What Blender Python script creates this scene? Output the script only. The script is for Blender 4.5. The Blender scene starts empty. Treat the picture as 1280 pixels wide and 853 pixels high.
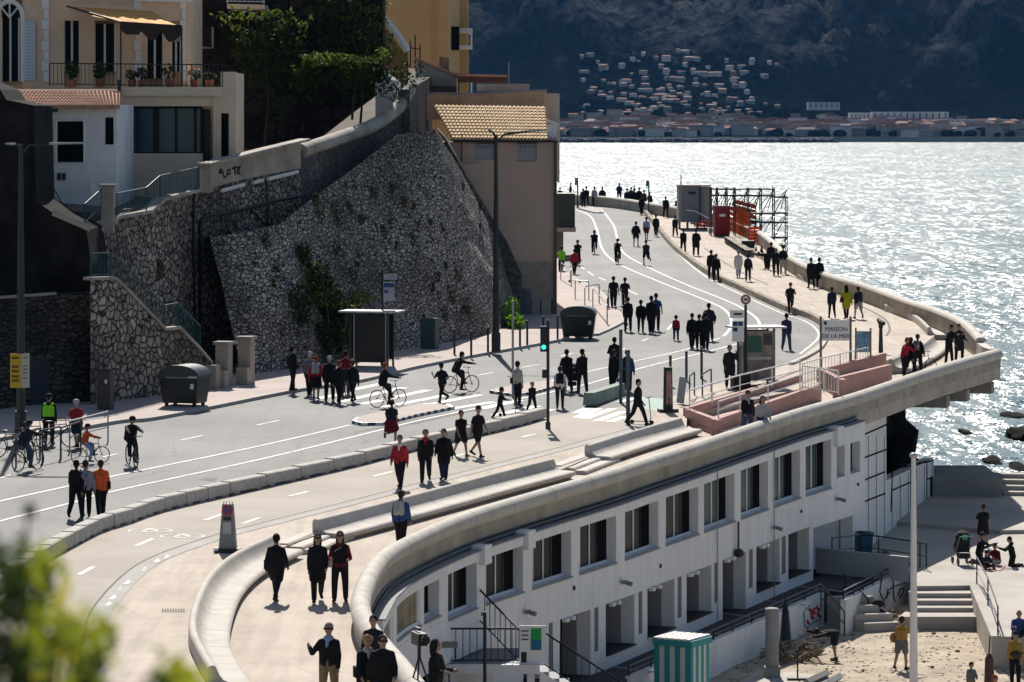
import bpy, bmesh, math, random
from mathutils import Vector, Matrix, noise
random.seed(7)
C = bpy.context.scene.collection
rad = math.radians
F = 4600.0; YH = 148.0; ZC = 20.5

# ---------- calibration: where things of the photograph stand in the place ----------
def zr(Y): return 6.74 + 0.01587 * Y                     # the rising roadway
def W(px, py, Y): return Vector(((px - 640) * Y / F, Y, ZC - (py - YH) * Y / F))
def R(px, py, h=0.0):                                     # point on the road plane (+h)
    Y = (13.76 - h) * F / (py - 75.0)
    return Vector(((px - 640) * Y / F, Y, zr(Y) + h))
def G(px, py, z):                                         # point on a level plane
    Y = F * (ZC - z) / (py - YH)
    return Vector(((px - 640) * Y / F, Y, z))

# ---------- materials ----------
MATS = {}
def mat(name, col, rough=0.8, metal=0.0, var=0.0, vscale=2.0, bump=0.0, bscale=20.0, spec=0.4, col2=None, emit=None, stretch=None):
    if name in MATS: return MATS[name]
    m = bpy.data.materials.new(name); m.use_nodes = True; MATS[name] = m
    nt = m.node_tree; N = nt.nodes; L = nt.links
    b = N['Principled BSDF']
    b.inputs['Base Color'].default_value = (*col, 1); b.inputs['Roughness'].default_value = rough
    b.inputs['Metallic'].default_value = metal; b.inputs['Specular IOR Level'].default_value = spec
    if emit:
        b.inputs['Emission Color'].default_value = (*emit[:3], 1); b.inputs['Emission Strength'].default_value = emit[3]
    if var or bump:
        tc = N.new('ShaderNodeTexCoord'); src = tc.outputs['Object']
        if stretch:
            mp = N.new('ShaderNodeMapping'); mp.inputs['Scale'].default_value = stretch
            L.new(src, mp.inputs[0]); src = mp.outputs[0]
    if var:
        n = N.new('ShaderNodeTexNoise'); n.inputs['Scale'].default_value = vscale; n.inputs['Detail'].default_value = 6; n.inputs['Roughness'].default_value = .65
        L.new(src, n.inputs['Vector'])
        r = N.new('ShaderNodeValToRGB'); r.color_ramp.elements[0].position = .3; r.color_ramp.elements[1].position = .7
        c2 = col2 or tuple(min(1, c * (1 + var)) for c in col)
        r.color_ramp.elements[0].color = (*[c * (1 - var) for c in col], 1); r.color_ramp.elements[1].color = (*c2, 1)
        L.new(n.outputs['Fac'], r.inputs[0]); L.new(r.outputs[0], b.inputs['Base Color'])
    if bump:
        n2 = N.new('ShaderNodeTexNoise'); n2.inputs['Scale'].default_value = bscale; n2.inputs['Detail'].default_value = 4
        L.new(src, n2.inputs['Vector'])
        bp = N.new('ShaderNodeBump'); bp.inputs['Strength'].default_value = min(1, bump); bp.inputs['Distance'].default_value = .03
        L.new(n2.outputs['Fac'], bp.inputs['Height']); L.new(bp.outputs[0], b.inputs['Normal'])
    return m

def leaf_mat(name, col, col2, k=.5):
    m = mat(name, col, .7, var=.4, vscale=4, col2=col2, spec=.1); nt = m.node_tree; N = nt.nodes; L = nt.links; b = N['Principled BSDF']
    if 'Translucent BSDF' in N: return m
    t = N.new('ShaderNodeBsdfTranslucent'); mx = N.new('ShaderNodeMixShader'); mx.inputs[0].default_value = k
    L.new(b.inputs['Base Color'].links[0].from_socket, t.inputs['Color']); L.new(b.outputs[0], mx.inputs[1]); L.new(t.outputs[0], mx.inputs[2]); L.new(mx.outputs[0], N['Material Output'].inputs['Surface']); return m
def nodes_of(name, col, rough):
    m = bpy.data.materials.new(name); m.use_nodes = True; MATS[name] = m
    nt = m.node_tree; b = nt.nodes['Principled BSDF']
    b.inputs['Base Color'].default_value = (*col, 1); b.inputs['Roughness'].default_value = rough
    return m, nt, nt.nodes, nt.links, b
def nd(N, typ, **kw):
    n = N.new(typ)
    for k, v in kw.items():
        if k.startswith('i_'): n.inputs[k[2:].replace('_', ' ')].default_value = v
        else: setattr(n, k, v)
    return n
def ramp(N, stops):
    r = N.new('ShaderNodeValToRGB'); e = r.color_ramp.elements
    while len(e) < len(stops): e.new(.5)
    for i, (p, c) in enumerate(stops): e[i].position = p; e[i].color = (*c, 1) if len(c) == 3 else c
    return r

def stone_mat(name, light, dark, joint, scale, zs=1.0, jw=.1, warp=.15, patch=.5):
    """rubble masonry: voronoi stones with mortar joints, stains in large patches"""
    m, nt, N, L, b = nodes_of(name, light, .9)
    tc = N.new('ShaderNodeTexCoord'); mp = nd(N, 'ShaderNodeMapping'); mp.inputs['Scale'].default_value = (1, 1, zs)
    L.new(tc.outputs['Object'], mp.inputs[0])
    wn = nd(N, 'ShaderNodeTexNoise', i_Scale=1.3, i_Detail=3.0); L.new(mp.outputs[0], wn.inputs['Vector'])
    mix = nd(N, 'ShaderNodeMix', data_type='VECTOR'); mix.inputs[0].default_value = warp
    L.new(mp.outputs[0], mix.inputs[4]); L.new(wn.outputs['Color'], mix.inputs[5])
    v = nd(N, 'ShaderNodeTexVoronoi', feature='DISTANCE_TO_EDGE', i_Scale=scale); L.new(mix.outputs[1], v.inputs['Vector'])
    v2 = nd(N, 'ShaderNodeTexVoronoi', i_Scale=scale); L.new(mix.outputs[1], v2.inputs['Vector'])
    sep = N.new('ShaderNodeSeparateColor'); L.new(v2.outputs['Color'], sep.inputs[0])
    rs = ramp(N, [(0, dark), (1, light)]); L.new(sep.outputs[0], rs.inputs[0])
    big = nd(N, 'ShaderNodeTexNoise', i_Scale=.22, i_Detail=5.0); L.new(tc.outputs['Object'], big.inputs['Vector'])
    rb = ramp(N, [(.38, (patch,) * 3), (.62, (1, 1, 1))]); L.new(big.outputs['Fac'], rb.inputs[0])
    mul = nd(N, 'ShaderNodeMix', data_type='RGBA', blend_type='MULTIPLY'); mul.inputs[0].default_value = 1
    L.new(rs.outputs[0], mul.inputs[6]); L.new(rb.outputs[0], mul.inputs[7])
    rj = ramp(N, [(jw * .35, (0, 0, 0)), (jw, (1, 1, 1))]); L.new(v.outputs['Distance'], rj.inputs[0])
    mx = nd(N, 'ShaderNodeMix', data_type='RGBA'); L.new(rj.outputs[0], mx.inputs[0])
    mx.inputs[6].default_value = (*joint, 1); L.new(mul.outputs[2], mx.inputs[7]); L.new(mx.outputs[2], b.inputs['Base Color'])
    rr = ramp(N, [(0, (0, 0, 0)), (jw * 2.2, (1, 1, 1))]); L.new(v.outputs['Distance'], rr.inputs[0])
    bp = nd(N, 'ShaderNodeBump', i_Strength=.9, i_Distance=.09); L.new(rr.outputs[0], bp.inputs['Height']); L.new(bp.outputs[0], b.inputs['Normal'])
    b.inputs['Specular IOR Level'].default_value = .2
    return m

# ---------- mesh builder ----------
class MB:
    def __init__(s): s.v = []; s.f = []; s.m = []
    def add(s, vs, fs, mi=0):
        o = len(s.v); s.v += [tuple(v) for v in vs]; s.f += [tuple(i + o for i in f) for f in fs]; s.m += [mi] * len(fs); return s
    def hexa(s, p, mi=0):                      # p: 4 bottom + 4 top corners
        return s.add(p, [(3, 2, 1, 0), (4, 5, 6, 7), (0, 1, 5, 4), (1, 2, 6, 5), (2, 3, 7, 6), (3, 0, 4, 7)], mi)
    def box(s, c, d, rz=0.0, mi=0):            # centre, full size
        x, y, z = d[0] / 2, d[1] / 2, d[2] / 2; cs, sn = math.cos(rz), math.sin(rz)
        P = [(-x, -y, -z), (x, -y, -z), (x, y, -z), (-x, y, -z), (-x, -y, z), (x, -y, z), (x, y, z), (-x, y, z)]
        return s.hexa([(c[0] + a * cs - b * sn, c[1] + a * sn + b * cs, c[2] + e) for a, b, e in P], mi)
    def prism(s, poly, z0, z1, mi=0):          # xy polygon, z0/z1 number or function of (x, y)
        g = (lambda q: (lambda x, y: q)) ; a = z0 if callable(z0) else g(z0); b = z1 if callable(z1) else g(z1)
        n = len(poly); ar = sum(poly[i][0] * poly[(i + 1) % n][1] - poly[(i + 1) % n][0] * poly[i][1] for i in range(n))
        if ar < 0: poly = poly[::-1]
        vs = [(p[0], p[1], a(p[0], p[1])) for p in poly] + [(p[0], p[1], b(p[0], p[1])) for p in poly]
        return s.add(vs, [tuple(range(n - 1, -1, -1)), tuple(range(n, 2 * n))] + [(i, (i + 1) % n, n + (i + 1) % n, n + i) for i in range(n)], mi)
    def slab(s, pts, off, mi=0):               # planar-ish polygon of 3D points pushed by off
        off = Vector(off); n = len(pts); A = [Vector(p) for p in pts]
        vs = A + [p + off for p in A]
        return s.add(vs, [tuple(range(n)), tuple(range(2 * n - 1, n - 1, -1))] + [(i, n + i, n + (i + 1) % n, (i + 1) % n) for i in range(n)], mi)
    def tube(s, path, r, n=6, mi=0, cap=True):
        path = [Vector(p) for p in path]; k = len(path); rs = r if isinstance(r, (list, tuple)) else [r] * k
        rings = []; up = None
        for i, p in enumerate(path):
            t = (path[min(i + 1, k - 1)] - path[max(i - 1, 0)])
            if t.length < 1e-9: t = Vector((0, 0, 1))
            t.normalize()
            if up is None: up = Vector((0, 0, 1)) if abs(t.z) < .9 else Vector((1, 0, 0))
            a = t.cross(up); 
            if a.length < 1e-6: a = t.cross(Vector((0, 1, 0)))
            a.normalize(); b = a.cross(t).normalized(); up = b
            rings += [p + (a * math.cos(q) + b * math.sin(q)) * rs[i] for q in [2 * math.pi * j / n for j in range(n)]]
        fs = [(i * n + j, i * n + (j + 1) % n, (i + 1) * n + (j + 1) % n, (i + 1) * n + j) for i in range(k - 1) for j in range(n)]
        if cap: fs += [tuple(range(n - 1, -1, -1)), tuple(range((k - 1) * n, k * n))]
        return s.add(rings, fs, mi)
    def cyl(s, p, r, h, n=12, mi=0, r2=None): return s.tube([p, (p[0], p[1], p[2] + h)], [r, r if r2 is None else r2], n, mi)
    def ell(s, c, r, nu=10, nv=7, mi=0):
        vs = [(c[0], c[1], c[2] - r[2])]
        for j in range(1, nv):
            a = math.pi * j / nv - math.pi / 2
            vs += [(c[0] + r[0] * math.cos(a) * math.cos(2 * math.pi * i / nu), c[1] + r[1] * math.cos(a) * math.sin(2 * math.pi * i / nu), c[2] + r[2] * math.sin(a)) for i in range(nu)]
        vs.append((c[0], c[1], c[2] + r[2])); t = len(vs) - 1
        fs = [(0, 1 + (i + 1) % nu, 1 + i) for i in range(nu)] + [(t, 1 + (nv - 2) * nu + i, 1 + (nv - 2) * nu + (i + 1) % nu) for i in range(nu)]
        for j in range(nv - 2):
            fs += [(1 + j * nu + i, 1 + j * nu + (i + 1) % nu, 1 + (j + 1) * nu + (i + 1) % nu, 1 + (j + 1) * nu + i) for i in range(nu)]
        return s.add(vs, fs, mi)
    def sweep(s, path, prof, mi=0, closed=True):    # prof: (u to the right of travel, z up); path 3D
        path = [Vector(p) for p in path]; k = len(path); n = len(prof); vs = []
        for i, p in enumerate(path):
            t = path[min(i + 1, k - 1)] - path[max(i - 1, 0)]; t.z = 0; t.normalize(); rt = Vector((t.y, -t.x, 0))
            vs += [p + rt * u + Vector((0, 0, w)) for u, w in prof]
        m = n if closed else n - 1
        fs = [(i * n + j, (i + 1) * n + j, (i + 1) * n + (j + 1) % n, i * n + (j + 1) % n) for i in range(k - 1) for j in range(m)]
        if closed: fs += [tuple(range(n)), tuple(range(k * n - 1, (k - 1) * n - 1, -1))]
        return s.add(vs, fs, mi)
    def ribbon(s, A, B, mi=0):
        n = len(A); return s.add(list(A) + list(B), [(i, i + 1, n + i + 1, n + i) for i in range(n - 1)], mi)
    def build(s, name, mats, parent=None, smooth=False, loc=None):
        me = bpy.data.meshes.new(name); vs = s.v
        if loc is not None: vs = [(a - loc[0], b - loc[1], c - loc[2]) for a, b, c in vs]
        me.from_pydata(vs, [], s.f)
        for m in (mats if isinstance(mats, (list, tuple)) else [mats]): me.materials.append(m)
        me.polygons.foreach_set('material_index', s.m)
        if smooth: me.polygons.foreach_set('use_smooth', [True] * len(s.f))
        me.update()
        bm = bmesh.new(); bm.from_mesh(me); bmesh.ops.recalc_face_normals(bm, faces=bm.faces); bm.to_mesh(me); bm.free()
        if smooth: 
            try: me.set_sharp_from_angle(angle=rad(smooth if smooth is not True else 50))
            except Exception: pass
        o = bpy.data.objects.new(name, me); C.objects.link(o)
        if loc is not None: o.location = loc
        if parent: o.parent = parent
        return o
def tag(o, label=None, cat=None, group=None, kind=None):
    if label: o['label'] = label
    if cat and label != '': o['category'] = cat
    if group: o['group'] = group
    if kind: o['kind'] = kind
    return o
def struct(o): o['kind'] = 'structure'; return o
def empty(name, loc, rz=0, label=None, cat=None, group=None):
    o = bpy.data.objects.new(name, None); C.objects.link(o); o.location = loc; o.rotation_euler = (0, 0, rz); return tag(o, label, cat, group)
def kids(o): return [c for c in o.children]
def copy_tree(o, parent=None, depth=0):
    c = o.copy(); C.objects.link(c)
    if parent: c.parent = parent
    for ch in CH.get(o.name, []): copy_tree(ch, c)
    return c
CH = {}
def reg(o):            # remember the children of a finished thing (no scene update needed)
    def walk(q):
        CH[q.name] = [x for x in C.objects if x.parent == q]
        for x in CH[q.name]: walk(x)
    walk(o); return o

def crv(pts, n=6):     # Catmull-Rom through 3D points
    P = [Vector(p) for p in pts]; out = []
    for i in range(len(P) - 1):
        a = P[max(i - 1, 0)]; b = P[i]; c = P[i + 1]; d = P[min(i + 2, len(P) - 1)]
        for k in range(n):
            t = k / n
            out.append(.5 * ((2 * b) + (c - a) * t + (2 * a - 5 * b + 4 * c - d) * t * t + (3 * b - a - 3 * c + d) * t ** 3))
    out.append(P[-1]); return out
def rc(px, h=0.0, n=6): return crv([R(x, y, h) for x, y in px], n)
def cut(path, s0, s1):  # piece of a polyline between arc lengths
    out = []; s = 0
    for a, b in zip(path, path[1:]):
        l = (b - a).length
        if s + l >= s0 and s <= s1:
            t0 = max(0, (s0 - s) / l); t1 = min(1, (s1 - s) / l)
            if not out: out.append(a.lerp(b, t0))
            out.append(a.lerp(b, t1))
        s += l
    return out
def plen(path): return sum((b - a).length for a, b in zip(path, path[1:]))
def sheet(poly, mi=0, h=0.0):
    n = len(poly); return MB().add([(p[0], p[1], p[2] + h) for p in poly], [tuple(range(n))], mi)
def shft(path, u, w=0.0):
    out = []; k = len(path)
    for i, p in enumerate(path):
        t = path[min(i + 1, k - 1)] - path[max(i - 1, 0)]; t.z = 0; t.normalize()
        out.append(p + Vector((t.y, -t.x, 0)) * u + Vector((0, 0, w)))
    return out
# simple palette
asphalt = None
M = {}
M['white'] = mat('white_render', (.80, .79, .785), .8, var=.08, vscale=1.6, col2=(.86, .85, .845), stretch=(1.6, 1.6, .35), bump=.15, bscale=6)
M['whitepaint'] = mat('white_paint', (.8, .8, .78), .6)
M['black'] = mat('black_paint', (.012, .013, .015), .45)
M['dkmetal'] = mat('dark_metal', (.03, .035, .04), .4, metal=.3)
M['greymetal'] = mat('grey_metal', (.32, .33, .34), .45, metal=.4)
M['glass'] = mat('window_glass', (.004, .006, .007), .25, spec=.06)
M['rail_teal'] = mat('teal_paint', (.012, .07, .085), .5)
# ---------- render, world, sun, camera ----------
sc = bpy.context.scene
sc.view_settings.view_transform = 'Standard'; sc.view_settings.look = 'None'; sc.view_settings.gamma = 1; sc.view_settings.exposure = EXPO = 0.55
sc.render.engine = 'CYCLES'
sc.cycles.use_denoising = True
sc.cycles.max_bounces = 5; sc.cycles.diffuse_bounces = 3; sc.cycles.glossy_bounces = 2; sc.cycles.transparent_max_bounces = 6; sc.cycles.volume_bounces = 0
SUN_EL = 42.0; SUN_AZ = -4.5          # azimuth clockwise from the viewing direction
w = bpy.data.worlds.new('World'); sc.world = w; w.use_nodes = True
nt = w.node_tree; sky = nt.nodes.new('ShaderNodeTexSky'); sky.sky_type = 'NISHITA'; sky.sun_disc = False
sky.sun_elevation = rad(SUN_EL); sky.sun_rotation = rad(SUN_AZ); sky.air_density = 1.0; sky.dust_density = 1.0
nt.links.new(sky.outputs[0], nt.nodes['Background'].inputs[0]); nt.nodes['Background'].inputs[1].default_value = 0.056
sd = Vector((math.sin(rad(SUN_AZ)) * math.cos(rad(SUN_EL)), math.cos(rad(SUN_AZ)) * math.cos(rad(SUN_EL)), math.sin(rad(SUN_EL))))
ld = bpy.data.lights.new('sun', 'SUN'); ld.energy = 4.3; ld.angle = rad(.5); ld.color = (1, .935, .84)
lo = bpy.data.objects.new('sun', ld); C.objects.link(lo); lo.rotation_euler = (-sd).to_track_quat('-Z', 'Y').to_euler()
cd = bpy.data.cameras.new('camera'); cam = bpy.data.objects.new('camera', cd); C.objects.link(cam); sc.camera = cam
cam.location = (0, 0, ZC); cam.rotation_euler = (rad(90), 0, 0)
cd.sensor_width = 36; cd.lens = 36 * F / 1280; cd.shift_y = -(426.5 - YH) / 1280; cd.clip_start = .5; cd.clip_end = 20000
cd.dof.use_dof = True; cd.dof.focus_distance = 150; cd.dof.aperture_fstop = 5.0

# ---------- sea ----------
m, nt, N, L, b = nodes_of('sea_water', (.012, .085, .105), .30)
b.inputs['IOR'].default_value = 1.33; b.inputs['Specular IOR Level'].default_value = 1.0
tc = N.new('ShaderNodeTexCoord')
def wave(scale, sx, sy, det, rot):
    mp = nd(N, 'ShaderNodeMapping'); mp.inputs['Scale'].default_value = (sx, sy, 1); mp.inputs['Rotation'].default_value = (0, 0, rot)
    L.new(tc.outputs['Object'], mp.inputs[0])
    n = nd(N, 'ShaderNodeTexNoise', i_Scale=scale, i_Detail=det, i_Roughness=.6); L.new(mp.outputs[0], n.inputs['Vector']); return n
def slope(scale, sx, sy, det, rot, amp):
    n = wave(scale, sx, sy, det, rot); v = nd(N, 'ShaderNodeVectorMath', operation='SUBTRACT'); v.inputs[1].default_value = (.5, .5, .5); L.new(n.outputs['Color'], v.inputs[0])
    k = nd(N, 'ShaderNodeVectorMath', operation='MULTIPLY'); k.inputs[1].default_value = (amp, amp, 0); L.new(v.outputs[0], k.inputs[0]); return k.outputs[0]
parts = [slope(4.2, 1, .45, 3, .12, 2.0), slope(1.1, 1, .3, 3, -.12, 1.7), slope(.75, 1, .09, 4, .06, 1.25), slope(.08, 1, .3, 2, .15, .5)]
acc = parts[0]
for q in parts[1:]:
    ad = nd(N, 'ShaderNodeVectorMath', operation='ADD'); L.new(acc, ad.inputs[0]); L.new(q, ad.inputs[1]); acc = ad.outputs[0]
ad = nd(N, 'ShaderNodeVectorMath', operation='ADD'); L.new(acc, ad.inputs[0]); ad.inputs[1].default_value = (0, 0, 1)
nm = nd(N, 'ShaderNodeVectorMath', operation='NORMALIZE'); L.new(ad.outputs[0], nm.inputs[0]); L.new(nm.outputs[0], b.inputs['Normal'])
# foam near the rocks and on breaking crests
fo = wave(.35, 1, .6, 6, .5); fr = ramp(N, [(.60, (0, 0, 0)), (.70, (1, 1, 1))]); L.new(fo.outputs['Fac'], fr.inputs[0])
sx = N.new('ShaderNodeSeparateXYZ'); L.new(tc.outputs['Object'], sx.inputs[0])
mr = nd(N, 'ShaderNodeMapRange'); mr.inputs['From Min'].default_value = 225; mr.inputs['From Max'].default_value = 190; L.new(sx.outputs['Y'], mr.inputs['Value'])
mm = nd(N, 'ShaderNodeMath', operation='MULTIPLY'); L.new(fr.outputs[0], mm.inputs[0]); L.new(mr.outputs[0], mm.inputs[1])
mx = nd(N, 'ShaderNodeMix', data_type='RGBA'); L.new(mm.outputs[0], mx.inputs[0]); mx.inputs[6].default_value = (.012, .085, .105, 1); mx.inputs[7].default_value = (.8, .85, .85, 1)
L.new(mx.outputs[2], b.inputs['Base Color'])
M['sea'] = m
o = MB().add([(-9000, -200, 0), (9000, -200, 0), (9000, 9500, 0), (-9000, 9500, 0)], [(0, 1, 2, 3)]).build('sea', m); struct(o)

# ---------- mountain across the bay ----------
def hill_h(x, y):
    shore = 3160 + 60 * noise.noise(Vector((x / 700, 3.3, 0)))
    d = y - shore
    if d < 0: return -8
    base = d * .035 + 3
    # village slope rises early on the left part of the view
    base += max(0, d - 330) * .10 * math.exp(-((x - 95) / 190) ** 2) 
    up = max(0, d - 700 + 220 * noise.noise(Vector((x / 900, 7, 1))))
    rid = noise.fractal(Vector((x / 420, y / 420, 2)), 1.0, 2.1, 6)
    rr = abs(noise.fractal(Vector((x / 260 + 9, y / 500, 5)), .9, 2.2, 6))
    k = min(1, up / 350)
    z = base + up * .42 + k * (95 * rid - 150 * rr + 60)
    z += k * 60 * abs(noise.fractal(Vector((x / 70, y / 90, 4)), .8, 2.2, 5)) * 1.0
    if up > 1300: z -= (up - 1300) * .3
    return max(z, 2 + base * .4)
nx, ny = 420, 170
xs = [-1500 + 3200 * (i / (nx - 1)) for i in range(nx)]; ys = [3080 + 2900 * (j / (ny - 1)) ** 1.15 for j in range(ny)]
HV = [(x * (1 + (y - 3000) / 4000), y, hill_h(x * (1 + (y - 3000) / 4000), y)) for y in ys for x in xs]
m, nt, N, L, b = nodes_of('mountain_rock_scrub', (.1, .1, .1), .95)
tc = N.new('ShaderNodeTexCoord'); geo = N.new('ShaderNodeNewGeometry')
sx = N.new('ShaderNodeSeparateXYZ'); L.new(tc.outputs['Object'], sx.inputs[0])
mp = nd(N, 'ShaderNodeMapping'); mp.inputs['Scale'].default_value = (1, .6, .45); L.new(tc.outputs['Object'], mp.inputs[0])
n1 = nd(N, 'ShaderNodeTexNoise', i_Scale=.016, i_Detail=10.0, i_Roughness=.72); L.new(mp.outputs[0], n1.inputs['Vector'])
mr = nd(N, 'ShaderNodeMapRange'); mr.inputs['From Min'].default_value = 40; mr.inputs['From Max'].default_value = 150; mr.inputs['To Min'].default_value = -.16; mr.inputs['To Max'].default_value = .10
L.new(sx.outputs['Z'], mr.inputs['Value'])
ad = nd(N, 'ShaderNodeMath', operation='ADD'); L.new(n1.outputs['Fac'], ad.inputs[0]); L.new(mr.outputs[0], ad.inputs[1])
r1 = ramp(N, [(.46, (0, 0, 0)), (.56, (1, 1, 1))]); L.new(ad.outputs[0], r1.inputs[0])
n2 = nd(N, 'ShaderNodeTexNoise', i_Scale=.07, i_Detail=8.0, i_Roughness=.75); L.new(tc.outputs['Object'], n2.inputs['Vector'])
rv = ramp(N, [(.38, (.001, .003, .003)), (.62, (.016, .026, .017))]); L.new(n2.outputs['Fac'], rv.inputs[0])
rk = ramp(N, [(.38, (.006, .007, .01)), (.62, (.17, .17, .175))]); L.new(n2.outputs['Fac'], rk.inputs[0])
mx = nd(N, 'ShaderNodeMix', data_type='RGBA'); L.new(r1.outputs[0], mx.inputs[0]); L.new(rv.outputs[0], mx.inputs[6]); L.new(rk.outputs[0], mx.inputs[7])
L.new(mx.outputs[2], b.inputs['Base Color']); b.inputs['Specular IOR Level'].default_value = 0
bp = nd(N, 'ShaderNodeBump', i_Strength=1.0, i_Distance=40.0); L.new(n2.outputs['Fac'], bp.inputs['Height']); L.new(bp.outputs[0], b.inputs['Normal'])
o = MB().add(HV, [(j * nx + i, j * nx + i + 1, (j + 1) * nx + i + 1, (j + 1) * nx + i) for j in range(ny - 1) for i in range(nx - 1)]).build('mountain', m, smooth=80); struct(o)

# rock breakwater in front of the town
mrk = mat('breakwater_rock', (.12, .115, .11), .95, var=.5, vscale=.15)
mb = MB(); rnd = random.Random(3)
for i in range(900):
    px = rnd.uniform(690, 1045); Y = 3085 + rnd.uniform(-6, 22); x = (px - 640) * Y / F
    r = rnd.uniform(1.2, 2.6); mb.ell((x, Y, rnd.uniform(0, 2.2)), (r * 1.3, r, r), 5, 4)
o = mb.build('breakwater_rocks', mrk); tag(o, kind='stuff')
mb = MB(); mb.box((380, 3150, 2), (900, 6, 5)); o = mb.build('shore_strip', mat('shore_wall', (.3, .29, .27), .9, var=.3, vscale=.05)); struct(o)

# haze: one box of even air round the whole place
HAZE = 0.00002
m = bpy.data.materials.new('haze_air'); m.use_nodes = True; nt = m.node_tree; nt.nodes.clear()
out = nt.nodes.new('ShaderNodeOutputMaterial'); pv = nt.nodes.new('ShaderNodeVolumePrincipled')
pv.inputs['Color'].default_value = (.16, .46, 1, 1); pv.inputs['Density'].default_value = HAZE; pv.inputs['Anisotropy'].default_value = 0.0
nt.links.new(pv.outputs[0], out.inputs['Volume'])
o = MB().box((0, 3000, 600 - 10), (8800, 6600, 1200)).build('haze', m); tag(o, kind='stuff')
# ---------- curves of the corniche, in metres, found from the photograph ----------
PAR_PX = [(520, 858, 0), (470, 803, 0), (450, 768, 0), (453, 742, 0), (471, 706, 0), (500, 687, 0), (540, 668, 0), (580, 652, 0), (620, 639, 0), (700, 615, 0), (760, 598, 0), (800, 584, 0), (850, 568.5, 0), (900, 551.5, 0), (950, 535, 0), (1000, 518, 0), (1050, 505, 0), (1100, 488.5, 0), (1150, 471, 0), (1200, 456, 0), (1247, 443, 0)]
par = [R(x, y, .27) - Vector((0, 0, .52)) for x, y, _ in PAR_PX]      # foot of the parapet, on the lower promenade
par = [Vector((-1.0, 66, zr(66) - .25)), Vector((-1.25, 72, zr(72) - .25))] + par
par = crv(par, 6)
for _ in range(12): par = [par[0]] + [par[i] * .5 + (par[i - 1] + par[i + 1]) * .25 for i in range(1, len(par) - 1)] + [par[-1]]
par = [Vector((p.x, p.y, zr(p.y) - .25)) for p in par]
sea_px = [(640, 238), (702, 243), (767, 248), (820, 256), (870, 264), (910, 273), (952, 292), (985, 320), (1030, 342), (1080, 357), (1135, 377), (1172, 389), (1205, 404), (1226, 418)]
sea_top = [R(x, y, .9) for x, y in sea_px]
tip = par[-1]
seap = crv(sea_top[::-1] , 6)
seap = [Vector((p.x, p.y, zr(p.y) - .0)) for p in seap]
seap[0].z -= .25
# ---------- deck body: lower promenade level ----------
PAVE = mat('promenade_paving', (.46, .425, .385), .85, var=.10, vscale=.5, col2=(.52, .485, .445), bump=.2, bscale=30)
def pave_mat():
    m, nt, N, L, b = nodes_of('promenade_slabs', (.46, .42, .38), .82)
    tc = N.new('ShaderNodeTexCoord')
    n = nd(N, 'ShaderNodeTexNoise', i_Scale=.35, i_Detail=7.0, i_Roughness=.65); L.new(tc.outputs['Object'], n.inputs['Vector'])
    r = ramp(N, [(.3, (.40, .335, .275)), (.7, (.56, .48, .40))]); L.new(n.outputs['Fac'], r.inputs[0])
    mp = nd(N, 'ShaderNodeMapping'); mp.inputs['Scale'].default_value = (4, .35, 1); mp.inputs['Rotation'].default_value = (0, 0, .35); L.new(tc.outputs['Object'], mp.inputs[0])
    n2 = nd(N, 'ShaderNodeTexNoise', i_Scale=.8, i_Detail=4.0); L.new(mp.outputs[0], n2.inputs['Vector'])
    r2 = ramp(N, [(.35, (.86, .86, .86)), (.65, (1.04, 1.04, 1.04))]); L.new(n2.outputs['Fac'], r2.inputs[0])
    mu = nd(N, 'ShaderNodeMix', data_type='RGBA', blend_type='MULTIPLY'); mu.inputs[0].default_value = 1; L.new(r.outputs[0], mu.inputs[6]); L.new(r2.outputs[0], mu.inputs[7])
    br = nd(N, 'ShaderNodeTexBrick', i_Scale=1.0); br.inputs['Brick Width'].default_value = 3.0; br.inputs['Row Height'].default_value = 3.0; br.inputs['Mortar Size'].default_value = .012
    br.inputs['Color1'].default_value = (1, 1, 1, 1); br.inputs['Color2'].default_value = (.96, .96, .96, 1); br.inputs['Mortar'].default_value = (.7, .68, .66, 1)
    mq = nd(N, 'ShaderNodeMapping'); mq.inputs['Rotation'].default_value = (0, 0, -.4); L.new(tc.outputs['Object'], mq.inputs[0]); L.new(mq.outputs[0], br.inputs['Vector'])
    m3 = nd(N, 'ShaderNodeMix', data_type='RGBA', blend_type='MULTIPLY'); m3.inputs[0].default_value = 1; L.new(mu.outputs[2], m3.inputs[6]); L.new(br.outputs['Color'], m3.inputs[7])
    L.new(m3.outputs[2], b.inputs['Base Color']); b.inputs['Specular IOR Level'].default_value = .3
    return m
PAVE = pave_mat()
CONC = mat('pale_concrete', (.58, .56, .52), .8, var=.12, vscale=1.2, col2=(.66, .64, .60), bump=.25, bscale=8)
M['conc'] = CONC
# stained concrete with seams every couple of metres is handled by small gaps in the geometry
WEST = -75.0
far_y = seap[-1].y
deck_poly = [(p.x, p.y) for p in shft(par, .12)] + [(p.x, p.y) for p in seap] + [(-25, far_y + 6), (WEST, far_y + 6), (WEST, 45), (-1.0, 45)]
zlow = lambda x, y: zr(y) - .25
o = MB().prism(deck_poly, lambda x, y: zr(y) - .85, zlow).build('lower_promenade', PAVE); struct(o)
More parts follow.
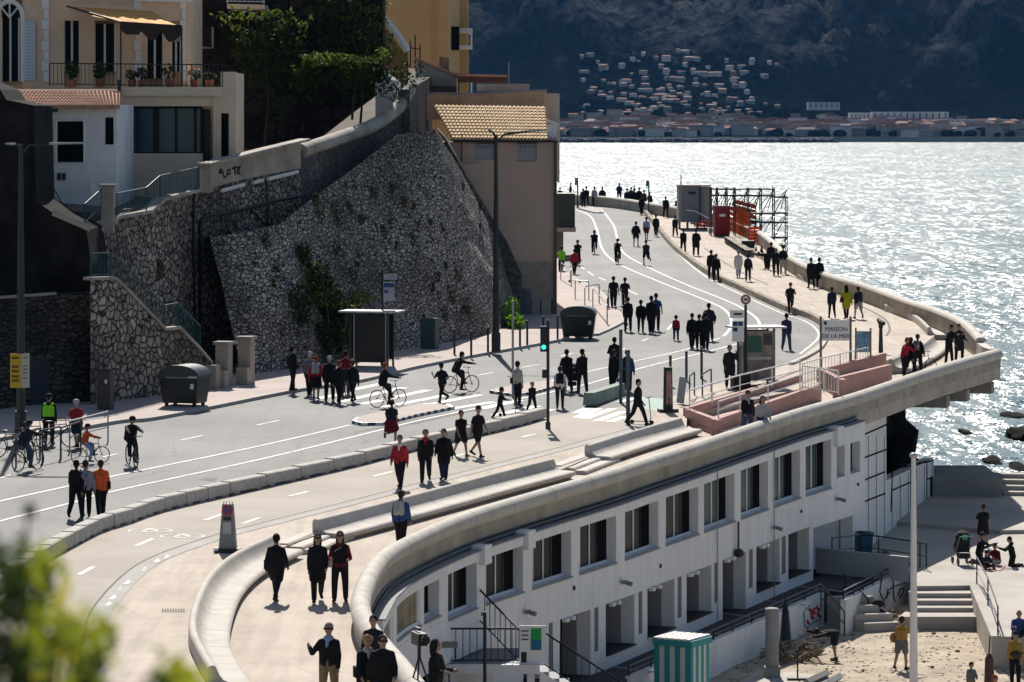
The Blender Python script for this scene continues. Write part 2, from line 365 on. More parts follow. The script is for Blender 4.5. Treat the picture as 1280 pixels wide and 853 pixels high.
# upper level: from the back of the benches, planter, to the sea parapet
bb_px = [(330, 905), (290, 862), (262, 832), (250, 812), (238, 784), (242, 754), (259, 719), (290, 692), (339, 668), (388, 650), (440, 637), (540, 611), (620, 590), (688, 573), (732, 556), (790, 538), (850, 521)]
BH = .40
bb = [p - Vector((0, 0, BH)) for p in rc(bb_px, BH)]
for p in bb: p.z = zr(p.y)
b4_px = [(850, 521), (930, 502), (1010, 484), (1085, 462), (1112, 449), (1145, 434), (1168, 420), (1164, 408), (1145, 392), (1110, 381), (1060, 368), (1000, 345)]
bb4 = rc(b4_px)
inner_sea = [p for p in seap if p.y > bb4[-1].y]
up_poly = [(p.x, p.y) for p in shft(bb, .25)] + [(p.x, p.y) for p in bb4[1:]] + [(p.x - .05, p.y) for p in inner_sea] + [(-25, far_y + 5.9), (WEST + .1, far_y + 5.9), (WEST + .1, 45.1), (-3, 45.1), (-3, 60), (-4.4, 74)]
o = MB().prism(up_poly, lambda x, y: zr(y) - .249, lambda x, y: zr(y)).build('promenade', PAVE); struct(o)

# ---------- asphalt ----------
def asphalt_mat():
    m, nt, N, L, b = nodes_of('asphalt', (.2, .2, .2), .9)
    tc = N.new('ShaderNodeTexCoord')
    n = nd(N, 'ShaderNodeTexNoise', i_Scale=.12, i_Detail=8.0, i_Roughness=.6); L.new(tc.outputs['Object'], n.inputs['Vector'])
    r = ramp(N, [(.35, (.108, .11, .114)), (.65, (.168, .169, .172))]); L.new(n.outputs['Fac'], r.inputs[0])
    n3 = nd(N, 'ShaderNodeTexNoise', i_Scale=14.0, i_Detail=3.0); L.new(tc.outputs['Object'], n3.inputs['Vector'])
    r3 = ramp(N, [(.3, (.86, .86, .86)), (.7, (1.12, 1.12, 1.12))]); L.new(n3.outputs['Fac'], r3.inputs[0])
    # tyre-worn streaks along the carriageway and long repair cracks
    mp = nd(N, 'ShaderNodeMapping'); mp.inputs['Scale'].default_value = (1.1, .05, 1); mp.inputs['Rotation'].default_value = (0, 0, .38); L.new(tc.outputs['Object'], mp.inputs[0])
    n2 = nd(N, 'ShaderNodeTexNoise', i_Scale=1.0, i_Detail=5.0); L.new(mp.outputs[0], n2.inputs['Vector'])
    r2 = ramp(N, [(.35, (.84, .84, .84)), (.6, (1.05, 1.05, 1.05))]); L.new(n2.outputs['Fac'], r2.inputs[0])
    mu = nd(N, 'ShaderNodeMix', data_type='RGBA', blend_type='MULTIPLY'); mu.inputs[0].default_value = 1; L.new(r.outputs[0], mu.inputs[6]); L.new(r2.outputs[0], mu.inputs[7])
    mv = nd(N, 'ShaderNodeMix', data_type='RGBA', blend_type='MULTIPLY'); mv.inputs[0].default_value = 1; L.new(mu.outputs[2], mv.inputs[6]); L.new(r3.outputs[0], mv.inputs[7])
    wv = nd(N, 'ShaderNodeTexNoise', i_Scale=.5, i_Detail=4.0); L.new(tc.outputs['Object'], wv.inputs['Vector'])
    wm = nd(N, 'ShaderNodeMix', data_type='VECTOR'); wm.inputs[0].default_value = .55; L.new(tc.outputs['Object'], wm.inputs[4]); L.new(wv.outputs['Color'], wm.inputs[5])
    vc = nd(N, 'ShaderNodeTexVoronoi', feature='DISTANCE_TO_EDGE', i_Scale=.42); L.new(wm.outputs[1], vc.inputs['Vector'])
    rcx = ramp(N, [(.0, (.55, .55, .55)), (.012, (1, 1, 1))]); L.new(vc.outputs['Distance'], rcx.inputs[0])
    mk = nd(N, 'ShaderNodeMix', data_type='RGBA', blend_type='MULTIPLY'); mk.inputs[0].default_value = 1; L.new(mv.outputs[2], mk.inputs[6]); L.new(rcx.outputs[0], mk.inputs[7])
    L.new(mk.outputs[2], b.inputs['Base Color']); b.inputs['Specular IOR Level'].default_value = .35; b.inputs['Roughness'].default_value = .75
    return m
ASPH = asphalt_mat()
kerbL_px = [(-420, 660), (-200, 595), (0, 551), (80, 541), (150, 529), (200, 524), (360, 492), (445, 479), (515, 462), (590, 447), (652, 436), (700, 427)]
kerbL2_px = [(745, 420), (765, 411), (778, 402), (770, 390), (748, 366), (722, 352), (704, 340), (697, 322), (690, 300), (688, 280), (695, 262)]
kerbR_px = [(800, 262), (816, 282), (840, 311), (880, 342), (925, 364), (975, 387), (1010, 399), (1027, 411), (1029, 425)]
kerbR2_px = [(1005, 445), (960, 462), (900, 479), (830, 498), (770, 510), (690, 520)]
bar_px = [(690, 520), (625, 538), (520, 562), (440, 583), (320, 611), (207, 637), (156, 654), (122, 665), (92, 680), (60, 698), (20, 724), (-50, 775), (-130, 850), (-200, 950), (-230, 1050)]
kL = rc(kerbL_px); kL2 = rc(kerbL2_px); kR = rc(kerbR_px); kR2 = rc(kerbR2_px); bar = rc(bar_px)
road_poly = kL + kL2 + [R(725, 252), R(770, 253), R(795, 258)] + kR + kR2[1:] + bar[1:] + [R(-900, 1000)]
o = sheet(road_poly, 0, .004).build('road', ASPH); struct(o)
# cycle track, brownish asphalt, between the concrete blocks and the promenade
groove_px = [(103, 860), (105, 800), (118, 758), (172, 706), (250, 675), (320, 656), (440, 626), (560, 595), (690, 562), (810, 530)]
gv = rc(groove_px)
CYC = mat('cycle_track', (.36, .315, .265), .85, var=.12, vscale=.25, col2=(.43, .385, .33), bump=.1, bscale=30)
cyc_poly = [p for p in rc([(835, 497), (770, 510), (690, 520)])] + bar[1:] + [R(-200, 1000), R(120, 1000)] + gv
o = sheet(cyc_poly, 0, .007).build('cycle_path', CYC); struct(o)
GREY = mat('worn_strip', (.37, .355, .33), .85, var=.15, vscale=.6)
o = MB().ribbon(shft(gv, .02, .008), shft(gv, .55, .008)).build('path_edge_strip', GREY); struct(o)
DARK = mat('drain_groove', (.06, .055, .05), .8)
mb = MB(); mb.ribbon(shft(gv, -.03, .012), shft(gv, .03, .012))
g2 = rc([(925, 300), (965, 333), (1005, 352), (1050, 371), (1100, 395), (1112, 410), (1108, 420)]); mb.ribbon(shft(g2, -.06, .012), shft(g2, .06, .012))
g3 = rc([(880, 310), (905, 328), (935, 345), (960, 356)]); mb.ribbon(shft(g3, -.05, .012), shft(g3, .05, .012))
g4 = rc([(850, 510), (900, 495), (965, 476), (1003, 462)]); mb.ribbon(shft(g4, -.05, .012), shft(g4, .05, .012))
for k in range(9): mb.add([R(202 + 3.3 * k, 761, .012), R(204 + 3.3 * k, 761, .012), R(204.6 + 3.3 * k, 765, .012), R(202.6 + 3.3 * k, 765, .012)], [(0, 1, 2, 3)])
o = mb.build('drain_lines', DARK); struct(o)
# ---------- painted markings ----------
def worn_paint():
    m, nt, N, L, b = nodes_of('worn_white_paint', (.72, .72, .70), .7)
    tc = N.new('ShaderNodeTexCoord'); n = nd(N, 'ShaderNodeTexNoise', i_Scale=2.5, i_Detail=8.0, i_Roughness=.75); L.new(tc.outputs['Object'], n.inputs['Vector'])
    r = ramp(N, [(.38, (.34, .335, .325)), (.5, (.66, .655, .64))]); L.new(n.outputs['Fac'], r.inputs[0]); L.new(r.outputs[0], b.inputs['Base Color']); return m
PAINT = worn_paint()
mb = MB(); HP = .014
def stroke(px, wd, h=HP, n=6):
    p = rc(px, 0, n) if len(px) > 2 else [R(*px[0]), R(*px[1])]
    mb.ribbon(shft(p, -wd / 2, h), shft(p, wd / 2, h))
stroke([(-300, 700), (-120, 654), (0, 627), (82, 609), (140, 596), (320, 559), (437, 532)], .16)
stroke([(-300, 738), (-120, 684), (0, 652), (90, 629), (140, 615), (320, 576), (440, 547), (520, 527), (590, 512), (660, 497), (736, 480), (800, 461), (880, 441), (935, 427)], .16)
stroke([(700, 478), (736, 465), (830, 444), (862, 436), (900, 423)], .14)
stroke([(715, 261), (737, 270), (746, 287), (752, 310), (765, 325), (787, 337), (830, 355), (880, 375), (905, 387), (914, 400), (912, 412), (904, 421)], .16)
stroke([(755, 266), (767, 282), (772, 300), (780, 317), (805, 332), (855, 355), (905, 375), (930, 387), (947, 400), (950, 413)], .16)
stroke([(808, 262), (822, 284), (846, 315), (882, 346), (925, 368), (975, 391), (1006, 402), (1021, 413), (1022, 424), (1000, 443)], .12)
for a, c in [((321, 532), (350, 526)), ((226, 551), (254, 545)), ((128, 572), (146, 568)), ((0, 598), (18, 593)), ((430, 508), (447, 504)), ((597, 470), (617, 466)), ((652, 460), (675, 456)), ((700, 446), (716, 442)), ((-110, 625), (-85, 620)),
            ((725, 333), (731, 337)), ((735, 340), (742, 345)), ((748, 347), (757, 351)), ((780, 361), (797, 369)), ((834, 413), (840, 406)), ((802, 427), (810, 424)), ((770, 440), (782, 436))]: stroke([a, c], .14)
# zebra over the carriageway
for a, c in [((390, 500), (432, 492)), ((440, 488), (478, 480)), ((424, 503), (505, 485)), ((452, 506), (536, 488)), ((478, 510), (560, 494)), ((512, 511), (600, 494)), ((560, 512), (618, 503)), ((600, 512), (650, 501)), ((618, 520), (672, 508)), ((650, 522), (690, 512))]: stroke([a, c], .5)
for a, c in [((720, 517), (736, 510)), ((721, 523), (748, 511)), ((731, 524), (766, 511)), ((746, 527), (779, 515)), ((762, 528), (782, 521)), ((775, 503), (800, 497))]: stroke([a, c], .42)
for k in range(5): stroke([(744 - k * .5, 404 + 4 * k), (770 - 6 * k, 404 + 3.2 * k)], .4)
for k in range(6): stroke([(703 + 3 * k, 366 + 4 * k), (740 + 3 * k, 366 + 4 * k)], .25)
# dashes and cycle symbols on the cycle track
for a, c in [((256, 651), (279, 643)), ((304, 655), (324, 648)), ((361, 621), (385, 615)), ((170, 683), (191, 674)), ((99, 719), (117, 709)), ((467, 596), (490, 590)), ((652, 547), (670, 543)), ((50, 762), (62, 751)), ((560, 573), (580, 568))]: stroke([a, c], .16)
def ring(cx, cy, r, wd=.07):
    c0 = R(cx, cy)
    P = [c0 + Vector((r * math.cos(a), r * math.sin(a), 0)) for a in [2 * math.pi * k / 14 for k in range(15)]]
    for q in P: q.z = zr(q.y)
    mb.ribbon(shft(P, -wd / 2, HP), shft(P, wd / 2, HP))
for cx, cy in [(188, 664), (228, 671)]:
    ring(cx - 9, cy, .42); ring(cx + 9, cy, .42)
    stroke([(cx - 9, cy), (cx - 2, cy - 2)], .09); stroke([(cx - 2, cy - 2), (cx + 9, cy)], .09); stroke([(cx - 6, cy - 2), (cx + 5, cy - 3)], .09)
for q in [(136, 756), (141, 748), (150, 737), (159, 729), (180, 713), (196, 702), (208, 697)]:
    e = (q[0] * 7 % 5) / 4
    stroke([(q[0] - 2 - e, q[1] + 1 + e), (q[0] + 2 + 2 * e, q[1] - 1 - e)], .08 + .1 * e)
    stroke([(q[0] - 1, q[1] - 2 + e), (q[0] + 3, q[1] - 3)], .07)
o = mb.build('road_markings', PAINT); struct(o)
mb = MB(); mb.add([R(786, 506, .011), R(800, 496, .011), R(845, 500, .011), R(828, 516, .011)], [(0, 1, 2, 3)])
o = mb.build('green_path_surface', mat('pale_green_paint', (.30, .42, .36), .8, var=.1, vscale=2)); struct(o)
# road patches, manhole
mb = MB()
for P in [[(440, 541), (520, 524), (560, 516), (600, 512), (520, 530)], [(250, 600), (256, 597), (272, 598), (268, 602)]]:
    mb.add([R(x, y, .009) for x, y in P], [tuple(range(len(P)))])
o = mb.build('road_patches', mat('dark_asphalt', (.13, .128, .125), .85, var=.2, vscale=1)); struct(o)

# ---------- pavements with kerbs ----------
PVR = mat('pinkish_pavement', (.44, .37, .34), .85, var=.12, vscale=.4, bump=.2, bscale=25)
KERB = mat('granite_kerb', (.42, .40, .37), .8, var=.2, vscale=3)
wallbase_px = [(-420, 600), (-200, 556), (0, 522), (120, 505), (265, 482), (330, 467), (440, 450), (500, 440), (560, 431), (625, 415), (655, 396), (700, 392)]
wb = rc(wallbase_px)
endp = [R(712, 424), R(704, 396)]
pav_poly = shft(kL, 0) + endp + [p + Vector((0, 2.5, 0)) for p in wb[::-1]]
o = MB().prism([(p.x, p.y) for p in pav_poly], lambda x, y: zr(y) + .001, lambda x, y: zr(y) + .13).build('pavement', PVR); struct(o)
o = MB().sweep(kL, [(-.02, .001), (.14, .001), (.14, .137), (-.02, .137)]).build('kerb', KERB); struct(o)
pav2 = [p for p in kL2] + [R(640, 300), R(640, 395), R(700, 398), R(720, 424)]
o = MB().prism([(p.x, p.y) for p in pav2], lambda x, y: zr(y) + .001, lambda x, y: zr(y) + .11).build('corner_pavement', PVR); struct(o)
o = MB().sweep(kL2, [(-.02, .001), (.14, .001), (.14, .117), (-.02, .117)]).build('corner_kerb', KERB); struct(o)
SAND = stone_mat('sandstone_kerb', (.5, .44, .36), (.38, .33, .27), (.2, .17, .14), 1.6, 1.0, .05, .05, .8)
o = MB().sweep(kR, [(-.02, .005), (-.05, .3), (-.32, .32), (-.36, .005)]).build('raised_kerb', SAND); struct(o)
kr2 = rc([(1029, 425), (1022, 436), (1005, 447), (985, 456)])
o = MB().sweep(kr2, [(-.02, .005), (-.02, .12), (-.25, .12), (-.25, .005)]).build('low_kerb', KERB); struct(o)
# traffic islands
def island(px, label):
    P = [R(x, y) for x, y in px]; n = len(P)
    poly = [(p.x, p.y) for p in P]
    r = empty('traffic_island', (0, 0, 0), 0, label, 'traffic island')
    mb = MB().prism(poly, lambda x, y: zr(y) + .005, lambda x, y: zr(y) + .12)
    cx = sum(p[0] for p in poly) / n; cy = sum(p[1] for p in poly) / n
    q = [(cx + (x - cx) * .93, cy + (y - cy) * .93) for x, y in poly]
    MB().prism(q, lambda x, y: zr(y) + .1, lambda x, y: zr(y) + .13).build('paving', PVR, r)
    path = [p for p in P] + [P[0]]; s = 0; tot = plen(path)
    while s < tot - .3:
        c = cut(path, s, s + .3)
        if len(c) > 1: mb.sweep(c, [(-.03, .03), (.012, .03), (.012, .124), (-.03, .124)], 1)
        s += .62
    mb.build('kerb_ring', [M['whitepaint'], M['black']], r)
island([(440, 530), (452, 533), (480, 532), (520, 522), (568, 512), (560, 508), (530, 508), (480, 518), (445, 526)], 'long tan traffic island with black and white kerb marks beside the zebra crossing')
island([(612, 492), (640, 496), (665, 494), (700, 484), (692, 478), (650, 484), (622, 489)], 'short traffic island behind the man in the cream jacket')
island([(724, 262), (742, 267), (755, 267), (752, 262), (730, 259)], 'small flat traffic island at the far bend of the road')

# ---------- concrete blocks between road and cycle track ----------
proto = None; s = 3.5; path = bar; tot = plen(path); k = 0
cum = []
def at_len(path, s):
    acc = 0
    for a, c in zip(path, path[1:]):
        l = (c - a).length
        if acc + l >= s: return a.lerp(c, (s - acc) / l), (c - a).normalized()
        acc += l
    return path[-1], (path[-1] - path[-2]).normalized()
BLK = mat('block_concrete', (.46, .43, .39), .85, var=.22, vscale=2.2, col2=(.54, .51, .47), bump=.3, bscale=12)
def block_mesh(L_):
    mb = MB(); h = L_ / 2 - .02
    pr = [(-.21, .07), (-.19, .40), (-.15, .43), (.15, .43), (.19, .40), (.21, .07)]
    mb.add([(x, -h, z) for x, z in pr] + [(x, h, z) for x, z in pr], [(0, 1, 2, 3, 4, 5), (11, 10, 9, 8, 7, 6)] + [(i, i + 6, (i + 1) % 6 + 6, (i + 1) % 6) for i in range(6)])
    for y in (-h * .62, h * .62): mb.box((0, y, .045), (.36, .35, .09))
    return mb
bm_long = None
words_blk = ['third', 'fourth']
nb = 0; pos = 1.2
while pos < tot - 3 and nb < 40:
    p, t = at_len(path, pos); px = 640 + F * p.x / p.y
    L_ = 2.45 if px > 290 else 1.42
    c, t = at_len(path, pos + L_ / 2); px = 640 + F * c.x / c.y
    if c.y < 66: break
    key = 'long' if L_ > 2 else 'short'
    if key not in M:
        o = block_mesh(L_).build('concrete_block', BLK); M[key] = o
    else:
        o = M[key].copy(); C.objects.link(o)
    o.location = c + Vector((0, 0, .006)); o.rotation_euler = (0, 0, math.atan2(t.y, t.x) - math.pi / 2)
    tag(o, '%s pale concrete block in the row dividing road from cycle track' % ('long' if L_ > 2 else 'short'), 'concrete block', 'long concrete divider blocks' if L_ > 2 else 'short concrete divider blocks')
    pos += L_; nb += 1
for i, (a, c) in enumerate([((736, 509), (775, 494))]):
    A = R(*a); B = R(*c); t = (B - A).normalized(); ln = (B - A).length
    mb = MB(); h = ln / 2; mb.add([(x, y, z) for y in (-h, h) for x, z in [(-.25, 0), (-.2, .5), (.2, .5), (.25, 0)]], [(0, 1, 2, 3), (7, 6, 5, 4), (0, 4, 5, 1), (1, 5, 6, 2), (2, 6, 7, 3), (3, 7, 4, 0)])
    o = mb.build('concrete_block', mat('green_grey_block', (.22, .28, .24), .8, var=.2, vscale=2)); o.location = (A + B) / 2 + Vector((0, 0, .02)); o.rotation_euler = (0, 0, math.atan2(t.y, t.x) - math.pi / 2)
    tag(o, 'green-grey painted concrete block on its own beside the cycle crossing', 'concrete block')

# ---------- benches: back, seat and rounded lip, following the curve ----------
SEAT = mat('bench_concrete', (.49, .45, .395), .8, var=.13, vscale=1.1, col2=(.57, .53, .475), bump=.15, bscale=10)
def bench_prof():
    pr = [(-.04, -.245), (-.04, .30)]
    for a in range(180, -1, -30): pr.append((.06 + .10 * math.cos(rad(a)), .31 + .09 * math.sin(rad(a))))
    pr += [(.22, .18), (.30, .07), (.42, .02), (.72, .01)]
    for a in range(90, -91, -30): pr.append((.82 + .13 * math.cos(rad(a)), -.08 + .09 * math.sin(rad(a))))
    pr += [(.76, -.245)]
    return pr
BP = bench_prof()
def bench(path, label):
    o = None; tot = plen(path); n = max(2, int(round(tot / 2.4))); g = tot / n
    mb = MB()
    for k in range(n): mb.sweep(cut(path, k * g + (.008 if k else 0), (k + 1) * g - .012), BP)
    o = mb.build('curved_bench', SEAT, smooth=38); tag(o, label, 'bench', 'long curved concrete benches of the promenade'); return o
def rb(px):
    P = rc(px, BH)
    for p in P: p.z = zr(p.y)
    return P
bench(rb(bb_px[2:9]), 'pale concrete bench curving round the near end of the lower promenade')
bench(rb([(392, 649), (440, 637), (540, 611), (620, 590), (688, 573)]), 'long straight-backed concrete bench between the two sets of low steps')
bench(rb([(732, 556), (790, 538), (848, 522)]), 'short concrete bench running up to the pink ramp wall')
bench(rb([(1112, 449), (1145, 434), (1164, 420)]), 'small curved concrete bench on the near side of the viewpoint steps')
bench(rb([(1160, 409), (1145, 395), (1126, 386), (1106, 380)]), 'curved concrete bench on the far side of the viewpoint steps')
def steps(path, label):
    r = empty('bench_steps', (0, 0, 0), 0, label, 'steps', 'low steps between the benches')
    for k, (u, z) in enumerate([(-.05, .04), (.38, -.04), (.80, -.12)]):
        MB().sweep(shft(path, u), [(0, -.249), (0, z), (.36, z), (.40, z - .04), (.40, -.249)]).build('step', SEAT, r)
steps(rc([(346, 681), (370, 671), (394, 661.5)]), 'three low concrete steps between the near curved bench and the long bench')
steps(rc([(690, 583), (712, 575), (734, 567)]), 'three low concrete steps between the long bench and the short one')
# low stone logs along the sea side
for a, c, lb in [((1000, 348), (1022, 355), 'dark-ended low stone kerb seat nearest the scaffolding'), ((1040, 361), (1063, 371), 'low stone kerb seat behind the walkers under the sea parapet'), ((1075, 373), (1097, 380), 'low stone kerb seat ending in a dark gap near the curved bench'), ((935, 313), (960, 327), 'low stone kerb seat beside the orange netting')]:
    p = [R(*a), R(*c)]
    o = MB().sweep(p, [(-.2, .005), (-.2, .25), (.2, .25), (.25, .005)]).build('stone_log', SAND); tag(o, lb, 'stone kerb')

# ---------- parapets ----------
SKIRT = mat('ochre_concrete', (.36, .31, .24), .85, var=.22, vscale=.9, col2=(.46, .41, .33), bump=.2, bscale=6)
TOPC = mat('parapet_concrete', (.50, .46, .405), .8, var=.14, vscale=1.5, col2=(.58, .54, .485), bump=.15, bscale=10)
def circ(r, cz, n=14, cu=0): return [(cu + r * math.cos(2 * math.pi * k / n), cz + r * math.sin(2 * math.pi * k / n)) for k in range(n)][::-1]
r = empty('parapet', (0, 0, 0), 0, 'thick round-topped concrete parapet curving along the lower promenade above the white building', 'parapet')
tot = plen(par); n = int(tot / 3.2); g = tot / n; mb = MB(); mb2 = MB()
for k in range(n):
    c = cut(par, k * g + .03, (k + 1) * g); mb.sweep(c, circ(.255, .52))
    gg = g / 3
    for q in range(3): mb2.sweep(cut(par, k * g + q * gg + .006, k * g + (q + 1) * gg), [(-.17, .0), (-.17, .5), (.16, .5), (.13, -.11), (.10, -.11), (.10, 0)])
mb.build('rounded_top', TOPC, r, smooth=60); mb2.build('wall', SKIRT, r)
r = empty('parapet', (0, 0, 0), 0, 'pale-topped tan sea parapet sweeping round the viewpoint and along the sea', 'parapet')
conn = [par[-1] + Vector((0, 0, 0)), seap[0] + Vector((.25, .0, 0))]
sp = [Vector((p.x, p.y, p.z)) for p in seap]
spath = crv([sp[0]] + sp[6::6], 6)
tot = plen(spath); n = int(tot / 3); g = tot / n; mb = MB(); mb2 = MB()
for k in range(n):
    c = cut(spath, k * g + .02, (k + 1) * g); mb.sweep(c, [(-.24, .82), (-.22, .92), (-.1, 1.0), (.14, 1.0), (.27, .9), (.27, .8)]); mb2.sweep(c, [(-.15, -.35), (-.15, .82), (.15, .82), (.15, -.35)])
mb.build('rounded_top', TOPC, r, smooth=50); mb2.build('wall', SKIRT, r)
e0 = spath[0]; e1 = par[-1]
tipw = [e0, Vector((e0.x - .1, e0.y - 3.0, zr(e0.y) - .25)), Vector((e1.x - .2, e1.y + .1, e1.z))]
o = MB().sweep(crv(tipw, 4), [(-.2, 0), (-.2, .75), (.2, .75), (.2, 0)]).build('parapet_end', TOPC); tag(o, 'low pale wall closing the pointed end of the viewpoint terrace', 'wall')
# cantilever beams under the tip
mb = MB()
for px, py in [(1238, 0), (1212, 0), (1185, 0)]:
    i = min(range(len(par)), key=lambda q: abs(640 + F * par[q].x / par[q].y - px)); p = par[i]
    mb.box((p.x - .9, p.y + 1.2, p.z - 1.0), (2.2, .8, .5), -.3)
o = mb.build('cantilever_beams', mat('beam_concrete', (.3, .28, .25), .9, var=.2)); tag(o, 'short concrete beams carrying the overhanging tip of the viewpoint', 'beams')

# ---------- sea wall and rock under the deck ----------
ROCK = mat('dark_sea_rock', (.010, .009, .009), .95, spec=.05, var=.8, vscale=.8, bump=1.0, bscale=2.5)
swp = [p for p in seap if 640 + F * p.x / p.y < 1140]
o = MB().ribbon([Vector((p.x, p.y, -2)) for p in swp], [Vector((p.x - .2, p.y, p.z - .3)) for p in swp]).build('sea_wall', ROCK); tag(o, 'dark sea wall falling from the far parapet to the water', 'wall')
def rock(name, c, d, seed, label, n=26, grp=None):
    mb = MB(); mb.ell((0, 0, 0), (1, 1, 1), n, n // 2 + 4)
    vs = []
    for v in mb.v:
        p = Vector(v); k = 1 + .45 * noise.fractal(p * 1.3 + Vector((seed, 0, 0)), 1.0, 2.1, 5) - .12 * abs(noise.noise(p * 5 + Vector((seed, 3, 0))))
        vs.append((c[0] + p.x * k * d[0], c[1] + p.y * k * d[1], c[2] + p.z * k * d[2]))
    mb.v = vs; o = mb.build(name, ROCK, smooth=30); tag(o, label, 'rock', grp); return o
rock('sea_rock', (16.6, 180, 1.2), (3.9, 8, 6.2), 3, 'big dark rock outcrop rising from the sea beyond the white building', 40)
rock('sea_rock', (20.6, 179, .4), (1.6, 6, 2.4), 8, 'lower shoulder of dark rock sloping into the surf', 30)
for i, (px, py, sz, lb) in enumerate([(1272, 548, (.7, 2.2, .6), 'black rock standing in the surf at the picture edge'), (1206, 541, (.4, 1.5, .15), 'small flat rock awash near the big outcrop'), (1240, 577, (.6, 2, .22), 'low wet rock awash in front of the quay steps'), (1272, 585, (.45, 2, .2), 'small wet rock beside the quay steps'), (1265, 520, (.8, 2, .15), 'thin dark reef just showing above the water')]):
    p = G(px, py, 0); rock('sea_rock', (p.x, p.y, 0.05), sz, 20 + i, lb, 16)
# ================= left side: walls, terrace, houses =================
RUB = stone_mat('rubble_masonry', (.56, .48, .40), (.26, .225, .195), (.03, .027, .025), 4.2, 1.1, .12, .3, .45)
RUB2 = stone_mat('flat_rubble', (.66, .58, .51), (.31, .27, .245), (.03, .027, .025), 4.3, 1.9, .13, .3, .45)
GREYW = stone_mat('grey_old_wall', (.17, .165, .16), (.12, .118, .115), (.07, .068, .066), 3.2, 1.0, .07, .3, .55)
DKW = stone_mat('shade_dark_wall', (.04, .036, .033), (.018, .017, .016), (.008, .008, .008), 2.2, 1.0, .1, .4, .4)  # near-black stone, deep shade painted into its colour
COPE = mat('old_coping', (.36, .32, .28), .85, var=.35, vscale=.8, bump=.4, bscale=6)
def Ywall(px):                 # distance of the retaining wall behind the pavement, by column
    pts = [(-400, 128), (0, 143), (112, 152), (265, 164), (375, 172.5), (450, 180), (512, 187)]
    for (a, ya), (b, yb) in zip(pts, pts[1:]):
        if px <= b: return ya + (yb - ya) * (px - a) / (b - a)
    return 186
def wall_img(name, pts, mats, label, thick=1.0, Yf=Ywall, cat='wall', parent=None, dy=0.0):
    P = [W(x, y, Yf(x) + dy) for x, y in pts]
    o = MB().slab(P, (0, thick, 0)).build(name, mats, parent)
    if not parent: tag(o, label, cat)
    return o
def gridwall(name, top, base_y, xs, mats, label, Yf=Ywall, thick=.9, ztop=None, cat='wall'):
    """wall that follows Yf by column, from base to a top polyline in the picture"""
    def interp(pl, x):
        for (a, ya), (b, yb) in zip(pl, pl[1:]):
            if x <= b: return ya + (yb - ya) * (x - a) / max(1e-6, (b - a))
        return pl[-1][1]
    f0 = [W(x, base_y(x) if callable(base_y) else base_y, Yf(x)) for x in xs]; f1 = [W(x, interp(top, x), Yf(x)) for x in xs]
    b0 = [p + Vector((-.2, thick, 0)) for p in f0]; b1 = [p + Vector((-.2, thick, 0)) for p in f1]
    mb = MB(); mb.ribbon(f0, f1); mb.ribbon(f1, b1); mb.ribbon(b1, b0)
    mb.add([f0[0], f1[0], b1[0], b0[0]], [(0, 1, 2, 3)]); mb.add([f0[-1], f1[-1], b1[-1], b0[-1]], [(0, 1, 2, 3)])
    o = mb.build(name, mats); tag(o, label, cat); return o, f1
# main rubble wall up to the terrace parapet
topA = [(112, 300), (133, 281), (148, 273), (188, 266), (204, 251), (250, 239), (290, 228), (330, 219), (376, 211)]
oA, f1 = gridwall('stone_wall', topA, 520, list(range(112, 377, 4)), RUB, 'tall rubble stone wall below the teal stair railing and graffiti parapet')
path = [W(x, y, Ywall(x)) for x, y in topA[:6]]
o = MB().sweep(path, [(-.45, -.02), (-.45, .12), (.12, .12), (.12, -.02)]).build('coping', COPE, oA)
# smooth grey wall rising to the corner
topC = [(376, 189), (400, 181), (430, 171), (460, 160), (480, 149), (496, 136), (505, 124), (512, 112)]
oC, _ = gridwall('grey_wall', topC, lambda x: 300, [376 + 4 * k for k in range(35)], GREYW, 'smooth dark grey wall with rounded coping climbing to the top corner', thick=1.2)
MB().tube(crv([W(x, y, Ywall(x) + .3) for x, y in topC], 4), .34, 10).build('coping', COPE, oC, smooth=60)
# the wall turns the corner and runs back
p0 = W(512, 112, 186); mb = MB(); mb.hexa([Vector((p0.x - .6, 186, 8)), Vector((p0.x, 186, 8)), Vector((p0.x + .5, 215, 8)), Vector((p0.x - 1, 215, 8)), Vector((p0.x - .6, 186, p0.z)), Vector((p0.x, 186, p0.z)), Vector((p0.x + .5, 215, p0.z + 1)), Vector((p0.x - 1, 215, p0.z + 1))])
mb.build('return_wall', GREYW, oC)
# parapet with graffiti
parA = [(250, 207), (290, 197), (330, 187), (376, 176)]
xs = [250 + 6 * k for k in range(22)]
def ip(pl, x):
    for (a, ya), (b, yb) in zip(pl, pl[1:]):
        if x <= b: return ya + (yb - ya) * (x - a) / (b - a)
    return pl[-1][1]
f0 = [W(x, ip(topA, x), Ywall(x) - .12) for x in xs]; f1 = [W(x, ip(parA, x), Ywall(x) - .12) for x in xs]
mb = MB().ribbon(f0, f1); mb.ribbon(f1, [p + Vector((0, .45, 0)) for p in f1]); mb.ribbon(f0, [p + Vector((0, .45, 0)) for p in f0])
REND = mat('stained_render', (.36, .31, .26), .9, var=.3, vscale=.7, bump=.3, bscale=8)
oP = mb.build('terrace_parapet', REND); tag(oP, 'stained rendered parapet with black graffiti scrawl above the rubble wall', 'parapet')
MB().sweep(f1, [(-.1, -.02), (-.1, .1), (.5, .1), (.5, -.02)][::-1]).build('coping', COPE, oP)
mb = MB()
def scr(pts, wd=.045, off=.16): 
    mb.tube([W(x, y, Ywall(x) - off) for x, y in pts], wd, 4)
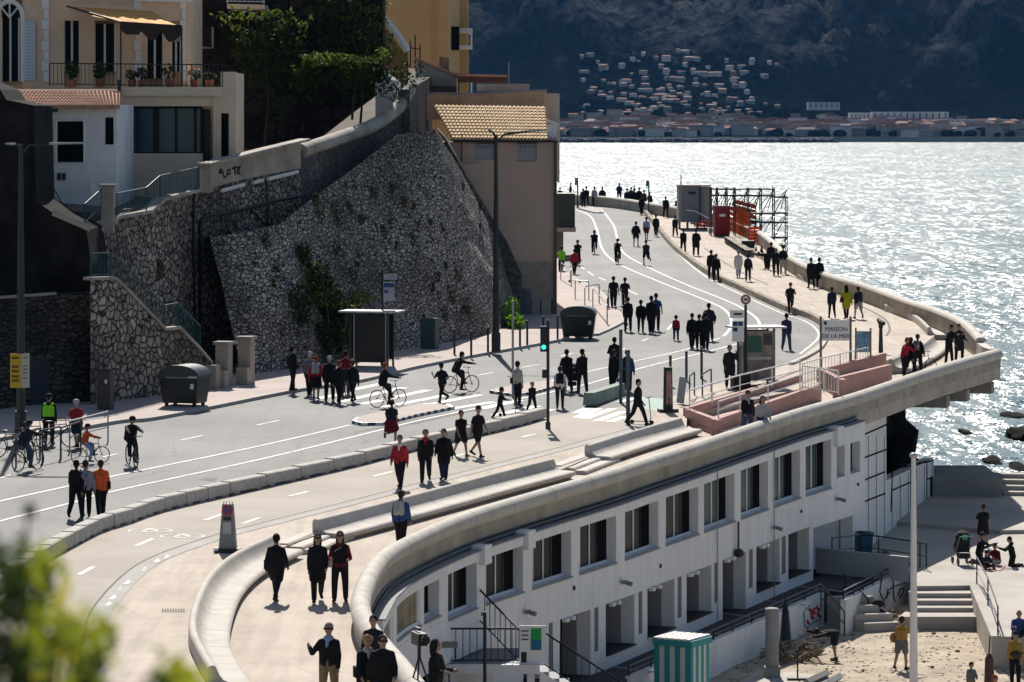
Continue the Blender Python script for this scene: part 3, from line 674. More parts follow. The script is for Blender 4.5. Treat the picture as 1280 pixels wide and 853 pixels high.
for st in [[(274, 214), (277, 211), (274, 217), (278, 216)], [(278, 213), (280, 222), (283, 221)], [(284, 214), (287, 212), (288, 217), (284, 219), (284, 214)], [(290, 211), (296, 209)], [(293, 210), (294, 219)], [(297, 210), (300, 208), (299, 213), (297, 214), (300, 218)], [(297, 209), (297, 218)]]: scr(st)
mb.build('graffiti', M['black'], oP)
mb = MB()
for a, c in [((277, 238.5), (305, 231)), ((317, 228.5), (328, 225.5)), ((335, 224), (372, 215))]: mb.tube([W(a[0], a[1], Ywall(a[0]) - .25), W(c[0], c[1], Ywall(c[0]) - .25)], .09, 5)
mb.build('white_pipe', M['whitepaint'], oP)
o = MB().box(tuple(W(257, 222, Ywall(257)) - Vector((0, .1, 0))), (.55, .6, 1.35)).build('end_pillar', REND, oP)
MB().box(tuple(W(257, 205, Ywall(257)) - Vector((0, .1, 0))), (.7, .75, .14)).build('pillar_cap', COPE, oP)
# pillar of the upper stair
r = empty('gate_pillar', tuple(W(135, 276, 153.4)), 0, 'pale stone pillar between the two upper runs of teal railing', 'pillar')
MB().box((0, 0, .45), (.5, .5, 1.9)).build('shaft', REND, r); MB().box((0, 0, 1.46), (.68, .68, .12)).build('cap', COPE, r)
# drain pipes and cables on the wall
def pipe(pts, rr, label, m_=M['black'], dy=.16, cat='pipe'):
    o = MB().tube([W(x, y, Ywall(x) - dy) for x, y in pts], rr, 6).build('drain_pipe', m_); tag(o, label, cat); return o
pipe([(243, 242), (242, 300), (243, 360), (245, 470)], .07, 'thin black drain pipe straight down the rubble wall')
pipe([(250, 470), (250, 300), (251, 277), (256, 271), (280, 267), (310, 261), (340, 252), (372, 246)], .09, 'bent black pipe running along then down the rubble wall')
pipe([(333, 226), (335, 284)], .04, 'short black cable hanging below the graffiti parapet', cat='cable')
pipe([(314, 262), (336, 286)], .04, 'black cable slanting to the buttress top', cat='cable')
# teal railings
def railing(pts, label, hgt=1.0, step=.16, m_=M['rail_teal'], Yf=None, cat='railing', r0=.03, infill=True, nm='railing', grp=None, h3=None):
    P = [p if isinstance(p, Vector) else W(p[0], p[1], (Yf or Ywall)(p[0])) for p in pts]
    r = empty(nm, (0, 0, 0), 0, label, cat, grp)
    U = Vector((0, 0, hgt)); MB().tube([p + U for p in P], r0, 6).build('top_rail', m_, r)
    MB().tube([p + Vector((0, 0, .1 if infill else hgt * .5)) for p in P], r0 * .7, 5).build('lower_rail', m_, r)
    for p in P: MB().tube([p, p + U], r0, 6).build('post', m_, r)
    if infill:
        mb = MB(); tot = plen(P); s = step
        while s < tot: q, _ = at_len(P, s); mb.tube([q + Vector((0, 0, .1)), q + U], r0 * .42, 4, cap=False); s += step
        mb.build('bars', m_, r)
    return r
railing([(146, 272), (183, 264), (200, 249), (247, 238)], 'teal railing of the upper stair between pillar and graffiti parapet', 1.0)
railing([(106, 281), (127, 262)], 'short teal railing run left of the pale pillar', .85)
# stair wall in front with its railing
Yst = lambda px: 145.5 + (px - 113) * .048
o = wall_img('stair_wall', [(113, 350), (142, 349), (152, 357), (206, 413), (224, 411), (250, 438), (264, 455), (266, 492), (113, 516)], RUB, 'rubble stone wall carrying the lower flight of steps down to the pavement', 1.2, Yst)
MB().sweep([W(x, y, Yst(x)) for x, y in [(113, 350), (142, 349), (152, 357), (206, 413), (224, 411), (250, 438), (264, 455)]], [(-.35, -.02), (-.35, .1), (.1, .1), (.1, -.02)]).build('coping', COPE, o)
railing([(113, 347), (137, 346), (150, 355), (206, 411), (222, 408), (250, 436)], 'teal railing sloping down the lower stair in front of the rubble wall', .95, .16, Yf=lambda x: Yst(x) + .15)
for px, py, h, lb in [(280, 483, 1.75, 'first of two stone gate pillars, left of the other, at the foot of the stair'), (308, 479, 1.85, 'stone gate pillar nearest the buttress at the foot of the stair')]:
    b_ = R(px, py, .13); r = empty('gate_pillar', tuple(b_), -.3, lb, 'pillar')
    MB().box((0, 0, h / 2), (.55, .55, h)).build('shaft', REND, r); MB().box((0, 0, h + .06), (.72, .72, .13)).build('cap', COPE, r); MB().box((.1, -.55, .35), (.5, .5, .7)).build('plinth', REND, r)
o = MB().box(tuple(R(262, 487, .13) + Vector((0, .3, .5))), (.7, .5, 1.0), -.3).build('low_stone_block', REND); tag(o, 'low pale stone block ending the stair wall beside the pillars', 'stone block')
# battered buttress
pairs = [((308, 472), (262, 297)), ((330, 470), (285, 293)), ((352, 467), (315, 288)), ((400, 460), (350, 280)), ((440, 452), (385, 252)), ((500, 442), (435, 216)), ((560, 432), (497, 168)), ((600, 425), (543, 162)), ((625, 417), (572, 205)), ((640, 409), (605, 268)), ((652, 398), (641, 345))]
rows = []
for i, (bpx, tpx) in enumerate(pairs):
    B = R(*bpx) - Vector((0, 0, .3)); H = ZC - (tpx[1] - YH) * B.y / F - B.z; Yt = B.y + max(.6, H * .33); T = W(tpx[0], tpx[1], Yt)
    rows.append((B, T))
cols = 60; lin = lambda P: [a.lerp(b, k / 6) for a, b in zip(P, P[1:]) for k in range(6)] + [P[-1]]
Bc = lin([r_[0] for r_ in rows]); Tc = lin([r_[1] for r_ in rows]); n = len(Bc); NV = 26; vs = []
for j in range(NV):
    t = j / (NV - 1)
    for i in range(n):
        p = Bc[i].lerp(Tc[i], t); d = .22 * noise.fractal(p * .5, 1, 2, 4) * math.sin(math.pi * min(1, t * 1.1 + .05)); p.y -= d; p.x += d * .5; vs.append(p)
mb = MB().add(vs, [(j * n + i, j * n + i + 1, (j + 1) * n + i + 1, (j + 1) * n + i) for j in range(NV - 1) for i in range(n - 1)])
bk = [Tc[i] + Vector((0, 2.0, -.2)) for i in range(n)]; mb.ribbon(Tc, bk)
L0 = [vs[j * n] for j in range(NV)]; mb.ribbon(L0, [p + Vector((-.5, 5.0 , 0)) for p in L0]); L1 = [vs[j * n + n - 1] for j in range(NV)]; mb.ribbon(L1, [p + Vector((.2, 5.0, 0)) for p in L1])
oB = mb.build('stone_buttress', RUB2); tag(oB, 'great battered rubble buttress bulging out towards the pavement', 'wall')
# return slope of the buttress, its shadow side put into darker stone
dk = [(545, 160), (556, 172), (573, 200), (592, 235), (612, 270), (634, 305), (652, 345), (652, 398), (640, 405), (632, 345), (606, 268), (573, 205)]
o = wall_img('ramp_wall', dk, GREYW, 'dark rubble ramp wall sloping down between buttress and beige building', 5, lambda x: 193.5 + (x - 540) * .01)
# door in the buttress
b_ = R(537, 437, .1); o = MB().box((b_.x, b_.y + .1, b_.z + .75), (.75, .5, 1.45), -.35).build('service_door', mat('dull_teal_door', (.05, .075, .085), .6)); tag(o, 'small dull teal metal door set in the foot of the buttress', 'door')
# weeds in the masonry
def leafball(mb, c, rad_, n, size, rnd, flat=1.0, mi=0, dens=None):
    for _ in range(n):
        while True:
            u = Vector((rnd.uniform(-1, 1), rnd.uniform(-1, 1), rnd.uniform(-1, 1)))
            if u.length <= 1: break
        p = Vector((c[0] + u.x * rad_[0], c[1] + u.y * rad_[1], c[2] + u.z * rad_[2]))
        a = Vector((rnd.uniform(-1, 1), rnd.uniform(-1, 1), rnd.uniform(-.6, 1))).normalized(); b = a.cross(Vector((rnd.uniform(-1, 1), rnd.uniform(-1, 1), 1))).normalized(); s = size * rnd.uniform(.6, 1.3)
        mb.add([p - a * s, p + b * s * .45, p + a * s, p - b * s * .45], [(0, 1, 2, 3)], mi)
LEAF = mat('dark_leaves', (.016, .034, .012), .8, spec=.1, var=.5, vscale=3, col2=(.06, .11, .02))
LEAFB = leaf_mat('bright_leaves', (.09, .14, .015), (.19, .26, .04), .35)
LEAFD = mat('dry_weeds', (.10, .08, .035), .8, var=.5, vscale=4)
rnd = random.Random(11)
weeds = [(400, 262, .5, 1.0), (385, 240, .25, .3), (425, 270, .5, .9), (333, 302, .5, .55), (462, 240, .25, .5), (435, 257, .2, .4), (452, 275, .2, .35), (475, 292, .25, .5), (491, 275, .2, .6), (517, 300, .15, .3), (420, 310, .3, .4), (345, 335, .3, .4), (495, 240, .2, .4), (508, 246, .22, .3), (545, 348, .3, .35), (573, 343, .25, .5), (565, 370, .35, .6), (587, 388, .25, .4), (556, 390, .2, .5), (580, 232, .15, .35), (601, 260, .18, .25), (635, 345, .15, .25), (617, 358, .12, .25), (520, 275, .12, .2), (536, 275, .1, .2), (552, 282, .1, .15), (600, 285, .12, .2), (480, 345, .12, .3), (534, 400, .2, .3), (445, 330, .2, .2), (440, 345, .3, .5), (343, 352, .15, .3), (541, 360, .1, .3), (515, 254, .1, .2), (560, 330, .12, .3), (500, 310, .1, .25)]
def but_pt(px, py):            # point of the buttress face seen at a pixel
    best = None
    for i, (a, b) in enumerate(zip(Bc, Tc)):
        for t in [k / 24 for k in range(25)]:
            p = a.lerp(b, t); q = (640 + F * p.x / p.y, YH + F * (ZC - p.z) / p.y); d = (q[0] - px) ** 2 + (q[1] - py) ** 2
            if best is None or d < best[0]: best = (d, p.copy())
    return best[1]
for i, (px, py, rx, rz) in enumerate(weeds):
    p = but_pt(px, py) - Vector((0, .15, 0)); mb = MB(); leafball(mb, p, (rx * .8, .25, rz * .9), int(60 + 420 * rx * rz), .075, rnd)
    o = mb.build('weed', LEAFD if px > 500 and i % 2 else LEAF); tag(o, None, 'weed', 'weeds rooted in the buttress masonry'); o['label'] = 'tuft of weeds growing from the joints of the stone buttress'
p = W(199, 338, Ywall(199) - .2); mb = MB(); leafball(mb, p, (.22, .15, .55), 160, .08, rnd); o = mb.build('weed', LEAF); tag(o, 'dark oval clump of weeds alone on the rubble wall above the lower stair', 'weed')
# shrub spilling against the buttress behind the bus shelter
THIN = {'leafy_tree': .55, 'wall_creeper': .6}
def plant(name, blobs, mats, label, cat, size, seed, stems=()):
    r = empty(name, tuple(blobs[0][0]), 0, label, cat); rn = random.Random(seed); mb = MB(); l0 = Vector(blobs[0][0])
    for c, rd, n, mi in blobs:
        if name not in THIN: leafball(mb, c - l0, rd, n, size, rn, mi=mi); continue
        n = int(n * THIN[name]); k = 7
        for _ in range(k):
            q = c - l0 + Vector((rn.gauss(0, .5) * rd[0], rn.gauss(0, .5) * rd[1], rn.gauss(0, .5) * rd[2])); leafball(mb, q, [v * rn.uniform(.35, .65) for v in rd], n // k, size * .85, rn, mi=mi)
    mb.build('foliage', mats, r)
    if stems:
        mb = MB()
        for st in stems: mb.tube([Vector(q) - l0 for q in st], [.07, .05, .03][:len(st)] if len(st) < 4 else .05, 5)
        mb.build('stems', mat('bark', (.06, .045, .035), .9), r)
    return r
bl = []
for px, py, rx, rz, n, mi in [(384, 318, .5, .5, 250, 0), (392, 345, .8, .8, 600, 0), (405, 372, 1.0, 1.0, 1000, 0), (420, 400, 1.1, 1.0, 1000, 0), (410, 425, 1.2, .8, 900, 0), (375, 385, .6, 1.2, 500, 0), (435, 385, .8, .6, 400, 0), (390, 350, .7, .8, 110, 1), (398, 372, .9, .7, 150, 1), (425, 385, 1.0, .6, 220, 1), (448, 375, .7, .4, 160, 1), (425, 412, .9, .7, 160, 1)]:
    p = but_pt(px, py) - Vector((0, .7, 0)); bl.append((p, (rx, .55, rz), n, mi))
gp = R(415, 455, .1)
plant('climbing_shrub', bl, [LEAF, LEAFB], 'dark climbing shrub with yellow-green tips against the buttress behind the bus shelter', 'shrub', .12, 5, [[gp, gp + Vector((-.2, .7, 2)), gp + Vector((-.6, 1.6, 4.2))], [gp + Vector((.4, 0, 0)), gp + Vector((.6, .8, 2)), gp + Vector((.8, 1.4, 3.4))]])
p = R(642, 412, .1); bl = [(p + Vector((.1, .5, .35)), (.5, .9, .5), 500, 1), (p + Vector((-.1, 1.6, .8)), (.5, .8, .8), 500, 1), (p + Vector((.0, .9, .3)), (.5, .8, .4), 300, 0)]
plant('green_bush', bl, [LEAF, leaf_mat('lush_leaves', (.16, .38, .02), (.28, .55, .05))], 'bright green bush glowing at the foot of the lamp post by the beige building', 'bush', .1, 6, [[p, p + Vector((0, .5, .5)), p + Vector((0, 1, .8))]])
# far-left buildings in shade
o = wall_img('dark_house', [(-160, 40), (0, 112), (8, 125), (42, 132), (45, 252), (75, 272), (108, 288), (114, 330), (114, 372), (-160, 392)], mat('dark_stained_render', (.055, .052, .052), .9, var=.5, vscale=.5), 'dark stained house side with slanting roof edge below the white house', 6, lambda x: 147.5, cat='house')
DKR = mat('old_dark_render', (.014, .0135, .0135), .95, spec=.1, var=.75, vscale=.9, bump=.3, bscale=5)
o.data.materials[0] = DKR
mb = MB(); mb.tube([W(66, 266, 147.2), W(113, 286, 147.2)], .12, 5); mb.build('roof_edge', COPE, o)
o = wall_img('roadside_wall', [(-200, 385), (108, 366), (114, 368), (114, 520), (-200, 575)], stone_mat('coursed_dark_wall', (.13, .115, .10), (.06, .055, .05), (.015, .015, .015), 3.4, 2.2, .10, .25, .4), 'old coursed stone wall with a dark shuttered door behind the yellow sign', 1.0, lambda x: 140 + (x + 200) * .022)
Y0 = lambda x: 140 + (x + 200) * .022
MB().slab([W(10, 455, Y0(10) - .06), W(61, 447, Y0(61) - .06), W(61, 530, Y0(61) - .06), W(10, 540, Y0(10) - .06)], (0, .05, 0)).build('shutter', mat('blue_shutter', (.02, .026, .045), .6), o)
MB().tube([W(0, 372, Y0(0) - .1), W(70, 367, Y0(70) - .1)], .06, 5).build('ledge', COPE, o)
for x, lb in ((128, 'brown metal utility cabinet on the pavement at the stair wall corner'),):
    b_ = R(x + 4, 512, .13); r = empty('utility_cabinet', tuple(b_), -.3, lb, 'cabinet'); MB().box((0, 0, .75), (.55, .4, 1.5)).build('casing', mat('brown_metal', (.06, .045, .04), .5), r); MB().box((0, 0, 1.53), (.62, .46, .06)).build('lid', M['dkmetal'], r); MB().box((.1, -.205, 1.1), (.1, .01, .14)).build('sticker', M['whitepaint'], r)
# hillside mass behind the walls, so that the land is solid
EARTH = mat('terrace_ground', (.12, .10, .085), .95, var=.3, vscale=.4)
poly = [(-75, 154), (W(112, 0, 154).x, 154), (W(265, 0, 166).x, 166), (W(375, 0, 174.2).x, 174.2), (W(450, 0, 181.7).x, 181.7), (W(508, 0, 188.5).x, 188.5), (-5.6, 222), (-75, 222)]
o = MB().prism(poly, 5, lambda x, y: 16.6 if y < 176 else 16.6 + (y - 176) * .15).build('hill_terrace_ground', EARTH); struct(o)

# ---------- houses on the terrace ----------
TAN = mat('tan_render', (.72, .53, .37), .85, var=.10, vscale=.8, bump=.1, bscale=20)
CREAM = mat('cream_render', (.72, .57, .43), .85, var=.10, vscale=.6)
STONEW = mat('white_quoin', (.78, .76, .75), .8)
TILE = None
def tile_mat(name, c1, c2, ang=0.0, sc=4.4):
    m, nt, N, L, b = nodes_of(name, c1, .85); tc = N.new('ShaderNodeTexCoord')
    n = nd(N, 'ShaderNodeTexNoise', i_Scale=2.6, i_Detail=5.0); L.new(tc.outputs['Object'], n.inputs['Vector']); r = ramp(N, [(.3, c1), (.7, c2)]); L.new(n.outputs['Fac'], r.inputs[0]); L.new(r.outputs[0], b.inputs['Base Color']); return m
TILE = tile_mat('terracotta_tiles', (.36, .17, .11), (.52, .30, .2)); TILEY = tile_mat('sandy_tiles', (.40, .26, .12), (.66, .47, .27))
def roof_tiles(mb, a, b, c, d, nx_, ny_, mi=0, r=.09):
    """tiled slope: a,b eave left/right, d,c ridge left/right; each tile column a row of tapering half-round pieces"""
    for i in range(nx_):
        u = (i + .5) / nx_
        for j in range(ny_):
            v0 = j / ny_; v1 = (j + 1.06) / ny_
            p = a.lerp(b, u).lerp(d.lerp(c, u), v0); q = a.lerp(b, u).lerp(d.lerp(c, u), min(1, v1)); nrm = (b - a).cross(d - a).normalized()
            if nrm.z < 0: nrm = -nrm
            side = (b - a).normalized(); w = (b - a).length / nx_ * .5; prof = []
            for (e, rr, lift) in ((p, 1.0, .05), (q, .8, .0)):
                for k in range(5):
                    an = math.pi * k / 4; prof.append(e + side * (-math.cos(an) * w * rr) + nrm * (math.sin(an) * w * .75 * rr + lift))
            mb.add(prof, [(k, k + 1, k + 6, k + 5) for k in range(4)] + [(0, 1, 2, 3, 4)], mi)
    mb.slab([a, b, c, d], (0, 0, -.12), mi)
# white house
YW = 158.0
r = empty('white_house', tuple(W(92, 290, YW)), 0, 'small white house with red tiled lean-to roof and one dark square window', 'house')
l0 = Vector(r.location)
def sub(mb, name, mats, par, smooth=False):
    mb.v = [(a - l0.x, b - l0.y, c - l0.z) for a, b, c in mb.v]; return mb.build(name, mats, par, smooth)
def front(x0, y0, x1, y1, Y, th, z_b=None): 
    return [W(x0, y1, Y), W(x1, y1, Y), W(x1, y0, Y), W(x0, y0, Y)]
WH = mat('grey_white_render', (.72, .72, .73), .85, var=.14, vscale=.8)
wl = MB()
for x0, y0, x1, y1 in [(41, 131, 71, 300), (105, 131, 131, 300), (71, 131, 105, 152), (71, 203, 105, 300), (131, 131, 146, 147), (131, 181, 146, 300), (142, 147, 146, 181)]: wl.slab(front(x0, y0, x1, y1, YW, .3), (0, .35, 0))
wl.slab(front(41, 131, 146, 300, YW + .5, .3), (0, 7, 0)); sub(wl, 'walls', WH, r)
wn = MB().slab(front(71, 152, 105, 203, YW + .28, 0), (0, .05, 0)); wi = sub(wn, 'window', M['glass'], r)
sub(MB().tube([W(70, 151, YW - .05), W(105, 151, YW - .05), W(105, 204, YW - .05), W(70, 204, YW - .05), W(70, 151, YW - .05)], .04, 4), 'frame', M['whitepaint'], wi)
sub(MB().slab(front(131, 147, 142, 181, YW + .28, 0), (0, .05, 0)), 'window', M['glass'], r)
rt = MB(); roof_tiles(rt, W(40, 133, YW - .5), W(150, 133, YW - .5), W(150, 114, YW + 6.5), W(2, 114, YW + 6.5), 30, 10); sub(rt, 'roof', TILE, r)
for x in (74, 80): sub(MB().box(tuple(W(x, 221, YW - .05)), (.14, .1, .3)), 'vent', M['black'], r)
sub(MB().box(tuple(W(115, 236, YW - .05)), (.18, .06, .5)), 'meter_box', M['whitepaint'], r)
sub(MB().tube([W(50, 140, YW - .1), W(52, 138, YW - .5), W(72, 138, YW - .7)], [.05, .07, .09], 6), 'wall_lamp', M['dkmetal'], r)
sub(MB().tube([W(45, 180, YW - .3), W(55, 215, YW - .2), W(88, 272, YW - .1)], .02, 4), 'cable', M['black'], r)
# tan house: lower glazed block
YT = 167.5
r = empty('tan_house', tuple(W(210, 260, YT)), 0, 'tan house with orange awning over its terrace and a wide glazed room below', 'house'); l0 = Vector(r.location)
wl = MB()
for x0, y0, x1, y1 in [(151, 109, 278, 120), (151, 120, 266, 133), (151, 192, 253, 262), (266, 120, 276, 215), (286, 141, 295, 203), (276, 196, 286, 210), (276, 90, 295, 141)]:
    th = 3 if x0 < 276 else 4
    wl.slab(front(x0, y0, x1, y1, YT if x0 != 151 or y0 != 109 else YT - .3, .3), (0, .4, 0))
wl.slab(front(151, 120, 295, 262, YT + 1.2, 0), (0, .4, 0)); wl.slab(front(290, 91, 295, 262, YT + .42, 0), (0, 5, 0)); wl.slab(front(148, 109, 276, 112, YT + .1, 0), (0, 7, 0))
sub(wl, 'walls', CREAM, r)
gl = sub(MB().slab(front(154, 134, 251, 192, YT + .5, 0), (0, .05, 0)), 'window_band', mat('painted_reflection_glass', (.03, .075, .10), .1, spec=.5), r)  # blue base colour paints the reflected sky and mountain
fr = MB()
for x in (153.5, 172, 193, 197, 220, 244, 252): fr.tube([W(x, 134, YT + .42), W(x, 192, YT + .42)], .055, 4)
for y in (134, 192): fr.tube([W(153, y, YT + .42), W(252, y, YT + .42)], .07, 4)
sub(fr, 'frame', M['black'], gl)
sub(MB().slab(front(253, 137, 263, 204, YT + .8, 0), (0, .05, 0)), 'door', M['black'], r)
sub(MB().tube([W(268, 121, YT - .12), W(268, 205, YT - .12)], .05, 6), 'drain_pipe', CREAM, r)
sub(MB().tube([W(149, 100, YT - .5), W(149, 140, YT - .5), W(150, 262, YT - .5)], .09, 6), 'corner_pipe', M['dkmetal'], r)
sub(MB().slab(front(276, 142, 286, 196, YT + .9, 0), (0, .05, 0)), 'side_window', M['glass'], r)
# upper storey behind its balcony
YU = 172.5
wl = MB()
for x0, y0, x1, y1 in [(-60, -40, 2, 110), (28, -40, 80, 110), (100, 26, 118, 110), (80, -40, 235, 26), (144, 26, 183, 110), (204, 26, 214, 110), (226, 26, 235, 110), (2, -40, 28, 0)]: wl.slab(front(x0, y0, x1, y1, YU, 0), (0, .4, 0))
wl.slab(front(-60, -40, 235, 110, YU + .9, 0), (0, 8, 0)); sub(wl, 'upper_walls', TAN, r)
for x0, y0, x1, y1 in [(2, 22, 24, 102), (80, 26, 100, 84), (118, 30, 144, 90), (183, 40, 204, 98), (214, 52, 226, 90)]:
    wq = sub(MB().slab(front(x0, y0, x1, y1, YU + .3, 0), (0, .05, 0)), 'window', M['glass'], r)
    f_ = MB(); 
    for x in (x0, (x0 + x1) / 2, x1): f_.tube([W(x, y0, YU + .2), W(x, y1, YU + .2)], .05, 4)
    sub(f_, 'frame', M['whitepaint'], wq)
# arched window with shutter
f_ = MB(); c0 = W(12, 22, YU - .05)
arc = [c0 + Vector((.62 * math.cos(a), 0, .75 * math.sin(a))) for a in [math.pi * k / 12 for k in range(13)]]
f_.tube(arc, .12, 6); f_.tube([arc[0], W(29, 102, YU - .05)], .12, 6)
for a in (.25, .5, .75): f_.tube([c0, c0 + Vector((.6 * math.cos(math.pi * a), 0, .72 * math.sin(math.pi * a)))], .04, 4)
sub(f_, 'window_arch', M['whitepaint'], r)
sub(MB().slab([c0 + Vector((.6 * math.cos(a), .1, .7 * math.sin(a))) for a in [math.pi * k / 12 for k in range(13)]], (0, .05, 0)), 'arch_pane', M['glass'], r)
sh = MB().box(tuple(W(37.5, 64, YU - .12)), (.5, .06, 2.75)); 
sub(sh, 'shutter', mat('pale_shutter', (.62, .66, .74), .7), r); 
sh = MB()
for y in range(30, 100, 4): sh.box(tuple(W(37.5, y, YU - .16)), (.42, .02, .05))
sub(sh, 'shutter_slats', mat('pale_slats', (.42, .45, .52), .7), r)
for x in (57, 172, 229):
    qn = MB()
    for i, y in enumerate(range(-8, 104, 13)): qn.box(tuple(W(x + (0 if i % 2 else 1), y, YU - .03)), ((.33 if i % 2 else .24) * (1 if x < 200 else .8), .12, .45))
    sub(qn, 'quoins', STONEW, r)
sub(MB().slab([W(170, 2, YU - .25), W(240, 3, YU - .25), W(240, -1, YU - .25), W(170, -2, YU - .25)], (0, .4, 0)), 'cornice', STONEW, r)
# awning (solid sheet with scalloped valance)
AWN = mat('orange_awning', (.80, .40, .11), .8, var=.15, vscale=3, stretch=(.3, 1, 1))
a = W(151, 28, YU - 5.2); b = W(227, 33, YU - 5.2); c = W(190, 14, YU - .3); d = W(84, 8, YU - .3)
aw = MB(); n = 24
A_ = [a.lerp(b, k / n) + Vector((0, 0, -.05 * math.sin(k * 1.1))) for k in range(n + 1)]; D_ = [d.lerp(c, k / n) for k in range(n + 1)]; Mid = [A_[k].lerp(D_[k], .5) + Vector((0, 0, -.10 + .03 * math.sin(k * 2.1))) for k in range(n + 1)]
aw.ribbon(A_, Mid); aw.ribbon(Mid, D_); aw.ribbon([p - Vector((0, 0, .03)) for p in A_], [p - Vector((0, 0, .03)) for p in Mid]); ao = sub(aw, 'awning', AWN, r)
va = MB(); low = [p + Vector((0, .02, -.32 - .42 * abs(math.sin(k / n * 9.4)) * (1 if k > 6 else .6))) for k, p in enumerate(A_)]; va.ribbon(A_, low); va.ribbon([p + Vector((0, .03, 0)) for p in A_], [p + Vector((0, .03, 0)) for p in low]); sub(va, 'valance', mat('dark_valance', (.035, .025, .022), .9), ao)
for p in (a, b): sub(MB().tube([p, Vector((p.x, p.y, W(0, 108, YU - 5.2).z))], .045, 6), 'awning_pole', M['dkmetal'], r)
sub(MB().tube([d, a], .05, 6), 'awning_arm', M['dkmetal'], r); sub(MB().tube([a, b], .05, 6), 'front_bar', M['dkmetal'], ao)
rl = railing([W(62, 108, YT + 1), W(151, 109, YT - .2), W(278, 110, YT - .2)], None, 1.05, .2, M['dkmetal'])
rl.name = 'balcony_railing'; del rl['category']; rl.parent = r; rl.location = -l0
for ch in [q for q in C.objects if q.parent == rl]:
    pass
# planters and pots on the balcony
for i, (px, ry, n) in enumerate([(90, 1.0, 240), (125, .9, 260), (165, .5, 120), (178, .6, 150), (212, .8, 110), (243, .5, 100), (262, .4, 90)]):
    p = W(px, 104, YT + .6); z0 = p.z - .2
    q = empty('potted_plant', (p.x, p.y, z0), 0, ['leafy plant in an orange pot nearest the shutter on the awning terrace', 'bushy plant left of the awning pole on the terrace', 'plant just right of the awning pole', 'broad dark plant under the middle of the awning', 'tall spindly plant near the right end of the awning', 'flowering plant with orange blooms on the railing corner', 'small plant at the right end of the balcony railing'][i], 'potted plant')
    MB().tube([(0, 0, 0), (0, 0, .35)], [.16, .22], 10).build('pot', mat('terracotta_pot', (.32, .13, .06), .8), q)
    mb = MB(); leafball(mb, (0, 0, .35 + ry * .45), (.32, .3, ry * .5), n, .10, rnd); 
    if i == 5: leafball(mb, (0, 0, .9), (.3, .25, .12), 40, .06, rnd, mi=1)
    mb.build('foliage', [LEAF, mat('orange_blooms', (.7, .2, .03), .6)], q)
# dark gap: old wall with creepers, its deep shade put into the stone colour
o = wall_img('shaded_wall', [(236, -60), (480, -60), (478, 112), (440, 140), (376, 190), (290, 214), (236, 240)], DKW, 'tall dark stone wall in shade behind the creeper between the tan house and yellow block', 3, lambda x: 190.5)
MB().slab([W(253, 34, 190.4), W(267, 34, 190.4), W(267, 60, 190.4), W(253, 60, 190.4)], (0, -.12, 0)).build('window', M['glass'], o)
MB().tube([W(266, 34, 190.2), W(266, 60, 190.2), W(253, 60, 190.2)], .06, 4).build('window_frame', M['greymetal'], o)
railing([W(284, 4, 188), W(330, 5, 188)], 'white balcony railing high in the shade above the creeper', 1.0, .22, M['whitepaint'])
o = MB().slab([W(284, 5, 187.5), W(331, 6, 187.5), W(331, 12, 187.5), W(284, 11, 187.5)], (0, 3, 0)).build('balcony_slab', CREAM); tag(o, 'pale balcony slab under the white railing high in the shade', 'balcony')
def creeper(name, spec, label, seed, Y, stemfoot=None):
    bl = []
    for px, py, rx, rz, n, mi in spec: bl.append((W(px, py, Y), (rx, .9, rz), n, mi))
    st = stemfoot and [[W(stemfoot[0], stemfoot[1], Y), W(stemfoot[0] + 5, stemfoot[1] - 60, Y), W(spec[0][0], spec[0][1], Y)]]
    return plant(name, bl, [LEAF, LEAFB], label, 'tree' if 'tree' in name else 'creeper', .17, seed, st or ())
creeper('leafy_tree', [(330, 40, 1.8, 1.4, 700, 0), (300, 20, 1.2, .45, 160, 1), (330, 16, 1.6, .4, 190, 1), (362, 30, .9, .6, 130, 1), (375, 58, .4, .9, 70, 1), (350, 70, 1.6, 1.6, 800, 0), (310, 60, 1.4, 1.4, 600, 0), (300, 100, 1.2, 1.6, 500, 0), (350, 110, 1.6, 1.6, 700, 0)], 'dense dark tree with sunlit top below the white balcony', 21, 186, (330, 190))  # clumps of brighter leaf colour paint the sunlit top
creeper('leafy_tree', [(440, 40, 2.0, 1.8, 1100, 0), (470, 60, 1.0, 1.2, 500, 0), (475, 40, .7, 1.2, 100, 1), (455, 55, 1.0, 1.0, 120, 1), (410, 20, 1.6, 1.4, 600, 0), (420, 80, 1.8, 1.2, 800, 0), (470, 72, 1.0, .5, 260, 1), (440, 12, 1.6, .6, 120, 1)], 'big dark tree with scattered sunlit leaves beside the yellow block', 22, 188, (450, 160))  # scattered sunlight put in as clumps of brighter leaf colour
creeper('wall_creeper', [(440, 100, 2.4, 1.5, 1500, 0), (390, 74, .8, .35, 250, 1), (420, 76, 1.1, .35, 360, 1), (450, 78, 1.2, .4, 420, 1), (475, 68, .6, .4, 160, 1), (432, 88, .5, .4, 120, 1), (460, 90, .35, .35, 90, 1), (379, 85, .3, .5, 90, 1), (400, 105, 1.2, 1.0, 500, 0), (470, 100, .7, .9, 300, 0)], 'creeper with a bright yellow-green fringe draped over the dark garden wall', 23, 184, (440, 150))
# little white monument at the wall corner
r = empty('corner_pier', tuple(W(483, 135, 189)), 0, 'small white rendered pier with a pointed cap inside the wall corner', 'pier')
MB().box((0, 0, .35), (1.1, .8, 2.1)).build('shaft', M['whitepaint'], r); MB().tube([(0, 0, 1.42), (0, 0, 1.75)], [.65, .1], 4).build('cap', M['whitepaint'], r)
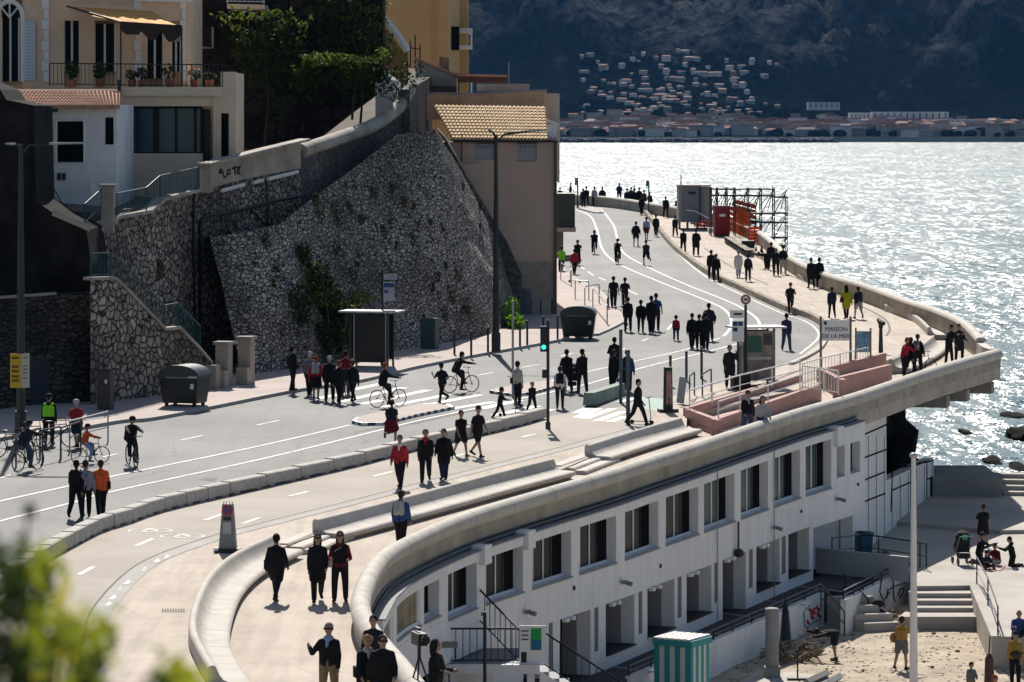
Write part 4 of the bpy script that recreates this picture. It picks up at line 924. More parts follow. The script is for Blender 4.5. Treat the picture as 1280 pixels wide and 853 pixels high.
# yellow wall slope with white coping
o = wall_img('ochre_wall', [(466, 12), (500, 56), (510, 66), (510, 112), (490, 95), (466, 80)], mat('ochre_render', (.25, .17, .06), .9, var=.3, vscale=1), 'ochre garden wall falling away under a curved white coping', .5, lambda x: 196.0)
MB().tube(crv([W(466, 10, 195.8), W(480, 24, 195.8), (W(497, 44, 195.8)), W(509, 64, 195.8)], 4), .22, 6).build('coping', STONEW, o)
# tall yellow block
YY = 232.0
r = empty('yellow_block', tuple(W(520, 110, YY)), 0, 'tall ochre-yellow apartment block with balconies on its sunlit seaward side', 'building'); l0 = Vector(r.location)
OCH = mat('ochre_yellow_wall', (.58, .35, .15), .85, var=.06, vscale=.4)
x0 = W(462, 0, YY).x; x1 = W(560, 0, YY).x; zt = W(0, -60, YY).z; zb = 9
sub(MB().prism([(x0, YY), (x1, YY), (x1 + .95, YY + 16), (x0, YY + 16)], zb, zt), 'walls', OCH, r)
for k, z in enumerate((24.2, 27.3)):
    sub(MB().box((x1 + 1.0, YY + 7, z - 2.2), (.9, 3.5, .2)), 'balcony', STONEW, r); sub(MB().box((x1 + 1.4, YY + 7, z - 1.7), (.08, 3.4, .8)), 'balcony_front', STONEW, r)
sub(MB().box((x1 + .7, YY + 11.5, 24), (.9, 2.5, 12)), 'bay', OCH, r); sub(MB().box((x1 + .7, YY + 11.5, W(0, 34, YY).z), (1.4, 3.2, .35)), 'cornice', STONEW, r)
for z in (19.5, 22.6, 25.6): sub(MB().box((x1 + .42, YY + 3.2, z), (.5, 1.1, 1.5)), 'window', M['glass'], r)
sub(MB().tube([(x1 - .9, YY - .08, zb), (x1 - .9, YY - .08, zt)], .06, 5), 'drain_pipe', OCH, r)
# grey gabled house with red roof edge
YG = 214.0
r = empty('grey_gabled_house', tuple(W(550, 110, YG)), 0, 'small grey gabled house with a red roof edge, chimney and aerials', 'house'); l0 = Vector(r.location)
GRR = mat('grey_render', (.33, .30, .27), .9, var=.2, vscale=.8)
sub(MB().slab([W(521, 73, YG), W(570, 96, YG), W(570, 130, YG), W(516, 130, YG)], (0, 8, 0)), 'walls', GRR, r)
sub(MB().slab([W(518, 71, YG - .2), W(575, 94, YG - .2), W(575, 97, YG - .2), W(518, 74, YG - .2)], (0, 8.4, 0)), 'roof', TILE, r)
sub(MB().box(tuple(W(556, 84, YG + 3)), (.5, .5, 1.1)), 'chimney', mat('chimney_brick', (.2, .14, .11), .9), r); sub(MB().box(tuple(W(552, 77, YG + 3)), (.25, .3, .5)), 'chimney_pot', M['black'], r)
for x, y0_ in ((513, 52), (519, 44), (525, 56)): sub(MB().tube([W(x, 85, YG), W(x, y0_, YG)], .04, 4), 'aerial', M['black'], r)
sub(MB().tube([W(513, 60, YG), W(526, 62, YG)], .03, 4), 'aerial_bar', M['black'], r)
# roofs and long walls between
o = wall_img('dark_red_roof', [(572, 94), (634, 95), (634, 103), (572, 103)], mat('dark_red_tiles', (.10, .045, .035), .85), 'low dark red roof strip right of the grey gable', 3, lambda x: 213.0, cat='roof')
MB().tube([W(572, 94, 212.9), W(634, 95, 212.9)], .07, 5).build('ridge', TILE, o); MB().tube([W(636, 78, 212.9), W(636, 106, 212.9)], .035, 4).build('aerial', M['greymetal'], o)
o = wall_img('long_wall', [(521, 107), (570, 108), (570, 118), (521, 118)], M['black'], 'dark flat roof band of the low house behind the tiled roof', 3, lambda x: 211.5)
o.data.materials[0] = mat('tar_roof', (.025, .024, .024), .8)
o = wall_img('rooftop_wall', [(596, 105), (662, 105), (662, 114), (596, 114)], GRR, 'short greyish rooftop wall right of the dark flat roof', 2, lambda x: 209.5)
TANW = mat('tan_old_wall', (.44, .32, .21), .9, var=.3, vscale=.6, bump=.3, bscale=5)
o = wall_img('long_wall', [(520, 117), (560, 118), (640, 116), (683, 113), (684, 150), (520, 150)], TANW, 'long stained tan wall just above the tiled roof', 2, lambda x: 207.5)
r_ = MB().tube([W(521, 117, 207.3), W(600, 118, 207.3), W(684, 113, 207.3)], .08, 5).build('coping', GRR, o)
cyl0 = W(690, 160, 204); o = MB().cyl((cyl0.x, cyl0.y, cyl0.z - 3), .42, W(690, 117, 204).z - cyl0.z + 3, 16).build('round_tower', mat('pale_chimney', (.52, .43, .34), .85, var=.1)); 
tag(o, 'pale round-cornered stair turret at the right end of the tiled roof', 'turret')
# beige building with tiled lean-to
YB = 197.5
r = empty('beige_building', tuple(R(655, 395)), 0, 'plain beige building with sandy tiled lean-to roof and two shuttered windows', 'building'); l0 = Vector(r.location)
BEI = mat('beige_render', (.58, .42, .33), .85, var=.08, vscale=.5, bump=.1, bscale=10)
XL = W(540, 0, YB).x; XR = W(696, 0, YB).x; zb = zr(YB) - .3; zt = W(0, 178, YB).z
wl = MB()
def fb(x0, y0, x1, y1, Y=YB): wl.slab([W(x0, y1, Y), W(x1, y1, Y), W(x1, y0, Y), W(x0, y0, Y)], (0, .3, 0))
for q in [(545, 178, 593, 400), (618, 178, 646, 400), (671, 178, 696, 400), (593, 200, 618, 400), (646, 202, 671, 400)]: fb(*q)
wl.prism([(XL, YB + .35), (XR, YB + .35), (XR - .1, YB + 12), (XL, YB + 12)], zb, zt)
sub(wl, 'walls', BEI, r)
sub(MB().slab([W(648, 327, YB - .04), W(693, 327, YB - .04), W(693, 397, YB - .04), W(648, 397, YB - .04)], (0, .03, 0)), 'base_band', mat('greenish_render', (.34, .29, .23), .9, var=.2), r)
sub(MB().slab([W(560, 349, YB - .08), W(695, 351, YB - .08), W(695, 353, YB - .08), W(560, 351, YB - .08)], (0, .05, 0)), 'base_ledge', GRR, r)
for x0, x1 in ((593, 618), (646, 671)):
    s_ = sub(MB().slab([W(x0, 201, YB + .1), W(x1, 202, YB + .1), W(x1, 180, YB + .1), W(x0, 180, YB + .1)], (0, .1, 0)), 'shutter', mat('grey_blue_shutter', (.34, .35, .40), .7), r)
    d_ = MB()
    for k in range(4): d_.box(tuple(W(x0 + 5 + k * 5, 184, YB + .08)), (.05, .03, .1))
    sub(d_, 'shutter_holes', M['black'], s_)
rt = MB(); roof_tiles(rt, W(566, 174, YB - .45), W(685, 175, YB - .45), W(681, 134, YB + 6.2), W(543, 132, YB + 6.2), 27, 11, r=.1); sub(rt, 'tiled_roof', TILEY, r)
sub(MB().tube([W(566, 176.5, YB - .45), W(697, 177, YB - .45)], .07, 6), 'gutter', M['dkmetal'], r)
sub(MB().tube([W(694.5, 178, YB - .12), W(694.5, 395, YB - .12)], .08, 6), 'drain_pipe', mat('brown_pipe', (.12, .085, .07), .6), r)
sub(MB().box(tuple(W(575, 245, YB - .4)) , (2.2, .5, 3.4)), 'annex_wall', BEI, r)
sub(MB().slab([W(683, 148, YB + 1), W(699, 155, YB + 1), W(699, 158, YB + 1), W(683, 152, YB + 1)], (0, 5, 0)), 'corner_roof', STONEW, r)
sub(MB().slab([W(684, 156, YB + 1.1), W(696, 156, YB + 1.1), W(696, 172, YB + 1.1), W(684, 172, YB + 1.1)], (0, 4, 0)), 'corner_wall', M['white'], r)
sub(MB().slab([W(683, 172, YB + .9), W(697, 172, YB + .9), W(697, 197, YB + .9), W(683, 197, YB + .9)], (0, 4, 0)), 'corner_block', BEI, r)
dr = sub(MB().slab([W(664, 375, YB - .1), W(690, 373, YB - .1), W(690, 396, YB - .1), W(664, 398, YB - .1)], (0, .05, 0)), 'gate', GRR, r)
for x in (664, 676, 690): sub(MB().tube([W(x, 374, YB - .12), W(x, 397, YB - .12)], .03, 4), 'gate_post', M['dkmetal'], dr)
sub(MB().slab([W(655, 361, YB - .15), W(664, 362, YB - .15), W(664, 394, YB - .15), W(655, 396, YB - .15)], (0, .1, 0)), 'door', mat('blue_grey_door', (.12, .14, .18), .6), r)
sub(MB().box(tuple(W(577, 185, YB - .25)) , (.06, .06, 1.5)), 'vent_pipe', M['dkmetal'], r)
# seaward terrace of the building, seen edge on
r = empty('shop_front', tuple(R(705, 350)), 0, 'small flat-roofed kiosk sticking out past the beige building over the bend', 'kiosk')
p = R(706, 322); r.location = p
MB().box((-.55, 2, 1.95), (2.6, 6, .3)).build('roof', GRR, r); MB().box((-.9, 2.4, .9), (1.6, 5, 1.8)).build('wall', mat('kiosk_wall', (.18, .16, .14), .8), r); MB().box((.05, 1.5, 3.3), (1.3, 4, 2.3)).build('upper_box', mat('dark_green_box', (.03, .045, .04), .6), r)
# ================= white building under the deck, terrace and beach =================
FC = [p for p in shft(par, .42) if p.y > 91.5]
for i, p in enumerate(FC):
    if 640 + F * p.x / p.y > 1085: FC = FC[:i + 1]; break
FZ = 2.9
def fac(px, off=0.0):
    """point of the facade line seen in column px, pushed inwards by off"""
    k = (px - 640) / F; best = None
    for a, b in zip(FC, FC[1:]):
        da = a.x - k * a.y; db = b.x - k * b.y
        if da * db <= 0 or (b is FC[-1] and best is None and abs(db) < 1):
            t = da / (da - db) if da != db else 0; p = a.lerp(b, t); d = (b - a).normalized()
            if d.y > 0 and d.x > -.2 or True: best = (p, d)
    p, d = best; n = Vector((-d.y, d.x, 0)).normalized()
    q = p + n * off; return Vector((q.x, q.y, 0)), p
def zl(Y): return zr(Y) - .25
def ztopw(p): return zl(p.y) - .62
def bit(mb, xa, xb, z0, z1, o0, o1, mi=0):
    n = max(1, int((xb - xa) / 14)); g = lambda z, p: z(p) if callable(z) else z
    for i in range(n):
        a = xa + (xb - xa) * i / n; b = xa + (xb - xa) * (i + 1) / n
        A, pa = fac(a, o0); B, pb = fac(b, o0); A2, _ = fac(a, o1); B2, _ = fac(b, o1)
        za0, zb0, za1, zb1 = g(z0, pa), g(z0, pb), g(z1, pa), g(z1, pb)
        mb.hexa([(A.x, A.y, za0), (B.x, B.y, zb0), (B2.x, B2.y, zb0), (A2.x, A2.y, za0), (A.x, A.y, za1), (B.x, B.y, zb1), (B2.x, B2.y, zb1), (A2.x, A2.y, za1)], mi)
hb = empty('white_building', (0, 0, 0), 0, 'long white two-storey building with tall dark windows under the curved promenade', 'building')
SILL = 6.25
ups = [(480, 491, 6.5), (496, 525, 6.5), (530, 549, 6.5), (560, 596, SILL), (607, 654, SILL), (665, 714, SILL), (724, 770, SILL), (781, 823, SILL), (832, 873, SILL), (880, 918, SILL), (926, 960, SILL), (967, 1000, SILL), (1007, 1039, SILL)]
WHT = M['white']; XE = 1081
wl = MB(); prev = 477
for a, b, sl in ups: bit(wl, prev, a, SILL, ztopw, 0, .5); prev = b
bit(wl, prev, 1046, SILL, ztopw, 0, .5); bit(wl, 1056, 1063, SILL, ztopw, 0, .5); bit(wl, 1075, XE, SILL, ztopw, 0, .5)
for a, b in ((1046, 1056), (1063, 1075)): bit(wl, a, b, 7.75, ztopw, 0, .5); bit(wl, a, b, SILL, 6.55, 0, .5)
bit(wl, 477, XE, 5.0, SILL, 0, .5)
bit(wl, 477, 550, SILL, 6.5, .02, .5)
sub_ = wl.build('upper_wall', WHT, hb)
bm_ = MB(); bit(bm_, 477, XE, ztopw, lambda p: zl(p.y) - .33, -.03, .6); bm_.build('beam', WHT, hb)
dk_ = MB(); bit(dk_, 477, XE, lambda p: zl(p.y) - .215, lambda p: zl(p.y) - .5 + .28, .1, .7); 
cb = MB()
for oo, zz in ((.22, -.24), (.30, -.17), (.26, -.12)):
    pth = [fac(x, .02 + oo)[0] + Vector((0, 0, zl(fac(x)[1].y) + zz)) for x in range(478, 1080, 8)]; cb.tube(pth, .035, 5)
cb.build('cable_tray', M['black'], hb)
lg = MB(); bit(lg, 477, XE, lambda p: zl(p.y) - .328, lambda p: zl(p.y) - .29, -.10, .6); lg.build('ledge', mat('grey_ledge', (.25, .25, .26), .8), hb)
rear = MB(); bit(rear, 477, XE, lambda p: zl(p.y) - .285, lambda p: zl(p.y) - .03, .42, .7); rear.build('shadow_gap', M['black'], hb)  # black back of the gap paints its shadow
TEALG = mat('teal_window_glass', (.006, .035, .04), .25, spec=.12); GOLD = mat('gold_reflection_paint', (.22, .165, .07), .2, spec=.5, var=.5, vscale=1.5)  # gold mottling paints a reflection into the corner panes
DARKP = mat('dark_panel', (.014, .013, .016), .8, spec=0)
for i, (a, b, sl) in enumerate(ups):
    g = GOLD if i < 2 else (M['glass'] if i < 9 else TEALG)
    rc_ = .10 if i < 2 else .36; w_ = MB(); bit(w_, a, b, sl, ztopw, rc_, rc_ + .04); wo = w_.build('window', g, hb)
    if i >= 2:
        p_ = MB(); mid = a + (b - a) * .76; bit(p_, mid, b, sl, ztopw, .33, .355); p_.build('dark_panel', DARKP, wo)
        f_ = MB()
        for t in (.27, .53, .76): bit(f_, a + (b - a) * t, a + (b - a) * t + 1.1, sl, ztopw, .335, .355)
        bit(f_, a, b, sl, sl + .07, .27, .35)
        f_.build('frame', M['whitepaint'], wo)
    else:
        f_ = MB()
        bit(f_, a, a + 1.5, sl, ztopw, .03, .095); bit(f_, b - 1.5, b, sl, ztopw, .03, .095); bit(f_, a, b, sl, sl + .09, .03, .095); f_.build('frame', M['whitepaint'], wo)
    s_ = MB(); bit(s_, a, b, sl - .06, sl - .005, -.07, .28); s_.build('sill', mat('grey_sill', (.3, .31, .32), .8), wo)
for a, b in ((1046, 1056), (1063, 1075)):
    w_ = MB(); bit(w_, a, b, 6.55, 7.75, .32, .36); wo = w_.build('window', M['glass'], hb); s_ = MB(); bit(s_, a, b, 6.5, 6.545, -.05, .3); s_.build('sill', WHT, wo)
# brackets at the parapet foot
for x in (602, 657): 
    q = MB(); bit(q, x - 4, x + 5, lambda p: zl(p.y) - .75, lambda p: zl(p.y) - .2, -.2, .3); q.build('bracket', WHT, hb)
q = MB(); bit(q, 1041, 1049, lambda p: zl(p.y) - .95, lambda p: zl(p.y) - .2, -.2, .3); q.build('bracket', WHT, hb)
# ground floor
lows = [(656, 684, 3.3), (702, 740, FZ), (759, 795, 3.35), (811, 845, 3.35), (860, 891, 3.35), (905, 934, FZ), (947, 976, 3.35), (987, 1013, 3.35)]
wl = MB(); prev = 560
for a, b, sl in lows:
    bit(wl, prev, a, FZ - .05, 5.0, .05, .55); prev = b
    if sl == FZ: wl.build('ground_floor_wall', WHT, hb); wl = MB()
    if sl > FZ: bit(wl, a, b, FZ - .05, sl, .05, .55)
bit(wl, 1013, 1018, FZ - .05, 5.0, .05, .55)
wl.build('ground_floor_wall', WHT, hb)
for a, b, sl in lows:
    w_ = MB(); bit(w_, a, b, sl, 5.0, 1.0, 1.05); wo = w_.build('window' if sl > FZ else 'doorway', mat('dark_interior_pane', (.005, .006, .009), .7, spec=0), hb)  # near-black pane stands in for the unlit rooms behind
    s_ = MB(); bit(s_, a, b, sl - .03, sl + .005, -.03, 1.0); s_.build('sill', mat('brown_sill', (.035, .022, .024), .7), wo)
    j_ = MB(); bit(j_, b - 1, b + 1.5, sl, 5.0, .5, 1.0); j_.build('jamb', mat('lilac_jamb', (.3, .28, .3), .8), wo)
for x in (690, 747, 802, 851, 897, 940, 981): 
    q = MB(); bit(q, x - 2, x + 2, 3.6, 5.0, .03, .055); q.build('recessed_strip', mat('grey_strip', (.16, .16, .18), .7), hb)
for x in (652, 706, 714, 764, 771, 814, 822, 862, 869, 908, 915, 952, 957): 
    q = MB(); bit(q, x - 1.3, x + 1.3, 4.88, 4.995, -.12, .05); q.build('rafter_end', WHT, hb)
# small fittings on the white band
fit = mat('fitting_grey', (.2, .2, .2), .5)
for x, z in ((776, 5.55), (655, 5.62), (965, 5.5), (1045, 5.75)):
    c, _ = fac(x, -.12); q = MB().box((c.x, c.y, z), (.12, .3, .1), -.3); q.tube([(c.x, c.y, z), (c.x + .25, c.y - .1, z - .06)], [.06, .08], 6); q.build('camera', fit, hb)
for x, z in ((717, 5.85), (825, 5.6), (1001, 5.7), (1072, 6.05)):
    c, _ = fac(x, -.02); MB().box((c.x, c.y, z), (.08, .12, .12)).build('vent', M['black'], hb)
for x, z in ((893, 5.55), (979, 5.85)): 
    q = MB(); bit(q, x - 2.5, x + 2.5, z - .13, z + .13, -.03, -.002); q.build('notice', M['whitepaint'], hb)
c, _ = fac(919, -.12); MB().tube([(c.x, c.y, 5.0), (c.x, c.y, 6.2)], .04, 5).build('pipe', M['dkmetal'], hb); MB().ell((c.x, c.y - .1, 5.1), (.2, .2, .16), 8, 6).build('lamp', M['dkmetal'], hb)
for x in (895, 966): 
    c, pp = fac(x, -.06); MB().tube([(c.x, c.y, FZ), (c.x, c.y, 5.3), (c.x, c.y, zl(pp.y) - .3)], .022, 5).build('drain_pipe', M['greymetal'], hb)
# end of the building: wall panels towards the sea
e_top = [(1080, 566), (1109, 550), (1109, 601), (1166, 575), (1166, 628), (1118, 690), (1066, 700), (1066, 640), (1080, 625)]
E0 = G(1066, 700, FZ); E1 = G(1166, 622, FZ); d_ = (E1 - E0).normalized()
def ept(px, z, off=0):
    k = (px - 640) / F; t = (k * E0.y - E0.x) / (d_.x - k * d_.y); p = E0 + d_ * t; n_ = Vector((-d_.y, d_.x, 0)); q = p + n_ * off; return Vector((q.x, q.y, z))
def ez(px, py): p = ept(px, 0); return ZC - (py - YH) * p.y / F
def ewall(pts, off, th): 
    A = [ept(x, ez(x, y), off) for x, y in pts]; return A, Vector((-d_.y, d_.x, 0)) * th
A, of = ewall([(1066, 703), (1066, 524), (1108, 512), (1108, 601), (1167, 573), (1167, 622)], 0, .5)
mb = MB().slab(A, of); mb.build('end_wall', WHT, hb)
jn = MB()
def jline(a, b, w=.035): 
    p, q = ept(a[0], ez(*a), -.012), ept(b[0], ez(*b), -.012); jn.tube([p, q], w, 4)
for a, b in [((1081, 543), (1108, 531)), ((1081, 572), (1108, 562)), ((1081, 600), (1106, 590)), ((1081, 627), (1106, 617)), ((1115, 587), (1166, 568 + 8)), ((1115, 587), (1113, 640)), ((1115, 613), (1138, 603)), ((1138, 587), (1138, 636)), ((1140, 582), (1158, 577)), ((1158, 577), (1158, 628)), ((1158, 600), (1166, 596))]: jline(a, b)
for x in range(1085, 1166, 10): 
    if x < 1108: jline((x, 545), (x, 690), .012)
    else: jline((x, 604 - (x - 1108) * .48), (x, 690 - (x - 1080) * .75), .012)
jn.build('panel_joints', DARKP, hb)
# recessed ground floor link with bins
p0, _ = fac(1019, .3); p1 = ept(1070, 0, .4)
MB().hexa([(p0.x + .3, p0.y + 3, FZ - .05), (p1.x, p1.y, FZ - .05), (p1.x, p1.y + .4, FZ - .05), (p0.x + .3, p0.y + 3.4, FZ - .05), (p0.x + .3, p0.y + 3, 5), (p1.x, p1.y, 5), (p1.x, p1.y + .4, 5), (p0.x + .3, p0.y + 3.4, 5)]).build('link_wall', mat('blue_white_wall', (.5, .53, .58), .8), hb)
s_ = MB(); bit(s_, 1014, XE, 4.9, 4.995, .0, 3.2); s_.build('soffit', WHT, hb)
# unseen continuation of the building towards the camera
mb = MB(); nr = [p for p in par if p.y <= FC[0].y + .1]
mb.ribbon([Vector((p.x, p.y, 1.5)) for p in nr], [Vector((p.x, p.y, p.z - .3)) for p in nr]); mb.build('near_wall', WHT, hb)

# ---------- ground: sand, terrace, plaza ----------
SANDM = mat('beach_sand', (.42, .345, .255), .95, var=.28, vscale=.9, col2=(.54, .455, .35), bump=1.0, bscale=3)
PLZ = mat('plaza_concrete', (.40, .365, .325), .85, var=.16, vscale=.3, col2=(.48, .445, .40), bump=.1, bscale=10)
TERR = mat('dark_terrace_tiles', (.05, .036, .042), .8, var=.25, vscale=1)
o = MB().prism([(-2, 60), (60, 60), (60, 142), (10, 142), (4, 122)], -1, 1.8)
sv = []
mb = MB(); nxs, nys = 90, 120
for j in range(nys + 1):
    for i in range(nxs + 1):
        x = 0 + 45 * i / nxs; y = 70 + 72 * j / nys; sv.append((x, y, 1.8 + .10 * noise.fractal(Vector((x * .35, y * .35, 0)), 1, 2, 4)))
mb.add(sv, [(j * (nxs + 1) + i, j * (nxs + 1) + i + 1, (j + 1) * (nxs + 1) + i + 1, (j + 1) * (nxs + 1) + i) for j in range(nys) for i in range(nxs)])
mb.add([(45, 70, 1.8), (70, 70, -1), (70, 142, -1), (45, 142, 1.8)], [(0, 1, 2, 3)]); mb.add([(0, 70, 1.8), (45, 70, 1.8), (45, 50, 1.4), (0, 50, 1.4)], [(0, 1, 2, 3)])
o = mb.build('beach_sand', SANDM); struct(o)
# terrace along the facade
W1 = [G(790, 893, 1.8), G(901, 841, 1.8), G(1030, 781, 1.8)]
fpts = [fac(x, .3)[0] for x in range(520, 1081, 20)]
tp = [(p.x, p.y) for p in fpts] + [(ept(1100, 0).x, ept(1100, 0).y), (14.5, 150), (G(1139, 745, 1.8).x, 144.2), (W1[2].x - .15, W1[2].y + .06), (W1[0].x - .15, W1[0].y + .06), (-1, 90)]
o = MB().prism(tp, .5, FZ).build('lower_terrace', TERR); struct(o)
mb = MB()
for (a, b) in [((740, 845), (800, 855)), ((795, 810), (845, 820)), ((853, 788), (912, 795)), ((900, 768), (955, 774)), ((940, 750), (1005, 756)), ((980, 733), (1060, 739)), ((1003, 716), (1050, 720)), ((700, 870), (760, 880))]:
    mb.tube([G(a[0], a[1], FZ + .006), G(b[0], b[1], FZ + .006)], .1, 4)
mb = MB()
for (a, b) in [((746, 830), (815, 841)), ((800, 808), (860, 817)), ((853, 787), (912, 795)), ((900, 766), (960, 775)), ((942, 749), (1005, 757)), ((982, 731), (1055, 740))]:
    A, B = G(a[0], a[1], FZ), G(b[0], b[1], FZ); dd = (B - A).normalized(); nn = Vector((-dd.y, dd.x, 0)) * .16; u = Vector((0, 0, .006))
    mb.add([A - nn + u, B - nn + u, B + nn + u, A + nn + u], [(0, 1, 2, 3)])
o = mb.build('terrace_bands', mat('pale_band', (.2, .195, .2), .8)); struct(o)
# plaza
s0 = G(1139, 733, FZ); s1 = G(1222, 732, FZ); c0 = G(1252, 796, FZ)
pz = [(15.2, 150), (15.95, 144.4), (G(1139, 733, FZ).x, s0.y), (s1.x, s1.y), (c0.x, c0.y), (48, c0.y - 2), (48, 172), (ept(1167, 0).x - .2, 178), (ept(1167, 0, .4).x, ept(1167, 0, .4).y), (ept(1070, 0, .4).x, ept(1070, 0, .4).y)]
o = MB().prism(pz, -1, FZ + .004).build('plaza', PLZ); struct(o)
ra = G(1100, 655, FZ); rb = G(1250, 668, FZ); rcx = G(1420, 668, FZ)
o = MB().prism([(ra.x, ra.y), (rb.x, rb.y), (40, rb.y + 3), (40, 171.9), (ept(1166, 0).x - .2, 171.9), (ept(1166, 0, .35).x, ept(1166, 0, .35).y), (ept(1112, 0, .35).x, ept(1112, 0, .35).y)], FZ, FZ + .17).build('upper_plaza', PLZ); struct(o)
q0 = G(1166, 625, FZ); 
o = MB().prism([(q0.x, 169.7), (22.6, 169.7), (22.6, 176), (q0.x, 176)], FZ + .17, 3.9).build('quay_block', mat('quay_concrete', (.25, .25, .25), .9, var=.2, vscale=.5)); tag(o, 'raised concrete quay block with a shaded face at the end of the white building', 'quay')
r = empty('quay_steps', (0, 0, 0), 0, 'pale concrete steps climbing the right side of the quay block', 'steps')
for k in range(4): MB().prism([(22.7, 169.9 + k * .8), (28, 169.0 + k * .8), (28, 169.8 + k * .8), (22.7, 170.7 + k * .8)], FZ + .17, FZ + .35 + k * .2).build('step', PLZ, r)
# wide steps to the sand
r = empty('beach_steps', (0, 0, 0), 0, 'wide reddish-shadowed steps from the plaza down to the sand', 'steps')
ST = mat('step_concrete', (.46, .41, .37), .85, var=.12, vscale=.8)
for k in range(3):
    y0 = s0.y - .75 * k; dx = (c0.x - s1.x) * (.75 * (k + 1)) / (s1.y - c0.y)
    MB().prism([(s0.x - .1, y0), (s1.x + dx - .02, y0), (s1.x + dx - .02, y0 - .75), (s0.x - .1, y0 - .75)], .5, FZ - .17 * (k + 1)).build('step', ST, r)
yy = s0.y - 2.25
MB().prism([(s0.x - .5, yy), (G(1240, 0 + 770, 2.2).x, yy), (G(1243, 770, 2.2).x, yy - 1.6), (s0.x - .9, yy - 1.6)], .5, 2.23).build('landing', ST, r)
MB().prism([(s0.x - .9, yy - 1.61), (G(1243, 770, 2.2).x, yy - 1.61), (G(1243, 770, 2.2).x, yy - 1.95), (s0.x - .9, yy - 1.95)], .5, 2.32).build('kerb_block', PLZ, r)
o = MB().prism([(s1.x, s1.y), (c0.x, c0.y), (c0.x - .35, c0.y), (s1.x - .3, s1.y)], 1, FZ + .02).build('ramp_edge', PLZ); tag(o, 'sloping-edge concrete side wall right of the beach steps', 'wall')
# white walls with railings
def lowwall(A, B, ztop, label, th=.22):
    dd = (B - A).normalized(); nn = Vector((-dd.y, dd.x, 0)) * th
    o = MB().hexa([(A.x, A.y, 1.2), (B.x, B.y, 1.2), (B.x + nn.x, B.y + nn.y, 1.2), (A.x + nn.x, A.y + nn.y, 1.2), (A.x, A.y, ztop), (B.x, B.y, ztop), (B.x + nn.x, B.y + nn.y, ztop), (A.x + nn.x, A.y + nn.y, ztop)]).build('low_wall', M['white']); tag(o, label, 'wall'); return o
o1 = lowwall(W1[0], W1[2], 2.98, 'white beach wall with red painted figures beside the striped hut')
mural = MB(); RED = mat('mural_red', (.5, .03, .02), .7)
def wp(px, py, off=.02): 
    A = W1[0]; B = W1[2]; dd = (B - A).normalized(); k = (px - 640) / F; t = (k * A.y - A.x) / (dd.x - k * dd.y); p = A + dd * t - Vector((-dd.y, dd.x, 0)) * off; return Vector((p.x, p.y, ZC - (py - YH) * p.y / F))
for st in [[(1011, 762), (1014, 764), (1013, 770), (1016, 773)], [(1014, 764), (1018, 761)], [(1020, 759), (1023, 762), (1021, 767), (1025, 771)], [(1008, 776), (1010, 780)], [(1018, 766), (1014, 768)]]: mural.tube([wp(*q) for q in st], .06, 4)
mural.build('red_figures', RED, o1)
mural = MB()
for st in [[(1004, 765), (1005, 782), (1010, 788)], [(1008, 786), (1016, 778), (1026, 774)], [(1006, 763), (1012, 757)]]: mural.tube([wp(*q) for q in st], .03, 4)
mural.build('teal_lines', mat('mural_teal', (.1, .3, .3), .7), o1)
W2a, W2b = G(1058, 792, 1.8), G(1139, 748, 1.8)
o2 = lowwall(W2a, W2b, 3.02, 'white wall with thin black graffiti between the narrow and the wide beach steps')
def wq(px, py, off=.02):
    A, B = W2a, W2b; dd = (B - A).normalized(); k = (px - 640) / F; t = (k * A.y - A.x) / (dd.x - k * dd.y); p = A + dd * t - Vector((-dd.y, dd.x, 0)) * off; return Vector((p.x, p.y, ZC - (py - YH) * p.y / F))
gf = MB()
for st in [[(1101, 725), (1099, 740), (1104, 752), (1108, 745), (1112, 740)], [(1108, 748), (1109, 738), (1116, 735)], [(1116, 715), (1116, 745), (1118, 752)], [(1122, 745), (1124, 737), (1129, 735), (1128, 742), (1124, 747)], [(1114, 734), (1132, 728)]]: gf.tube([wq(*q) for q in st], .03, 4)
gf.build('graffiti', M['black'], o2)
U = Vector((0, 0, 1.2))
def zset(p, z): return Vector((p.x, p.y, z))
nnb = Vector((-.1, .05, 0))
n_ = 10
railing([zset(W1[0].lerp(W1[2], k / n_) + nnb, 2.98) for k in range(n_ + 1)], 'dark metal railing on the white beach wall behind the striped hut', .32, m_=M['dkmetal'], infill=False, r0=.035)
railing([zset(W2a.lerp(W2b, k / 7) + nnb, 3.02) for k in range(8)], 'dark metal railing on the graffitied white wall', .32, m_=M['dkmetal'], infill=False, r0=.035)
railing([G(1085, 781, 1.85), G(1056, 750, 2.6)], 'handrail of the narrow beach steps fixed to the graffitied wall', .95, m_=M['dkmetal'], infill=False)
railing([G(1058, 800, 1.85) + Vector((0, .8, 0)), G(1030, 768, 2.9) + Vector((0, 1.2, 0))], 'handrail on the far side of the narrow beach steps', .9, m_=M['dkmetal'], infill=False)
railing([G(1251, 795, FZ) - Vector((.1, 0, 0)), G(1235, 757, FZ), G(1221, 730, FZ)], 'dark handrail down the right side of the wide beach steps', 1.0, m_=M['dkmetal'], infill=False)
railing([G(1040, 705, FZ + .35) , G(1075, 700, FZ), G(1098, 702, FZ), G(1150, 710, FZ), G(1158, 712, FZ)], 'dark handrail between the white building and the plaza steps', 1.0, m_=M['dkmetal'], infill=False)
r = empty('narrow_steps', (0, 0, 0), 0, 'narrow dark red-edged steps between the two white beach walls', 'steps')
REDST = mat('dark_red_step', (.10, .03, .035), .8)
A0 = W1[2] + Vector((.15, .1, 0)); dn = (W2a - W1[2]); dn = Vector((.35, -1, 0)).normalized(); sd_ = Vector((W2a.x - A0.x, W2a.y - A0.y, 0)) 
a1 = Vector((W1[2].x + .1, W1[2].y - .1, 0)); b1 = Vector((W2a.x + .9, W2a.y + 2.6, 0))
